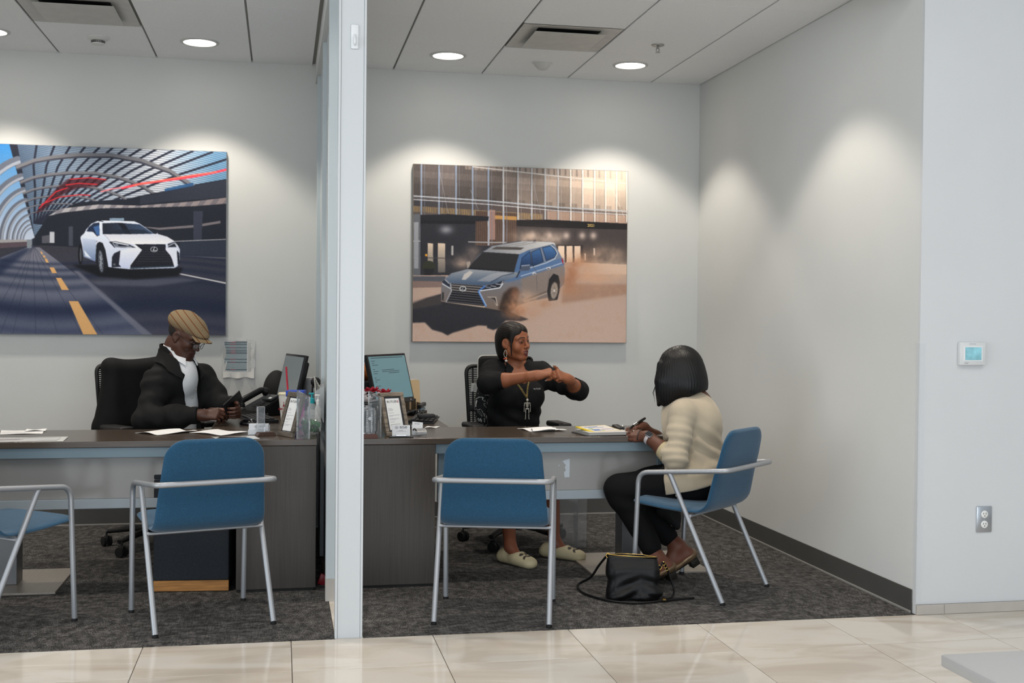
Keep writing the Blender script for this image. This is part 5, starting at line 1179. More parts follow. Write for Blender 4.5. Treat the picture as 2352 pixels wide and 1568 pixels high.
# ---- left desk: framed letter
def letter_frame(label, loc, rz, tilt, w, h, fw, mframe, glossy, short=False):
    f = thing('picture_frame', label, 'frame', loc, rz)
    T4 = Matrix.Rotation(-tilt, 4, 'X')
    a, c = w / 2, h
    for x0, x1, z0, z1 in ((-a, a, 0, fw), (-a, a, c - fw, c), (-a, -a + fw, fw, c - fw), (a - fw, a, fw, c - fw)):
        MB().box(x0, x1, -.004, .016, z0, z1, .003, M=T4).obj('moulding', mframe, f)
    MB().box(-a + fw, a - fw, .004, .010, fw, c - fw, M=T4).obj('mat_board', mat('navy_mat', '#2a2c33', .5), f)
    k = fw + (.006 if short else .010); pg = MB().box(-a + k, a - k, .0025, .0042, k, c - k, M=T4).obj('letter', mat('letter_paper', '#dfe1e2', .35), f)
    MB().box(-.02, .02, .016, .020, 0, h * .55, .001, M=T4).box(-.018, .018, .016, .075 + h * math.sin(tilt) * .3, 0.0, .004, .001).obj('easel', M_pblk, f)
    M0 = T4 @ frame_xz((0, .0022, 0)); rows = []; r2 = random.Random(3); y = c - k - .055; L = -a + k + .008; R = a - k - .008
    for blk in (3, 1, 2, 2, 1, 2):
        for i in range(blk):
            rows.append((L, L + (R - L) * (r2.uniform(.85, 1) if blk == 2 and i == 0 else r2.uniform(.3, .6)), y, .0016)); y -= .0055
        y -= .007
    rows += [(L, L + .03, y - .018, .0016), (R - .035, R, y - .018, .0016)]
    lines('print', M0, rows, M_grey, pg); text_mesh('lettering', 'BUTLER', .0165, M_ink, pg, M0 @ Matrix.Translation((-.004, c - k - .018, 0)), bold=.0002, sx=1.15)
    lines('print', M0, [(.030, .037, c - k - .024, .012)], mat('print_pink', '#b0707c', .6), pg)
    return f
M_rustic = mat('rustic_frame', '#7a6f62', .5, noise=(1, .5, (14, 14, 60)), bump=(1, .3, (30, 30, 120)))
M_pewter = mat('pewter_frame', '#655c52', .35, .35, noise=(1, .35, (20, 20, 50)))
letter_frame('rustic picture frame with a typed letter at the right desk', (.603, 6.125, ZT), math.radians(30), .30, .150, .232, .022, M_rustic, True)
letter_frame('pewter picture frame with a letter at the left desk, turned sideways', (.020, 6.125, ZT), math.radians(-62), .28, .155, .235, .026, M_pewter, True, True)
# ---- clear towers
def tower(label, loc, rz, w, d, h, cut, base):
    t = thing('acrylic_award', label, 'award', loc, rz)
    z0 = .022 if base else 0
    if base: MB().prism([(-w * .75, 0), (w * .75, 0), (w * .6, .0215), (-w * .6, .0215)], -d * 1.1, d * 1.1, bev=.002).obj('wood_base', mat('cherry_wood', '#5a3226', .35, noise=(1, .2, (9, 60, 60))), t)
    MB().prism([(-w / 2, z0), (w / 2, z0), (w / 2, h - cut), (-w / 2, h)], -d / 2, d / 2, bev=.0015).obj('block', M_clear, t); return t
t = tower('tall clear acrylic tower with a sloped top at the left desk corner', (.112, 5.995, ZT), math.radians(28), .066, .022, .245, .035, False)
t = tower('tall clear acrylic award with engraved words at the right desk corner', (.475, 6.075, ZT), math.radians(-35), .070, .020, .235, .030, False)
def engrave(t, y, cols):
    r5 = random.Random(4); rows = []
    for xx, z0, z1, hgt in cols:
        z = z0
        while z < z1: l = r5.choice((.003, .005, .007)); rows.append((xx, xx + hgt * r5.choice((1, 1, .8)), z, l * .55)); z += l
    lines('engraving', frame_xz((0, y, 0)), rows, mat('engraving', '#c8ccd2', .5), t)
engrave(t, -.0108, ((-.022, .04, .17, .011), (.004, .03, .14, .010)))
t = tower('shorter clear award on a cherry wood base at the right desk corner', (.442, 6.015, ZT), math.radians(8), .055, .030, .170, .018, True)
engrave(t, -.0158, ((-.018, .03, .14, .010), (.006, .03, .13, .010)))
MB().lathe([(.0085, 0), (.0085, .0008), (.0001, .0008)], 20, M=Matrix.Translation((0, -.0158, .10)) @ Matrix.Rotation(PI / 2, 4, 'X')).obj('seal', MATS['engraving'], t)
# ---- candy jar, pumps
jr = thing('candy_jar', 'round glass jar of green wrapped sweets at the end of the left desk', 'jar', (.152, 6.245, ZT))
M_glass = mat('thin_glass', '#ffffff', .03, spec=.6, alpha=.18)
MB().lathe([(.030, .0), (.045, .004), (.060, .035), (.062, .060), (.050, .088), (.040, .098), (.042, .104)], 32, cap=False).obj('bowl', M_glass, jr, 60)
MB().lathe([(.043, .104), (.040, .118), (.020, .128), (.0001, .130)], 28, cap=False).obj('lid', M_glass, jr, 60)
r2 = random.Random(11); mg1, mg2 = mat('foil_green', '#2a8a4c', .2, .8), mat('foil_dark_green', '#0f4a2b', .25, .7); sv = mat('foil_silver', '#c9c9c4', .2, .9)
for k in range(46):
    z = .012 + .066 * (k / 46) ** .8; R = .036 + .012 * min(1, z / .05) - max(0, z - .065) * .5; a = r2.uniform(0, 6.28); rr = R * math.sqrt(r2.uniform(.15, 1))
    o = MB().box(-.011, .011, -.0075, .0075, -.0065, .0065, .003, M=Matrix.Translation((rr * math.cos(a), rr * math.sin(a), z)) @ Euler((r2.uniform(0, 3), r2.uniform(0, 3), r2.uniform(0, 3))).to_matrix().to_4x4()).obj('sweet', sv if k > 39 else (mg1 if k % 3 else mg2), None)
    o.location = (.152, 6.245, ZT); tag(o, 'green foil-wrapped sweet inside the glass jar' if k <= 39 else 'silver foil-wrapped sweet on top in the glass jar', 'sweet', 'green sweets in the jar' if k <= 39 else 'silver sweets in the jar')
def pump(label, loc, mbot, mpump, h, r):
    b = thing('pump_bottle', label, 'bottle', loc, 0)
    MB().lathe([(r * .9, 0), (r, .006), (r, h * .62), (r * .5, h * .72), (r * .42, h * .74), (.0001, h * .74)], 24).obj('bottle', mbot, b, 50)
    p = MB().lathe([(r * .5, h * .72), (r * .52, h * .84), (r * .3, h * .86), (r * .16, h * .87), (r * .16, h * .96), (.0001, h * .96)], 20); p.obj('pump_collar', mpump, b, 40)
    MB().box(-.017, .011, -.006, .006, h * .955, h, .003).obj('pump_head', mpump, b, 40); return b
pump('sanitizer bottle with a teal pump behind the clear tower, left desk', (.165, 6.44, ZT), mat('sanitizer_gel', '#e3eef0', .06, alpha=.28), mat('teal_plastic', '#1b9ba6', .4), .205, .028)
pump('white pump bottle beside the teal one, left desk', (.196, 6.40, ZT), mat('white_bottle', '#dadcdc', .1, alpha=.5), mat('white_pump', '#e0e1e0', .4), .198, .017)
# ---- smoothie cup
cp = thing('drink_cup', 'white foam smoothie cup with a red straw on the left desk', 'cup', (.040, 6.95, ZT))
MB().lathe([(.036, 0), (.038, .004), (.052, .155), (.0535, .166), (.051, .168), (.0001, .168)], 32).obj('cup', mat('foam_cup', '#dedbd5', .7), cp, 40)
MB().lathe([(.055, .162), (.056, .170), (.050, .176), (.0001, .174)], 32).obj('lid', mat('cup_lid', '#d8cfb2', .5), cp, 40)
MB().tube([(.004, 0, .12), (-.010, 0, .325)], .0052, 10).obj('straw', mat('red_straw', '#c3213c', .4), cp, 60)
mr = mat('cup_red', '#9c1f2c', .6); MC = frame_xz((-.010, -.0475, .083), (1, .12, 0), (0, -.09, 1))
text_mesh('lettering', 'SMOOTHIE', .0175, mr, cp, MC, bold=.0004); text_mesh('lettering', 'KING', .0175, mr, cp, MC @ Matrix.Translation((0, -.019, .0012)), bold=.0004)
cw = MB(); 
for q in ((-.020, .012, -.014, .034, -.008, .016), (-.006, .014, .0, .042, .006, .014), (.008, .016, .016, .034, .020, .012)): cw.verts([(q[0], q[1], 0), (q[4], q[5], 0), (q[2], q[3], 0)], [(0, 1, 2)], MC)
for px, py in ((-.014, .038), (0, .046), (.016, .038)): cw.verts([(px + .003 * math.cos(t), py + .003 * math.sin(t), 0) for t in np.arange(0, 6.2, .8)], [list(range(8))], MC)
cw.obj('crown_print', mr, cp)
bx = thing('tissue_box', 'blue and white box behind the pewter frame on the left desk', 'box', (.083, 6.62, ZT), math.radians(-8))
MB().box(-.049, .049, -.05, .05, 0, .180, .003).obj('carton', mat('box_navy', '#25286a', .5), bx); MB().box(-.050, .050, -.051, .051, .1805, .208, .003).obj('lid', mat('box_blue', '#1f46b4', .45), bx)
MB().box(-.0505, .0505, -.0515, .0515, .160, .1745, .001).obj('band', mat('box_white', '#d5d7dd', .5), bx)
MB().box(.02, .049, -.0515, -.05, .012, .155).obj('label_panel', mat('box_magenta', '#93317a', .5), bx)
# ---- phone, monitor, keyboard, mouse on the left return
def monitor(label, loc, rz, tilt, w, h, screen):
    m = thing('monitor', label, 'monitor', loc, rz)      # screen faces -y
    T4 = Matrix.Translation((0, 0, .09)) @ Matrix.Rotation(-tilt, 4, 'X')
    MB().box(-w / 2, w / 2, -.012, .012, 0, h, .004, M=T4).obj('bezel', M_pblk, m, 40); MB().box(-w * .36, w * .36, .012, .045, h * .12, h * .88, .012, M=T4).obj('rear_case', M_pblk, m, 40)
    s = MB().box(-w / 2 + .016, w / 2 - .016, -.0135, -.0118, .030, h - .014, M=T4).obj('screen', screen, m)
    MB().tube([(0, .08, .012), (0, .085, .12), (0, .075, .18)], [.028, .022, .02], 10).obj('stand', M_pblk, m, 60); MB().box(-.10, .10, -.005, .13, 0, .012, .004).obj('foot', M_pblk, m)
    return m, s, T4
ms1 = mat('screen_left', '#6b7476', .25, emit=('#5d6668', .25)); ms2 = mat('screen_right', '#5d7f88', .3, emit=('#587a83', .42))
m, s, T4 = monitor('tilted flat monitor seen nearly edge-on at the left desk', (.035, 7.36, ZT), math.radians(-76), .22, .46, .30, ms1)
m, s, T4 = monitor('flat monitor with a pale blue page open at the right desk', (.685, 7.20, ZT), math.radians(57), .24, .50, .31, ms2)
rows = [(-.21, -.21 + random.uniform(.02, .1), .28 - .0128 * k, .003) for k in range(18) if k % 4] + [(-.21, .20, .285, .004), (-.10, .06, .21, .003), (-.10, .12, .2, .003), (-.02, .12, .19, .003)]
lines('print', T4 @ frame_xz((0, -.0138, 0)), rows, mat('screen_text', '#31454c', .4), s)
lines('print', T4 @ frame_xz((0, -.0127, 0)), [(.195, .205, .010, .008)], mat('print_silver', '#b9bcc0', .4), m)
def keyboard(label, loc, rz):
    k = thing('keyboard', label, 'keyboard', loc, rz)
    MB().prism([(-.075, 0), (.075, 0), (.075, .020), (-.075, .010)], -.225, .225, M=Matrix.Rotation(PI / 2, 4, 'Z'), bev=.002).obj('case', M_pblk, k, 40)
    src = None
    for r in range(5):
        for c in range(15):
            x = -.205 + c * .0275 + (r % 2) * .005; y = -.055 + r * .026; z = .0125 + (y + .075) / .15 * .010
            if src is None: src = MB().box(-.0115, .0115, -.0105, .0105, 0, .006, .0015).obj('key', mat('key_black', '#26262a', .5), k); kk = src
            else: kk = dup(src)
            kk.location = (x, y, z)
    return k
kb = keyboard('black keyboard on the left return behind the mouse', (-.13, 7.13, ZT), math.radians(-78))
dup(kb, loc=(.845, 7.02, ZT), rz=math.radians(78), label='black keyboard on the return of the right desk')
def mouse(label, loc, rz):
    m = thing('mouse', label, 'mouse', loc, rz)
    sdf_obj('shell', [ell((0, 0, .008), (.031, .056, .027), .01), ell((0, -.02, .012), (.028, .035, .024), .02)], mat('mouse_black', '#0d0d0f', .15), m, cuts=[lambda P: .001 - P[:, 2]], h=.004)
    MB().box(-.004, .004, .015, .035, .030, .035, .001).obj('wheel', M_pblk, m); return m
mouse('glossy black mouse near the hands of the man', (-.175, 6.80, ZT), math.radians(70)); mouse('black mouse behind the keyboard on the right return', (.83, 7.40, ZT), math.radians(60))
ph = thing('desk_phone', 'black desk phone with its handset up, left desk', 'phone', (-.120, 7.53, ZT), math.radians(-58))
MB().prism([(-.10, 0), (.11, 0), (.11, .125), (-.10, .030)], -.11, .11, M=Matrix.Rotation(PI / 2, 4, 'Z'), bev=.006).obj('base', M_pblk, ph, 40)
sl = Matrix.Translation((0, 0, .082)) @ Matrix.Rotation(.425, 4, 'X')
MB().tube(rounded_path([(-.07, -.105, .012), (-.075, -.085, .045), (-.075, .075, .045), (-.07, .10, .012)], .04), [.022, .022] + [.017] * 10 + [.022, .022], 12, M=sl, rz=1.2).obj('handset', mat('handset_black', '#161618', .2), ph, 60)
for r in range(4):
    for c in range(3): MB().box(-.008, .008, -.006, .006, 0, .004, .001, M=sl @ Matrix.Translation((.0 + c * .022, -.06 + r * .017, .001))).obj('key', MATS['key_black'], ph)
MB().box(-.02, .085, .02, .085, -.002, .012, .003, M=sl).obj('display', mat('lcd_grey', '#3a3e40', .2), ph); MB().box(.045, .07, .03, .045, .0121, .0128, M=sl).obj('sticker', M_paper, ph)
co = []
for k in range(60): t = k / 59; co.append((-.18 + .10 * t + .008 * math.cos(k * 1.1), 7.16 + .22 * t, ZT + .012 + .008 * math.sin(k * 1.1)))
tag(MB().tube(co, .0028, 5).obj('phone_cord', M_pblk, None, 60), 'coiled black phone cord by the hand of the man', 'cord')
mc_ = tag(sdf_obj('camera_bag', [ell((-.03, 7.82, ZT + .13), (.085, .07, .14), .03), ell((.03, 7.84, ZT + .10), (.09, .07, .12), .05)], mat('bag_black', '#151516', .75), None, cuts=[lambda P: ZT - P[:, 2]], h=.007, disp=lambda V: .004 * wob(V, 22)), 'soft black bag standing behind the left monitor', 'bag')
pr = thing('file_sorter', 'black box and sorter behind the left monitor', 'organizer', (.125, 7.66, ZT))
MB().box(-.075, .055, -.08, .08, 0, .155, .006).obj('box', M_pblk, pr); MB().box(.056, .078, -.09, .09, 0, .205, .003).obj('divider', M_pblk, pr); MB().box(-.055, .035, -.0815, -.079, .118, .126).obj('slot', mat('grey_slot', '#77787a', .4), pr)
cn = thing('white_canister', 'white paper canister beside the black sorter, left desk', 'canister', (.172, 7.45, ZT))
MB().lathe([(.032, 0), (.033, .002), (.033, .232), (.0001, .232)], 28).obj('tube', mat('canister_white', '#c2c2c6', .5), cn, 40); MB().lathe([(.0342, .225), (.0342, .238), (.0001, .239)], 28).obj('lid', mat('canister_lid', '#d8d8d8', .4), cn, 40)
MB().box(-.024, .006, -.0345, -.028, .075, .125, .001).obj('label_panel', mat('label_violet', '#9a8fa8', .6, noise=(60, .3)), cn)
mi = thing('massager', 'black wand with a ball head standing among the left desk clutter', 'massager', (.198, 7.10, ZT))
MB().tube([(-.006, 0, 0), (-.006, 0, .10), (0, 0, .205)], [.021, .017, .017], 14).obj('handle', M_pblk, mi, 60); MB().sphere((.006, -.004, .228), .030, 20).obj('ball_head', mat('ball_black', '#101011', .5), mi, 179)
# wall-hung clear file pocket with papers on the partition
fh = thing('file_pocket', 'clear file pocket with papers hung on the partition', 'file holder', (.232, 6.64, .80))
MB().prism([(0, 0), (-.004, 0), (-.050, .12), (-.050, .17), (-.046, .17), (0, .20)], -.15, .15).obj('pocket', mat('clear_thin2', '#e8edf1', .08, alpha=.4), fh)
for k in range(4): MB().box(-.020 - .004 * k, -.0185 - .004 * k, -.12 + .012 * k, .11, .02, .19 + .018 * k, M=Matrix.Rotation(-.01 - .02 * k, 4, 'Y')).obj('paper', mat('paper_cream', '#d9d6cc', .8) if k % 2 else M_paper, fh)
cl = tag(MB().box(-.0015, .0015, -.11, .11, 0, .27, M=Matrix.Translation((.205, 6.75, ZT + .002)) @ Matrix.Rotation(-.06, 4, 'Y')).obj('clear_folder', mat('folder_grey', '#a6a39d', .35), None), 'grey translucent folder leaning by the partition, left desk', 'folder')
tag(MB().box(-.020, .020, -.012, .012, 0, .055, .004, M=Matrix.Translation((.2075, 6.10, .001)) @ Matrix.Rotation(.35, 4, 'Y')).obj('red_tag', mat('red_plastic', '#8c1522', .4), None, 40), 'small red plastic tag fallen beside the left desk cabinet', 'tag')
# ---- phone in the man's hands
a_ = unit(A_(.56, .62, .50)); n_ = A_(.48, -.70, -.20); n_ = unit(n_ - a_ * (n_ @ a_)); b_ = np.cross(n_, a_)
Mp = Matrix(((b_[0], a_[0], n_[0], -.262), (b_[1], a_[1], n_[1], 6.775), (b_[2], a_[2], n_[2], .889), (0, 0, 0, 1)))
sp = thing('smartphone', 'black smartphone held in both hands by the man in the cap', 'phone', (-.262, 6.775, .889)); Mq = Matrix.Translation((.262, -6.775, -.889)) @ Mp
MB().box(-.036, .036, -.074, .074, -.0045, .0045, .004, M=Mq, seg=3).obj('case', mat('phone_black', '#0b0b0d', .35), sp, 40); MB().box(-.033, .033, -.070, .070, -.0050, -.0044, M=Mq).obj('screen', mat('phone_screen', '#15171a', .08, emit=('#8a9098', .15)), sp)
MB().box(-.028, -.004, .044, .066, .0045, .0062, .001, M=Mq).obj('camera_bump', mat('phone_black2', '#161618', .2), sp)
# ---- right desk
cs_ = thing('card_stand', 'black easel stand with a white business card, right desk front', 'card holder', (.608, 6.035, ZT), math.radians(-2))
MB().box(-.062, .062, -.022, .030, 0, .006, .002).obj('base', M_pblk, cs_); Tc = Matrix.Rotation(-.16, 4, 'X')
MB().box(-.046, .046, -.003, .001, .006, .062, .0005, M=Tc).obj('card', mat('card_white', '#dadce0', .7), cs_); MB().box(-.028, .028, -.012, -.004, .006, .013, .002).obj('clip', mat('chrome', '#c2c4c8', .15, .95), cs_)
emblem(Tc @ frame_xz((-.023, -.0034, .050)), .0065, M_ink, cs_); text_mesh('lettering', 'BUTLER', .010, M_ink, cs_, Tc @ frame_xz((.012, -.0034, .0525)), bold=.0002, sx=1.1); 
lines('print', Tc @ frame_xz((0, -.0034, 0)), [(-.008, .030, .0455, .0026), (-.012, .010, .034, .0018), (-.024, .026, .030, .0012)], M_grey, cs_)
ch = thing('card_dispenser', 'curved silver card dispenser with two white cards, right desk', 'card holder', (.712, 6.115, ZT), math.radians(18))
MB().tube([(-.028, -.03 + .03 * math.cos(t) + .03, .002 + .034 * math.sin(t)) for t in np.linspace(0, 2.2, 10)], .004, 6).obj('bracket', M_pblk, ch, 60)
pv_, pf_ = [], []
for i, t in enumerate(np.linspace(-.15, 1.75, 12)):
    for x in (-.024, .030): pv_.append((x, -.034 * math.cos(t) + .004, .004 + .034 * math.sin(t) if t > 0 else .004))
pf_ = [(2 * i, 2 * i + 1, 2 * i + 3, 2 * i + 2) for i in range(11)]; mm_ = MB().verts(pv_, pf_); g_ = bmesh.ops.solidify(mm_.b, geom=mm_.b.faces[:], thickness=.002); mm_.obj('shell', mat('silver_satin', '#b6b8bb', .3, .6), ch, 60)
MB().box(-.038, .022, .012, .0135, .004, .072, M=Matrix.Rotation(-.2, 4, 'X') @ Matrix.Rotation(.12, 4, 'Y')).obj('card', mat('card_white', '#dadce0', .7), ch); text_mesh('lettering', 'BUTLER', .008, M_ink, ch, Matrix.Rotation(-.2, 4, 'X') @ Matrix.Rotation(.12, 4, 'Y') @ frame_xz((-.010, .0118, .062)))
MB().box(-.034, .026, .016, .0172, .004, .058, M=Matrix.Rotation(-.2, 4, 'X')).obj('card', mat('card_white', '#dadce0', .7), ch)
sheet('paper_slip', 'small white slip near the keyboard of the right desk', 'paper', [(.79, 6.56), (.855, 6.535), (.885, 6.60), (.82, 6.63)], curl=.003)
tag(MB().box(-.05, .05, -.035, .035, 0, .020, .004).obj('wallet', mat('wallet_black', '#18181a', .5), None, 40, (.842, 6.90, ZT + .0295)), 'black wallet lying in front of the right keyboard', 'wallet')
tag(MB().box(-.035, .035, -.05, .05, 0, .018, .005).obj('wallet', mat('wallet_black', '#18181a', .5), None, 40, (.745, 6.585, ZT)), 'black pouch behind the silver card dispenser', 'pouch')
tp = thing('stapler', 'black stapler at the back of the right return', 'stapler', (.90, 7.62, ZT), math.radians(70))
MB().box(-.075, .075, -.018, .018, 0, .014, .004).obj('base', M_pblk, tp); MB().box(-.07, .075, -.014, .014, .036, .062, .006, M=Matrix.Rotation(-.06, 4, 'Y')).obj('arm', M_pblk, tp); MB().box(-.06, .06, -.010, .010, .018, .034, .002).obj('magazine', mat('steel_blue', '#6c8797', .35, .5), tp)
fs = thing('file_sorter', 'black file sorter holding manila and white folders, right desk', 'organizer', (.872, 7.73, ZT), math.radians(8))
MB().box(-.06, .06, -.07, .07, 0, .010, .002).box(-.062, -.058, -.07, .07, .01, .10).box(-.02, -.016, -.07, .07, .01, .09).box(.020, .024, -.07, .07, .01, .06).obj('rack', M_pblk, fs)
mf = mat('manila', '#d9bd94', .8)
MB().prism([(-.075, .011), (.065, .011), (.055, .202), (.03, .210), (-.02, .206), (-.028, .210), (-.07, .204)], .040, .0425, M=Matrix.Rotation(PI / 2 - 1.25, 4, 'Z')).obj('manila_folder', mf, fs)
MB().box(-.035, .02, .05, .053, .011, .212).obj('white_folder', M_paper, fs)
fs2 = thing('book_rack', 'black rack with a manila file behind the flowers, right desk', 'organizer', (.475, 7.35, ZT))
MB().box(-.09, .09, -.09, .09, 0, .22, .004).obj('box', M_pblk, fs2); MB().box(-.035, .025, -.095, -.091, .10, .275, .001).obj('manila_folder', mf, fs2)
td = thing('plush_toy', 'orange-brown plush toy on the black rack, right desk', 'toy', (.525, 7.42, ZT + .221))
sdf_obj('body', [ell((0, 0, .05), (.07, .06, .052), .01), ell((-.03, -.01, .075), (.035, .035, .032), .02)], mat('plush_orange', '#a35a1e', .95, noise=(40, .25), bump=(90, .8)), td, cuts=[lambda P: .001 - P[:, 2]], h=.005, disp=lambda V: .003 * wob(V, 90))
MB().sphere((-.068, -.03, .055), (.016, .012, .03), 10).obj('ear', mat('plush_white', '#d9d2cb', .9), td, 179)
# flowers in a dark vase
vs = thing('flower_vase', 'dark vase of white and red silk flowers behind the awards', 'vase', (.470, 6.30, ZT))
MB().lathe([(.032, 0), (.042, .01), (.045, .10), (.036, .150), (.038, .156), (.0001, .150)], 24).obj('vase', mat('vase_dark', '#1a191c', .25), vs, 50)
def bloom(cx, cy, cz, r, m, seed, n=9):
    q = random.Random(seed); b = MB()
    for k in range(n):
        a = k * 2.4; el_ = .25 + .9 * (k / n); d = Vector((math.cos(a) * math.cos(el_), math.sin(a) * math.cos(el_), math.sin(el_) * .8)); s_ = Vector((-math.sin(a), math.cos(a), 0)); u = d.cross(s_)
        p0 = Vector((cx, cy, cz)); L_ = r * (1.1 - .25 * k / n); mm_ = p0 + d * L_ * .52
        b.sphere((0, 0, 0), (L_ * .52, L_ * .30, L_ * .07), 10, M=Matrix(((d.x, s_.x, u.x, mm_.x), (d.y, s_.y, u.y, mm_.y), (d.z, s_.z, u.z, mm_.z), (0, 0, 0, 1))))
    b.obj('bloom', m, vs, 179)
mw_, mr_ = mat('petal_white', '#dcd4d6', .7), mat('petal_red', '#a4152c', .6)
bloom(-.02, -.02, .165, .058, mw_, 1); bloom(.05, -.03, .190, .050, mw_, 2); bloom(.075, -.02, .205, .052, mr_, 3); bloom(-.01, .0, .215, .045, mr_, 4); bloom(-.05, -.01, .195, .05, mw_, 5); bloom(.02, .02, .22, .04, mr_, 6); bloom(-.04, -.045, .12, .05, mw_, 7)
for k, (x, y, z, a) in enumerate(((-.02, -.05, .15, 3.6), (.03, -.04, .15, 5.2), (-.05, -.03, .16, 3.0))):
    d = Vector((math.cos(a), math.sin(a), .2)); s_ = Vector((-math.sin(a), math.cos(a), 0)); p0 = Vector((x * .3, y * .3, z))
    b = MB().verts([p0, p0 + d * .03 + s_ * .014, p0 + d * .065, p0 + d * .03 - s_ * .014], [(0, 1, 2, 3)]); bmesh.ops.solidify(b.b, geom=b.b.faces[:], thickness=.001); b.obj('leaf', mat('leaf_green', '#2d4a2a', .5), vs)
# papers, folder and yellow booklet in front of the two women
sheet('paper_stack', 'white papers on the right desk in front of the woman in black', 'paper', [(1.30, 6.46), (1.335, 6.27), (1.55, 6.30), (1.505, 6.50)], curl=.006)
sheet('paper_sheet', 'white sheet slipped out over the white papers, right desk', 'paper', [(1.36, 6.37), (1.345, 6.24), (1.47, 6.26), (1.50, 6.36)], curl=.008, z=ZT + .005)
fd = thing('document_folder', 'dark folder of documents under the yellow booklet, right desk', 'folder', (1.70, 6.11, ZT), math.radians(6))
MB().box(-.135, .135, -.11, .12, 0, .004, .001).obj('cover', mat('folder_dark', '#2c2a2d', .3), fd)
for k in range(7): MB().box(-.118 + .002 * (k % 3), .120 + .003 * (k % 2), -.102 + .003 * (k % 2), .105, .0045 + k * .0022, .0063 + k * .0022).obj('page', mat('page_grey', '#aaa6a2', .7) if k % 2 else mat('page_white', '#c9c6c2', .7), fd)
ye = thing('yellow_booklet', 'yellow-edged booklet with coloured print on the dark folder', 'booklet', (1.685, 6.13, ZT + .0228), math.radians(24))
Ty = Matrix.Rotation(math.radians(7), 4, 'X')
MB().box(-.10, .10, -.075, .075, 0, .005, .001, M=Ty).obj('cover', mat('yellow_card', '#d9bd2c', .5), ye); MB().box(-.085, .092, -.064, .064, .005, .0062, M=Ty).obj('page', mat('booklet_page', '#d8d3cb', .5), ye)
lines('print', Ty @ flat_on(0, 0, .0064), [(-.07, .02, .035, .012), (-.06, .05, .018, .008), (-.07, -.02, -.05, .03)], mat('booklet_blue', '#4a6fae', .6), ye); lines('print', Ty @ flat_on(0, 0, .0065), [(-.01, .08, -.035, .005), (.0, .07, -.02, .004)], mat('booklet_violet', '#7b62a8', .6), ye); lines('print', Ty @ flat_on(0, 0, .0065), [(-.075, -.045, -.015, .02), (-.02, .0, -.055, .012)], mat('booklet_green', '#7da35c', .6), ye)
MB().box(-.102, -.092, -.077, .077, -.0005, .0055, .001, M=Ty).obj('spine', mat('yellow_card', '#d9bd2c', .5), ye)
kf = thing('key_case', 'small black key case at the end of the folder, right desk', 'key case', (1.802, 6.17, ZT + .0205), math.radians(30))
MB().box(-.022, .022, -.03, .03, 0, .018, .005, M=Matrix.Rotation(.3, 4, 'X')).obj('case', MATS['wallet_black'], kf, 40); MB().tube([(.02 + .009 * math.cos(t), -.02, .012 + .009 * math.sin(t)) for t in np.arange(0, 6.28, .5)], .0015, 5, closed=True).obj('ring', mat('chrome', '#c2c4c8', .15, .95), kf, 60)
sheet('form_paper', 'white form under the hands of the woman in cream', 'paper', [(1.80, 5.99), (1.90, 6.0), (1.95, 6.20), (1.83, 6.20)], curl=.002)
pn = tag(MB().tube([(1.812, 6.005, .795), (1.835, 6.02, .806), (1.88, 6.05, .826), (1.925, 6.08, .845), (1.93, 6.083, .847)], [.002, .006, .0075, .007, .004], 12).obj('pen', mat('pen_black', '#18181a', .2, .3), None, 60), 'fat black and silver pen held by the woman in cream', 'pen')
MB().tube([(1.845, 6.027, .8105), (1.872, 6.045, .8225)], .0079, 12).obj('grip', mat('chrome', '#c2c4c8', .15, .95), pn, 60)
# ---- printed schedule taped to the left back wall
ws = thing('wall_schedule', 'curling printed schedule sheet taped to the wall beside the car picture', 'paper', (-.277, YB, 1.095))
n = 12; v, f = [], []
for lay in (0, 1):
    for i in range(n + 1):
        for j in range(n + 1):
            x = -.102 + .204 * i / n; z = -.128 + .256 * j / n
            y = -.002 - .012 * max(0, -z - .09) / .04 * (1 + math.sin(i * 1.3)) - .010 * max(0, abs(x) - .08) / .02 * (.5 + .5 * math.sin(j)) - (.0012 if lay else 0); v.append((x, y, z + .004 * math.sin(i * .9)))
W = n + 1; S = W * W
for i in range(n):
    for j in range(n): q = [i * W + j, (i + 1) * W + j, (i + 1) * W + j + 1, i * W + j + 1]; f += [[k + S for k in q], q[::-1]]
MB().verts(v, f).obj('sheet', mat('sheet_plastic', '#c9c9c6', .3), ws, 60)
Mw = frame_xz((0, -.0048, 0)); rows = []; bars = []; reds = []; r3 = random.Random(2)
for k in range(52): rows.append((-.092, .052, .105 - k * .0037, .0027 if k % 4 else .0034))
for y in (.111, .104, .092, .071, .054, .042, .033, -.006, -.026, -.075): bars.append((-.092, .054, y, .0036)); reds.append((-.055 + r3.uniform(-.004, .004), -.02, y, .0037))
side = [(.060, .060 + r3.uniform(.012, .026), .10 - k * .0062, .0022) for k in range(31)]
lines('print', Mw, rows, mat('print_bluegrey', '#98a8ae', .5), ws); lines('print', frame_xz((0, -.0052, 0)), bars, mat('print_navy', '#31404f', .5), ws); lines('print', frame_xz((0, -.0056, 0)), reds, mat('print_red', '#9a3f50', .5), ws); lines('print', Mw, side, mat('print_pale', '#a9a9a8', .5), ws)
for bx_ in ((-.09, -.03, .112, .135), (-.02, .05, .115, .133), (.085, .108, -.06, .12), (-.11, -.095, -.10, .11)): MB().box(bx_[0], bx_[1], -.0065, -.006, bx_[2], bx_[3]).obj('tape', mat('clear_tape', '#e2e2df', .2, alpha=.5), ws)
MB().verts([(-.106, -.0075, -.118), (-.094, -.0075, -.118), (-.074, -.0095, -.022), (-.084, -.0095, -.018)], [(0, 1, 2, 3)]).obj('fold', mat('sheet_plastic', '#c9c9c6', .3), ws)

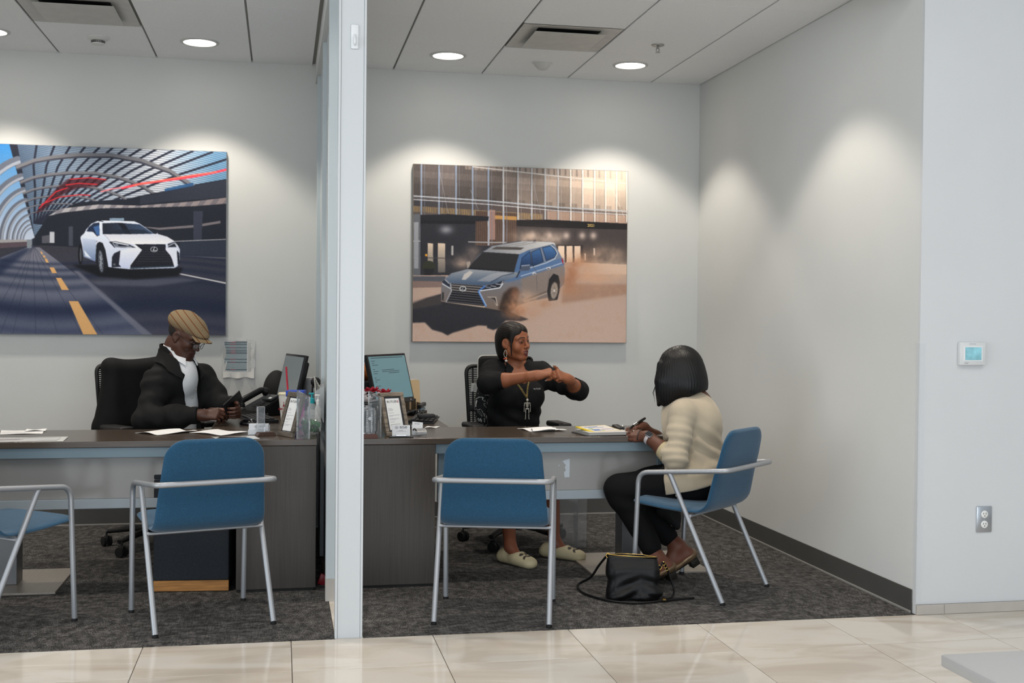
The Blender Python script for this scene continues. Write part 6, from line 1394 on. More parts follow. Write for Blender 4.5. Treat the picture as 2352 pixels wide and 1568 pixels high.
# clear acrylic panel and crumpled cloth seen under the right desk and chair
ap = thing('acrylic_board', 'clear acrylic board standing under the right desk', 'panel', (1.72, 6.86, 0), .12)
MB().box(-.11, .10, -.003, .003, .0, .43, .001).obj('panel', M_clear, ap); MB().box(.012, .018, -.06, -.004, .0, .40, .001).obj('fin', M_clear, ap)
cb = tag(sdf_obj('cloth_bundle', [ell((2.02, 6.01, .365), (.055, .06, .045), .02), ell((2.06, 6.0, .34), (.045, .05, .05), .03), ell((2.085, 5.995, .29), (.022, .03, .035), .03)], mat('lace_black', '#101013', .8, noise=(60, .5), bump=(90, .8)), None, h=.004, disp=lambda V: .006 * wob(V, 55)), 'crumpled black lace cloth tucked under the seat of the woman in cream', 'cloth')
# ------------------------------------------------------------------ the two wall pictures: flat prints painted vertex by vertex
class Print:
    def __init__(s, quad, off, k, W, H):
        """quad: corners TL TR BR BL in sheet units; drawing coordinates q map to sheet units as q / k + off"""
        s.W, s.H, s.off, s.k = W, H, np.array(off, float), k
        u, v = np.meshgrid((np.arange(2 * W) + .5) / (2 * W), (np.arange(2 * H) + .5) / (2 * H)); TL, TR, BR, BL = [np.array(q, float) for q in quad]
        P = ((1 - u) * (1 - v))[..., None] * TL + (u * (1 - v))[..., None] * TR + (u * v)[..., None] * BR + ((1 - u) * v)[..., None] * BL
        P = (P - s.off) * k; s.X, s.Y = P[..., 0], P[..., 1]; s.C = np.zeros((2 * H, 2 * W, 3))
    def put(s, m, col, a=1.):
        col = col(s.X, s.Y) if callable(col) else np.array(col, float) / 255
        w = (m * a)[..., None]; s.C = s.C * (1 - w) + (col if col.ndim == 3 else col) * w
    def grad(s, y0, c0, y1, c1, ax='y'):
        def f(X, Y):
            t = np.clip(((Y if ax == 'y' else X) - y0) / (y1 - y0), 0, 1)[..., None]; return (np.array(c0) * (1 - t) + np.array(c1) * t) / 255
        return f
    def inside(s, pts):
        pts = np.array(pts, float); lo, hi = pts.min(0), pts.max(0); box = (s.X >= lo[0]) & (s.X <= hi[0]) & (s.Y >= lo[1]) & (s.Y <= hi[1])
        m = np.zeros(s.X.shape); x, y = s.X[box], s.Y[box]; c = np.zeros(len(x), bool); n = len(pts)
        for i in range(n):
            (x0, y0), (x1, y1) = pts[i], pts[(i + 1) % n]
            if y0 == y1: continue
            c ^= ((y0 > y) != (y1 > y)) & (x < (x1 - x0) * (y - y0) / (y1 - y0) + x0)
        m[box] = c; return m
    def poly(s, pts, col, a=1., blur=0):
        m = s.inside(pts)
        if blur: m = s.blur(m, blur)
        s.put(m, col, a)
    def blur(s, m, r):
        for ax in (0, 1):
            for _ in range(2):
                c = np.cumsum(np.concatenate([np.repeat(np.take(m, [0], ax), r + 1, ax), m, np.repeat(np.take(m, [-1], ax), r, ax)], ax), ax); n = m.shape[ax]
                m = (np.take(c, range(2 * r + 1, 2 * r + 1 + n), ax) - np.take(c, range(0, n), ax)) / (2 * r + 1) if c.shape[ax] >= n + 2 * r + 1 else m
        return m
    def line(s, pts, w, col, a=1.):
        q = np.array(pts, float); lo, hi = q.min(0) - w - 2, q.max(0) + w + 2; bx = (s.X >= lo[0]) & (s.X <= hi[0]) & (s.Y >= lo[1]) & (s.Y <= hi[1])
        X, Y = s.X[bx], s.Y[bx]; m = np.zeros(X.shape)
        for (x0, y0), (x1, y1) in zip(pts, pts[1:]):
            dx, dy = x1 - x0, y1 - y0; L = dx * dx + dy * dy + 1e-9; t = np.clip(((X - x0) * dx + (Y - y0) * dy) / L, 0, 1)
            m = np.maximum(m, np.clip(w / 2 - np.hypot(X - x0 - t * dx, Y - y0 - t * dy) + .5, 0, 1))
        w_ = (m * a)[:, None]; s.C[bx] = s.C[bx] * (1 - w_) + np.array(col, float) / 255 * w_
    def ell(s, c, rx, ry, col, a=1., rot=0, soft=0, ring=0):
        x, y = s.X - c[0], s.Y - c[1]; cr, sr = math.cos(rot), math.sin(rot); d = np.hypot((x * cr + y * sr) / rx, (-x * sr + y * cr) / ry)
        if ring: m = np.clip((ring - np.abs(d - 1)) * min(rx, ry) + .5, 0, 1)
        elif soft: m = np.exp(-d ** 2 * 1.6)
        else: m = np.clip((1 - d) * min(rx, ry) + .5, 0, 1)
        s.put(m, col, a)
    def noise(s, f, seed):
        q = np.random.default_rng(seed); r = np.zeros(s.X.shape)
        for k in range(10):
            d = q.normal(size=2) * f * (1 + k * .35); r += np.sin(s.X * d[0] + s.Y * d[1] + q.uniform(0, 6)+ 1.5 * np.sin(s.X * d[1] * .6 - s.Y * d[0] * .6)) / (1 + k * .3)
        return r / 4
    def build(s, parent, w, h, m):
        C = s.C.reshape(s.H, 2, s.W, 2, 3).mean((1, 3)); B = np.pad(C, ((1, 1), (1, 1), (0, 0)), 'edge'); C = C * .5 + (B[:-2, 1:-1] + B[2:, 1:-1] + B[1:-1, :-2] + B[1:-1, 2:]) * .125 + rng.normal(size=C.shape[:2] + (1,)) * .010; C = np.clip(C * 1.14, 0, 1); C = np.where(C <= .04045, C / 12.92, ((C + .055) / 1.055) ** 2.4)
        x, z = np.meshgrid(np.linspace(0, w, s.W), np.linspace(h, 0, s.H)); V = np.stack([x, np.zeros_like(x), z], -1).reshape(-1, 3)
        i = np.arange((s.H - 1) * s.W).reshape(s.H - 1, s.W)[:, :-1].ravel(); Q = np.stack([i, i + s.W, i + s.W + 1, i + 1], 1)
        return np_mesh('print', V, Q, m, parent, C.reshape(-1, 3), smooth=False)
M_print = mat('print_ink', '#808080', .55, attr='Col', spec=.25)
# ============ right: dusty off-roader before a glass front
P = Print([(948, 377), (1440, 395), (1434, 787), (945, 785)], (920, 350), 3.485, 480, 392)
FX = lambda x, y: y + (x - 100) * .038      # rows of the facade drop to the right
P.put(np.ones(P.X.shape), P.grad(100, (78, 72, 72), 1800, (206, 176, 158), 'x'))
F = P.Y - (P.X - 100) * .066
xs = [40, 160, 297, 430, 560, 685, 803, 920, 1030, 1138, 1243, 1345, 1443, 1540, 1630, 1720, 1805, 1890]
glow = np.clip((P.X - 700) / 1000, 0, 1)
for i, (a, b) in enumerate(zip(xs, xs[1:])):
    m = ((P.X > a) & (P.X < b)).astype(float)
    base = np.array((98, 90, 88)) * (1 - min(1, max(0, (a - 600) / 900))) + np.array((206, 182, 164)) * min(1, max(0, (a - 600) / 900)); base = base * (.82 + .3 * ((i * 7) % 5) / 5)
    P.put(m * (F < 372), base); 
    P.put(m * (F > 150) * (F < 200), base * 1.22, .6); P.put(m * (F > 250) * (F < 370), base * .80, .55 * (1 if i < 9 else .4)); P.put(m * (F > 330) * (F < 372) * (P.X < (a + b) / 2), base * .6, .5)
    P.put(m * (np.sin((P.X - a) * 2 * PI / 13) > .35) * (F < 372), base * .72, .55 * (1 - .5 * min(1, max(0, (a - 900) / 700))))
    P.put(m * (F < 112) * (P.X > 500), (146, 132, 124), .65); P.put(m * (F < 112) * (P.X > 500) * (np.sin(P.X * 2 * PI / 46) > .6), (92, 84, 80), .7)
P.put((F > 372) * (F < 480) * 1., P.grad(100, (56, 54, 58), 1800, (120, 100, 90), 'x')); P.put((F > 430) * (F < 478) * (np.sin(P.X * 2 * PI / 14) > -.2) * (P.X < 1120), (168, 138, 92), .75); P.put((F > 400) * (F < 478) * (P.X > 1150) * 1., (205, 170, 148), .55)
for i, x in enumerate(xs):
    c = (126, 138, 158) if x < 700 else ((172, 172, 176) if x < 1300 else (214, 208, 202)); P.poly([(x - 9, 90), (x + 3, 90), (x + 3, 560), (x - 9, 560)], c); P.line([(x + 22, 90), (x + 22, 560)], 4, c, .5); P.line([(x - 12, 90), (x - 12, 560)], 5, (70, 66, 68), .6)
for off, w, c in ((282, 10, (168, 172, 180)), (298, 5, (86, 84, 88)), (310, 6, (190, 190, 194))): P.line([(80, off + 68), (680, off + 100 + 8), (1240, off + 160), (1840, off + 195)], w, c)
P.line([(560, 118), (1240, 195), (1840, 258)], 9, (186, 182, 180)); P.line([(300, 160), (365, 490)], 3, (150, 150, 155), .8); P.line([(540, 300), (620, 510)], 3, (150, 150, 155), .8); P.line([(1020, 170), (1110, 540)], 3, (150, 150, 155), .8); P.line([(1650, 220), (1780, 520)], 3, (230, 220, 210), .7)
P.ell((1800, 180), 420, 330, (246, 226, 204), .62, soft=1)
P.poly([(80, 498), (160, 498), (160, 1000), (80, 1000)], (92, 94, 100)); P.poly([(100, 560), (135, 560), (135, 930), (100, 930)], (140, 142, 148)); P.line([(80, 712), (190, 712)], 9, (150, 152, 158))
P.poly([(150, 540), (905, 540), (905, 990), (150, 1000)], (44, 44, 50)); P.poly([(580, 470), (905, 490), (905, 760), (580, 745)], (92, 72, 62)); P.put(P.inside([(580, 470), (905, 490), (905, 760), (580, 745)]) * (np.sin(P.X * 2 * PI / 15) > 0), (58, 48, 46), .7)
P.poly([(735, 505), (905, 515), (905, 545), (735, 535)], (188, 142, 80), .8); P.poly([(690, 460), (735, 462), (735, 700), (690, 700)], (190, 150, 140), .55); P.ell((350, 620), 60, 40, (150, 150, 158), .8, soft=1)
for x in (685, 803): P.poly([(x - 9, 470), (x + 5, 470), (x + 5, 745), (x - 9, 745)], (150, 156, 170)); P.line([(x + 24, 470), (x + 24, 740)], 5, (104, 108, 122))
P.line([(525, 717), (700, 722), (820, 722)], 9, (150, 148, 150)); P.poly([(150, 502), (365, 497), (685, 515), (680, 550), (385, 562), (150, 548)], (34, 34, 40)); P.poly([(150, 546), (580, 552), (580, 575), (150, 572)], (30, 30, 34))
P.poly([(905, 560), (1840, 600), (1840, 900), (905, 860)], (66, 60, 60)); P.poly([(905, 542), (1150, 540), (1840, 574), (1840, 622), (1130, 602), (905, 592)], (36, 33, 35))
for x in (1030, 1170, 1305, 1435, 1525): P.ell((x, 668), 34, 36, (196, 176, 166), .85, soft=1)
for x in (1110, 1245, 1375): P.line([(x, 600), (x, 780)], 3, (48, 44, 46), .8)
P.poly([(1225, 738), (1440, 742), (1440, 880), (1225, 880)], (44, 40, 42))
for a, b in ((1238, 1290), (1306, 1356), (1370, 1420)): P.poly([(a, 750), (b, 750), (b, 880), (a, 880)], (220, 196, 176))
for a, b in ((206, 248), (285, 342)): P.poly([(a, 728), (b, 730), (b, 962), (a, 962)], P.grad(728, (206, 186, 166), 962, (96, 92, 90)))
P.line([(206, 845), (342, 848)], 6, (70, 66, 64)); P.poly([(390, 748), (406, 748), (406, 824), (390, 824)], (160, 158, 156)); P.poly([(1452, 810), (1464, 810), (1464, 862), (1452, 862)], (200, 186, 176)); P.poly([(1526, 768), (1538, 768), (1538, 826), (1526, 826)], (214, 200, 190)); P.poly([(186, 815), (202, 815), (202, 832), (186, 832)], (214, 150, 50))
P.ell((215, 915), 52, 46, (48, 50, 40)); P.poly([(175, 930), (255, 930), (245, 995), (185, 995)], (34, 34, 38))
P.poly([(80, 985), (1840, 975), (1840, 1560), (80, 1560)], P.grad(985, (168, 144, 132), 1540, (192, 166, 152))); P.poly([(80, 992), (350, 992), (330, 1035), (80, 1030)], (78, 80, 88)); P.poly([(80, 1030), (350, 1035), (320, 1080), (80, 1085)], (124, 104, 98)); P.poly([(1290, 1050), (1840, 1055), (1840, 1130), (1260, 1210)], (146, 112, 92), .7, 6)
n1 = P.noise(.02, 3); P.put(np.clip(n1, 0, 1) * (P.Y > 1080), (182, 146, 122), .35)
sh = [(80, 1215), (200, 1165), (320, 1130), (700, 1200), (860, 1280), (1000, 1335), (940, 1350), (820, 1345), (790, 1372), (765, 1405), (720, 1422), (670, 1405), (668, 1388), (600, 1385), (400, 1445), (360, 1466), (318, 1442), (240, 1420), (185, 1362), (80, 1366)]
P.poly(sh, (44, 44, 50), 1, 2); P.poly([(80, 1200), (200, 1165), (320, 1140), (320, 1215), (80, 1260)], (74, 66, 64), .6, 4)
# dust behind
dust = P.noise(.012, 8); fine = P.noise(.03, 5)
for c, rx, ry, a, col in (((1010, 680), 170, 60, .75, (196, 170, 152)), ((1180, 690), 120, 60, .7, (200, 178, 162)), ((470, 880), 100, 55, .7, (178, 154, 138)), ((560, 800), 60, 60, .5, (160, 140, 128)), ((1420, 900), 170, 110, .85, (176, 130, 100)), ((1640, 860), 170, 110, .8, (196, 166, 144)), ((1740, 940), 140, 90, .7, (198, 172, 152)), ((1500, 1000), 260, 60, .8, (190, 148, 120)), ((1350, 960), 60, 120, .8, (150, 100, 72))):
    d = np.exp(-(((P.X - c[0]) / rx) ** 2 + ((P.Y - c[1]) / ry) ** 2) * 1.2) * np.clip(.75 + .45 * dust + .3 * fine, 0, 1.2); P.put(np.clip(d, 0, 1), col, a)
# the car
body = [(312, 1070), (325, 1030), (345, 1008), (390, 968), (515, 935), (600, 830), (650, 785), (710, 748), (940, 710), (1180, 718), (1212, 738), (1240, 790), (1268, 842), (1292, 935), (1290, 1045), (1255, 1085), (1235, 1175), (1150, 1165), (1000, 1195), (790, 1272), (640, 1250), (350, 1218), (310, 1195)]
P.poly(body, P.grad(900, (104, 116, 136), 1230, (112, 98, 90)))
P.poly([(930, 945), (1140, 880), (1280, 845), (1290, 900), (1150, 945), (950, 1010), (830, 1040), (800, 1030)], (76, 104, 144), .9, 3); P.poly([(940, 1010), (1150, 940), (1285, 905), (1288, 1040), (1160, 1110), (960, 1190)], (124, 112, 106), .9, 3); P.line([(940, 990), (1150, 925), (1285, 880)], 8, (172, 182, 198), .8)
P.poly([(345, 1010), (390, 968), (515, 937), (900, 960), (930, 975), (870, 1010), (790, 1040), (640, 1066), (380, 1046)], P.grad(940, (140, 144, 150), 1060, (64, 82, 108))); P.poly([(470, 1020), (490, 975), (535, 948), (560, 960), (525, 1000), (500, 1020)], (186, 180, 176), .9); P.poly([(590, 1030), (700, 975), (760, 962), (880, 968), (760, 1010), (690, 1035)], (170, 168, 170), .5); P.line([(700, 1040), (790, 990), (880, 968)], 8, (52, 62, 82), .8)
P.poly([(650, 785), (712, 748), (940, 711), (1180, 719), (1205, 735), (1000, 785), (940, 812), (925, 815), (640, 797)], P.grad(650, (120, 122, 128), 1180, (186, 184, 184), 'x')); P.poly([(704, 776), (745, 755), (968, 762), (935, 782)], (70, 66, 66)); P.line([(800, 752), (985, 722)], 4, (120, 116, 114)); P.line([(890, 752), (1060, 722)], 4, (120, 116, 114)); P.line([(650, 788), (712, 748), (940, 711)], 5, (60, 66, 80)); P.line([(1205, 735), (1000, 785), (940, 815)], 5, (70, 84, 110))
P.poly([(517, 934), (560, 880), (637, 797), (925, 815), (900, 900), (885, 960)], (40, 39, 42)); P.poly([(517, 934), (885, 960), (885, 950), (540, 920)], (28, 28, 32))
P.poly([(925, 815), (900, 905), (885, 962), (930, 945), (950, 850), (1010, 795), (1005, 785)], (70, 98, 138))
for w in ([(930, 935), (948, 845), (1012, 795), (1028, 905)], [(1034, 912), (1022, 800), (1092, 770), (1120, 876)], [(1142, 868), (1112, 764), (1180, 750), (1212, 780), (1226, 808), (1212, 840)]):
    P.poly(w, P.grad(760, (64, 102, 150), 920, (30, 48, 80))); P.line(w + w[:1], 4, (24, 32, 50))
P.line([(1212, 846), (1234, 810), (1214, 772), (1180, 745)], 5, (200, 206, 214)); P.line([(930, 950), (1140, 886), (1215, 850)], 6, (180, 190, 204))
P.poly([(935, 950), (938, 920), (950, 904), (1008, 900), (1014, 935), (1000, 945)], (70, 78, 96)); P.line([(945, 908), (1008, 902)], 7, (150, 160, 176)); P.poly([(515, 930), (508, 880), (535, 872), (540, 888), (528, 920)], (150, 140, 132)); P.line([(905, 1000), (930, 950)], 9, (32, 34, 44))
for x, y in ((1048, 972), (1160, 928)): P.ell((x, y), 18, 10, (200, 200, 206)); P.ell((x, y + 3), 12, 5, (80, 80, 90))
P.line([(1068, 1110), (1062, 950), (1034, 912)], 3, (78, 70, 68), .8); P.line([(1150, 1060), (1190, 900)], 3, (88, 80, 78), .6)
P.poly([(380, 1050), (640, 1070), (655, 1078), (605, 1115), (655, 1222), (640, 1228), (350, 1198), (388, 1112)], (26, 26, 32))
for k in range(8):
    t = k / 7; y0 = 1062 + 130 * t; P.line([(388 - 36 * max(0, t - .2), y0), (612 + 32 * max(0, t - .2) + 20 * (t < .2), y0 + 20 + 6 * t)], 9 if k < 3 else 5, (130, 124, 122) if k < 3 else (92, 90, 96))
P.line([(384, 1050), (390, 1112), (348, 1200)], 8, (160, 160, 168)); P.line([(350, 1204), (640, 1238), (660, 1232)], 10, (180, 164, 148)); P.line([(650, 1074), (604, 1114), (660, 1228)], 16, (70, 112, 176)); P.line([(608, 1114), (664, 1226)], 5, (186, 200, 220))
P.ell((480, 1092), 24, 20, (30, 32, 40)); P.ell((480, 1092), 23, 19, (196, 196, 198), 1, 0, 0, .16); P.line([(484, 1080), (470, 1102), (496, 1102)], 4, (206, 206, 206))
P.poly([(612, 1110), (675, 1064), (740, 1050), (806, 1022), (792, 1062), (770, 1088)], (28, 30, 40)); P.line([(616, 1108), (770, 1084), (795, 1050)], 8, (214, 218, 226)); P.line([(660, 1078), (700, 1082)], 5, (170, 176, 190)); P.line([(700, 1068), (740, 1074)], 5, (190, 196, 206)); P.line([(740, 1054), (780, 1058), (798, 1030)], 5, (200, 204, 214)); P.poly([(318, 1040), (340, 1016), (378, 1052), (380, 1090)], (40, 46, 60)); P.line([(320, 1052), (380, 1088)], 7, (206, 210, 218)); P.line([(340, 1020), (372, 1050)], 5, (190, 194, 204))
P.poly([(668, 1154), (742, 1156), (756, 1228), (742, 1228), (724, 1178)], (176, 164, 154)); P.poly([(690, 1162), (735, 1163), (746, 1220), (726, 1178)], (40, 38, 40)); P.poly([(318, 1120), (332, 1120), (330, 1190), (316, 1180)], (50, 48, 52)); P.poly([(312, 1196), (640, 1242), (790, 1268), (760, 1284), (640, 1262), (320, 1222)], (44, 42, 46))
P.poly([(760, 1255), (800, 1130), (850, 1085), (905, 1080), (930, 1120), (900, 1240), (830, 1300)], (44, 34, 30), .95, 5)
P.poly([(1150, 1110), (1165, 1015), (1200, 970), (1240, 985), (1252, 1040), (1248, 1110), (1230, 1180), (1160, 1190)], (34, 32, 34)); P.ell((1205, 1108), 34, 78, (60, 56, 56), 1, .1); P.ell((1206, 1106), 27, 64, (150, 140, 132), 1, .1)
for k in range(10): a = k * PI / 5; P.line([(1206, 1106), (1206 + 25 * math.cos(a), 1106 + 60 * math.sin(a))], 3, (96, 84, 78))
P.ell((1206, 1106), 7, 12, (200, 192, 184)); P.line([(965, 1195), (1145, 1128)], 7, (168, 150, 136)); P.line([(985, 1175), (1140, 1115)], 12, (92, 78, 70), .7); P.poly([(1264, 842), (1280, 860), (1282, 900), (1270, 880)], (150, 40, 48)); P.line([(1042, 716), (1055, 704)], 6, (60, 60, 70)); P.poly([(1185, 720), (1210, 728), (1216, 745), (1200, 735)], (200, 196, 194))
for c, rx, ry, a, col in (((900, 1240), 90, 70, .9, (188, 134, 100)), ((960, 1150), 100, 50, .75, (190, 158, 136)), ((1030, 1200), 120, 50, .8, (186, 148, 122)), ((880, 1130), 50, 60, .5, (150, 96, 70)), ((960, 1290), 130, 45, .85, (176, 130, 102)), ((1130, 1210), 90, 35, .8, (168, 130, 106)), ((1320, 1040), 60, 70, .8, (150, 106, 80)), ((1340, 1100), 120, 50, .7, (164, 122, 96)), ((870, 1290), 60, 40, .7, (120, 84, 62))):
    d = np.exp(-(((P.X - c[0]) / rx) ** 2 + ((P.Y - c[1]) / ry) ** 2) * 1.2) * np.clip(.75 + .5 * fine + .3 * dust, 0, 1.2); P.put(np.clip(d, 0, 1), col, a)
M_canvas = mat('canvas_side', '#3a3836', .6); 
pic = thing('wall_picture', 'wall picture of a blue off-road car in desert dust before a glass building', 'picture', (.8775, YB, 1.2145))
MB().box(0, 1.520, -.038, -.001, 0, 1.2145, .002).obj('canvas', mat('canvas_edge_tan', '#8f857b', .6), pic); pr_ = P.build(pic, 1.514, 1.2085, M_print); pr_.location = (.003, -.0392, .003)
text_mesh('lettering', '2021', .027, mat('gold_print', '#d9b96a', .5), pic, frame_xz((.003 + 1.514 * (1513 - 103) / 1707, -.0398, 1.2085 * (1 - 0.318))), bold=.0004)
# ============ left: white crossover under a curved lattice roof
P = Print([(-42, 328.5), (522, 350), (519, 770), (-42, 767)], (0, 300), 3.136, 500, 400)
P.put(np.ones(P.X.shape), (34, 38, 50)); VX, VY = 245., 775.
P.poly([(-160, 80), (70, 90), (250, 770), (200, 800), (-160, 800)], P.grad(100, (52, 120, 180), 760, (178, 188, 206)))
for k in range(9):
    s_ = .80 ** k; pts = []
    for t in np.linspace(0, 1, 14): a = t * 1.35; pts.append((VX - s_ * 430 * math.cos(a) ** 1.0 - 20 * s_, VY + 25 - s_ * (600 * math.sin(a) + 0)))
    P.line(pts, 62 * s_, (96, 102, 116)); P.line([(x + 12 * s_, y + 12 * s_) for x, y in pts], 22 * s_, (150, 156, 168))
P.poly([(-160, 785), (200, 785), (200, 830), (-160, 850)], (150, 148, 150)); P.poly([(-160, 815), (200, 800), (190, 845), (-160, 900)], (82, 70, 78))
rng2 = np.random.default_rng(4)
# roof: rays from the vanishing point and rings of louvres
roof = [(125, 85), (1760, 150), (1760, 330), (1400, 390), (1000, 480), (560, 520), (380, 600), (250, 765)]
R = P.inside(roof); dx, dy = P.X - VX, P.Y - VY
ell_r = np.hypot(dx / 1.9, dy / 1.0) / 690.; 
P.put(R, P.grad(150, (96, 120, 146), 1100, (206, 208, 214), 'x')); bl = np.clip((P.X - 1150) / 400, 0, 1) * R; P.put(bl, (60, 120, 166), .7); P.put(R * np.clip((350 - P.X) / 200, 0, 1), (70, 84, 104), .7)
louv = np.sin((P.Y + .00022 * (P.X - 900) ** 2 * -1) * 2 * PI / 15.5); P.put(R * (louv > .15), (66, 80, 100), .55)
for x, y in ((265, 92), (392, 100), (505, 105), (610, 112), (712, 118), (808, 122), (905, 126), (1012, 130), (1122, 135), (1252, 140), (1388, 150), (1530, 158), (1700, 190)):
    cx_, cy_ = VX + (x - VX) * .42, VY + (y - VY) * .50; P.line([(x, y), ((x + cx_) / 2 - 18, (y + cy_) / 2 - 10), (cx_, cy_), (VX + (x - VX) * .1, VY + (y - VY) * .16)], 15, (36, 40, 54)); 
for s_, w in ((.84, 30), (.66, 22), (.53, 16), (.43, 12), (.35, 9), (.28, 7)):
    pts = [(VX + s_ * (x - VX), VY + s_ * (y - VY)) for x, y in ((110, 165), (250, 110), (420, 80), (620, 62), (900, 66), (1150, 110), (1400, 200), (1620, 340), (1760, 450))]; P.line(pts, w, (112, 112, 118)); P.line([(x, y + w * .5) for x, y in pts], w * .4, (62, 64, 76))
P.poly([(480, 350), (640, 338), (760, 352), (700, 400), (560, 412), (430, 470), (300, 580), (250, 600), (330, 500), (400, 420)], (60, 16, 24), .75, 3)
for a in ([(500, 350), (640, 340), (755, 354)], [(470, 392), (560, 380), (690, 388)], [(300, 530), (420, 480), (560, 462), (640, 466)], [(280, 560), (400, 440), (480, 412)]): P.line(a, 7, (204, 44, 52))
P.line([(870, 415), (1000, 385), (1150, 365), (1380, 335), (1540, 305), (1700, 270)], 16, (222, 66, 82)); P.line([(950, 395), (1150, 360), (1390, 322), (1560, 300)], 8, (240, 110, 90)); P.line([(720, 440), (800, 420), (880, 408)], 9, (214, 120, 130))
P.poly([(250, 760), (350, 610), (560, 515), (880, 500), (1000, 470), (1400, 395), (1760, 330), (1760, 900), (250, 860)], (30, 34, 44)); P.poly([(1000, 478), (1400, 398), (1760, 335), (1760, 470), (1000, 530)], (44, 48, 60)); P.poly([(1180, 420), (1390, 375), (1390, 400), (1180, 440)], (40, 80, 124), .9)
P.poly([(345, 615), (430, 562), (700, 532), (1000, 540), (1400, 510), (1760, 470), (1760, 518), (1400, 545), (1000, 556), (720, 560), (450, 590)], P.grad(345, (170, 168, 172), 1700, (128, 116, 116), 'x'))
bm_ = P.inside([(345, 615), (430, 562), (700, 532), (1000, 540), (1400, 510), (1760, 470), (1760, 518), (1400, 545), (1000, 556), (720, 560), (450, 590)])
P.put(bm_ * (np.sin((P.X + P.Y * .7) * .07) > .1), (84, 82, 92), .55)
P.poly([(1000, 690), (1140, 700), (1400, 680), (1590, 650), (1590, 668), (1400, 698), (1140, 715)], (112, 106, 110)); P.poly([(490, 690), (520, 690), (520, 830), (490, 830)], (62, 66, 78)); P.poly([(1390, 580), (1460, 580), (1450, 790), (1390, 790)], (52, 56, 70)); P.poly([(780, 630), (885, 630), (885, 650), (780, 650)], (120, 140, 160)); P.poly([(355, 728), (388, 728), (388, 808), (355, 808)], (176, 178, 186)); P.poly([(300, 760), (355, 750), (355, 810), (300, 810)], (80, 80, 90))
P.poly([(1290, 795), (1760, 780), (1760, 930), (1290, 900)], (42, 48, 62)); P.line([(1240, 798), (1760, 778)], 6, (150, 150, 156)); P.line([(1290, 902), (1760, 925)], 7, (104, 102, 108))
# ground
P.poly([(-160, 860), (300, 825), (560, 840), (1290, 900), (1760, 935), (1760, 1560), (-160, 1560)], P.grad(840, (52, 52, 62), 1480, (66, 68, 84)))
P.poly([(195, 840), (285, 840), (600, 1080), (1130, 1500), (-200, 1500), (-200, 1000)], P.grad(840, (112, 112, 124), 1480, (84, 90, 112)))
for x in (-120, 0, 90, 260, 420, 600, 760): P.line([(238, 825), (x, 1500)], 3, (50, 54, 70), .8)
for y0, h, a in ((930, 14, .5), (975, 16, .55), (1030, 22, .6), (1105, 26, .45), (1270, 70, .8), (1420, 30, .3)): P.put(np.exp(-((P.Y - y0 - 30 * np.sin(P.X * .004)) / h) ** 2) * (P.X < 1800) * (P.Y > 850), (22, 32, 56), a)
P.poly([(180, 845), (235, 845), (-160, 1180), (-160, 1010)], (28, 38, 62), .8, 8); P.poly([(700, 1125), (1500, 1050), (1760, 1180), (1760, 1330), (1000, 1300)], (30, 36, 56), .55, 14); P.poly([(640, 1085), (1300, 1060), (1440, 1075), (1100, 1120), (700, 1115)], (92, 94, 106), .6, 4); P.poly([(560, 1010), (640, 1085), (1120, 1500), (1050, 1500), (520, 1010)], (108, 110, 124), .8, 3)
for q in ([(290, 870), (300, 870), (308, 890), (296, 890)], [(304, 898), (320, 898), (328, 914), (312, 914)], [(318, 922), (336, 922), (350, 950), (330, 950)], [(354, 985), (386, 985), (406, 1026), (372, 1026)], [(400, 1060), (436, 1060), (492, 1148), (440, 1148)], [(490, 1228), (556, 1228), (712, 1500), (606, 1500)]): P.poly(q, (204, 158, 104))
P.poly([(1226, 1014), (1760, 1118), (1760, 1130), (1226, 1022)], (190, 188, 190)); P.poly([(195, 785), (232, 785), (230, 845), (197, 845)], (120, 128, 136))
# the car, in its own finer coordinates
P.off = np.array((180., 500.)); P.X, P.Y = (P.X / 3.136 - 180) * 9.408, (P.Y / 3.136 - 200) * 9.408
P.poly([(-160, 1020), (300, 1010), (1100, 1090), (2250, 1080), (2150, 1260), (1200, 1330), (420, 1270)], (14, 16, 22), 1, 4)
P.ell((25, 790), 50, 230, (18, 19, 24)); P.ell((30, 800), 22, 150, (96, 100, 110), .7)
P.poly([(28, 410), (105, 335), (150, 250), (262, 128), (400, 66), (480, 62), (1180, 78), (1305, 132), (1620, 352), (1690, 350), (1900, 410), (2050, 500), (2140, 610), (2176, 680), (2165, 960), (2120, 1050), (2060, 1085), (1080, 1112), (950, 1100), (700, 1075), (620, 1062), (360, 950), (95, 845), (60, 600), (30, 470)], P.grad(300, (206, 212, 226), 1100, (186, 194, 216)))
P.poly([(60, 440), (360, 480), (350, 945), (96, 842)], P.grad(400, (190, 200, 218), 900, (112, 130, 164))); P.poly([(520, 360), (1640, 352), (1900, 412), (2045, 500), (1900, 560), (1200, 572), (1050, 560), (660, 500)], P.grad(360, (198, 200, 212), 570, (222, 222, 226))); P.line([(520, 360), (600, 430), (655, 500)], 6, (120, 126, 146)); P.poly([(100, 690), (260, 880), (130, 830)], (226, 230, 240), .8)
P.poly([(492, 120), (820, 108), (1295, 142), (1612, 350), (1060, 356), (500, 356)], P.grad(490, (28, 32, 44), 1600, (58, 78, 108), 'x')); P.poly([(820, 110), (960, 116), (1120, 356), (1000, 356)], (18, 20, 30), .9); P.poly([(560, 320), (900, 250), (1400, 260), (1560, 345), (1000, 355), (560, 352)], (26, 32, 46), .7)
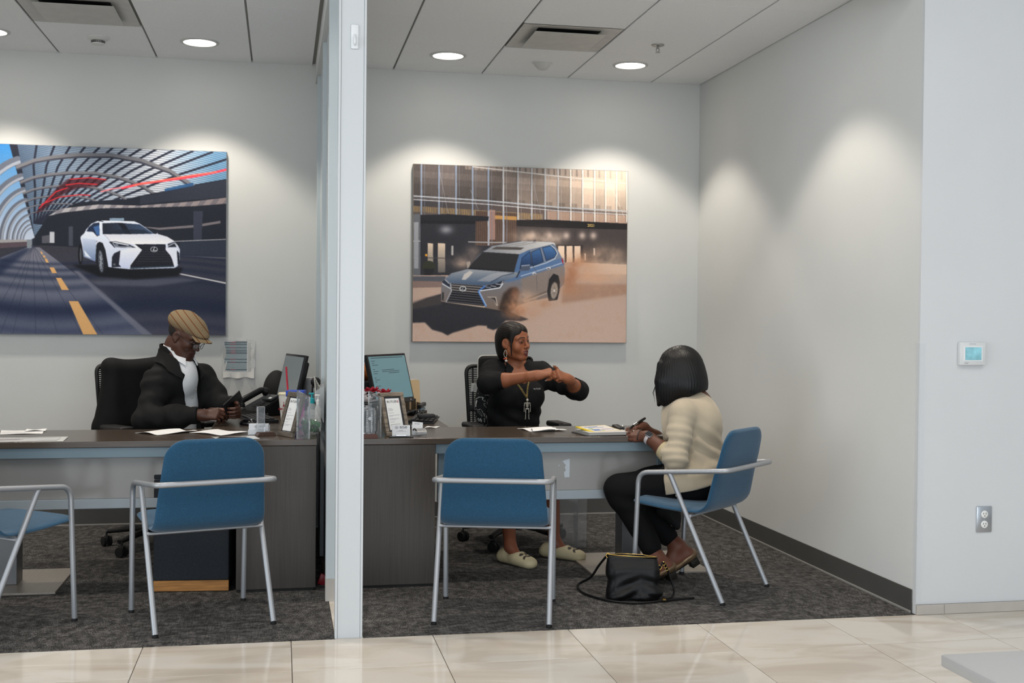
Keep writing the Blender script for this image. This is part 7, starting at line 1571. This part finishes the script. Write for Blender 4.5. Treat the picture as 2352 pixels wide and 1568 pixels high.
P.poly([(150, 296), (200, 205), (305, 118), (432, 102), (444, 378), (375, 398), (300, 308)], (30, 42, 66)); P.poly([(300, 200), (430, 160), (436, 370), (370, 380)], (62, 98, 150), .9); P.poly([(140, 310), (290, 318), (375, 398), (330, 400), (200, 360)], (206, 212, 226)); P.line([(300, 300), (385, 396)], 16, (22, 26, 40)); P.line([(440, 90), (448, 380)], 20, (214, 218, 230)); P.line([(400, 66), (510, 80)], 16, (26, 30, 42))
P.poly([(345, 950), (362, 600), (385, 545), (432, 520), (500, 545), (560, 700), (622, 1062), (560, 1100), (505, 1205), (450, 1205), (400, 1090)], (24, 26, 34)); P.ell((462, 940), 46, 215, (52, 56, 66), 1, -.08)
for k in range(9): a = k * 2 * PI / 9 + .3; P.line([(462, 940), (462 + 40 * math.cos(a), 940 + 195 * math.sin(a))], 13, (150, 156, 166))
P.ell((462, 940), 46, 215, (96, 102, 114), 1, -.08, 0, .10)
P.poly([(700, 850), (745, 770), (880, 708), (866, 860), (848, 1010), (900, 1060), (690, 1072)], (30, 32, 44)); P.ell((752, 1010), 26, 26, (90, 96, 104)); P.poly([(2108, 700), (2160, 760), (2168, 980), (2130, 1010)], (26, 30, 40))
P.poly([(1190, 572), (1865, 574), (1862, 690), (1960, 800), (2040, 970), (2052, 1060), (1085, 1105), (1085, 1030), (1345, 690)], (24, 26, 36)); P.line([(1100, 1072), (1150, 1085), (2045, 1050)], 26, (52, 66, 78))
gr = P.inside([(1345, 600), (1860, 600), (2000, 950), (1200, 1000), (1345, 690)]); P.put(gr * (np.sin(P.X * .085 + P.Y * .06) * np.sin(P.X * .085 - P.Y * .06) > .55), (72, 74, 86), .7)
P.poly([(1085, 1030), (1345, 690), (1200, 575), (1150, 640), (880, 720), (860, 1010), (950, 1075), (1060, 1105)], P.grad(640, (214, 218, 228), 1080, (186, 194, 220))); P.line([(1345, 692), (1090, 1030), (1085, 1100)], 10, (232, 236, 244)); P.poly([(1862, 640), (2110, 660), (2118, 1000), (2060, 1080), (1990, 840), (1862, 692)], (206, 210, 224))
P.poly([(632, 518), (770, 508), (1060, 572), (1215, 645), (752, 645)], (34, 38, 52)); P.poly([(695, 522), (760, 520), (1070, 586), (1060, 604), (760, 545)], (222, 226, 234)); P.line([(720, 545), (770, 630), (1120, 632)], 13, (196, 202, 214)); P.ell((800, 590), 40, 26, (110, 120, 136)); P.poly([(1912, 566), (2062, 520), (2122, 632), (1918, 640)], (36, 40, 54)); P.line([(1925, 610), (2060, 545), (2110, 625)], 13, (220, 224, 232))
P.ell((1612, 684), 74, 54, (20, 22, 30)); P.ell((1612, 684), 72, 52, (190, 194, 204), 1, 0, 0, .10); P.line([(1624, 640), (1590, 706), (1672, 706)], 14, (214, 216, 222)); P.line([(1665, 365), (1685, 335)], 14, (210, 214, 226)); P.line([(360, 520), (385, 500)], 10, (50, 54, 70))
pic = thing('wall_picture', 'wall picture of a white car under a curved lattice roof, behind the man', 'picture', (-1.889, YB, 1.2475))
MB().box(0, 1.530, -.038, -.001, 0, 1.2165, .002).obj('canvas', mat('canvas_edge_grey', '#8b8d90', .6), pic); pr_ = P.build(pic, 1.524, 1.2105, M_print); pr_.location = (.003, -.0392, .003)
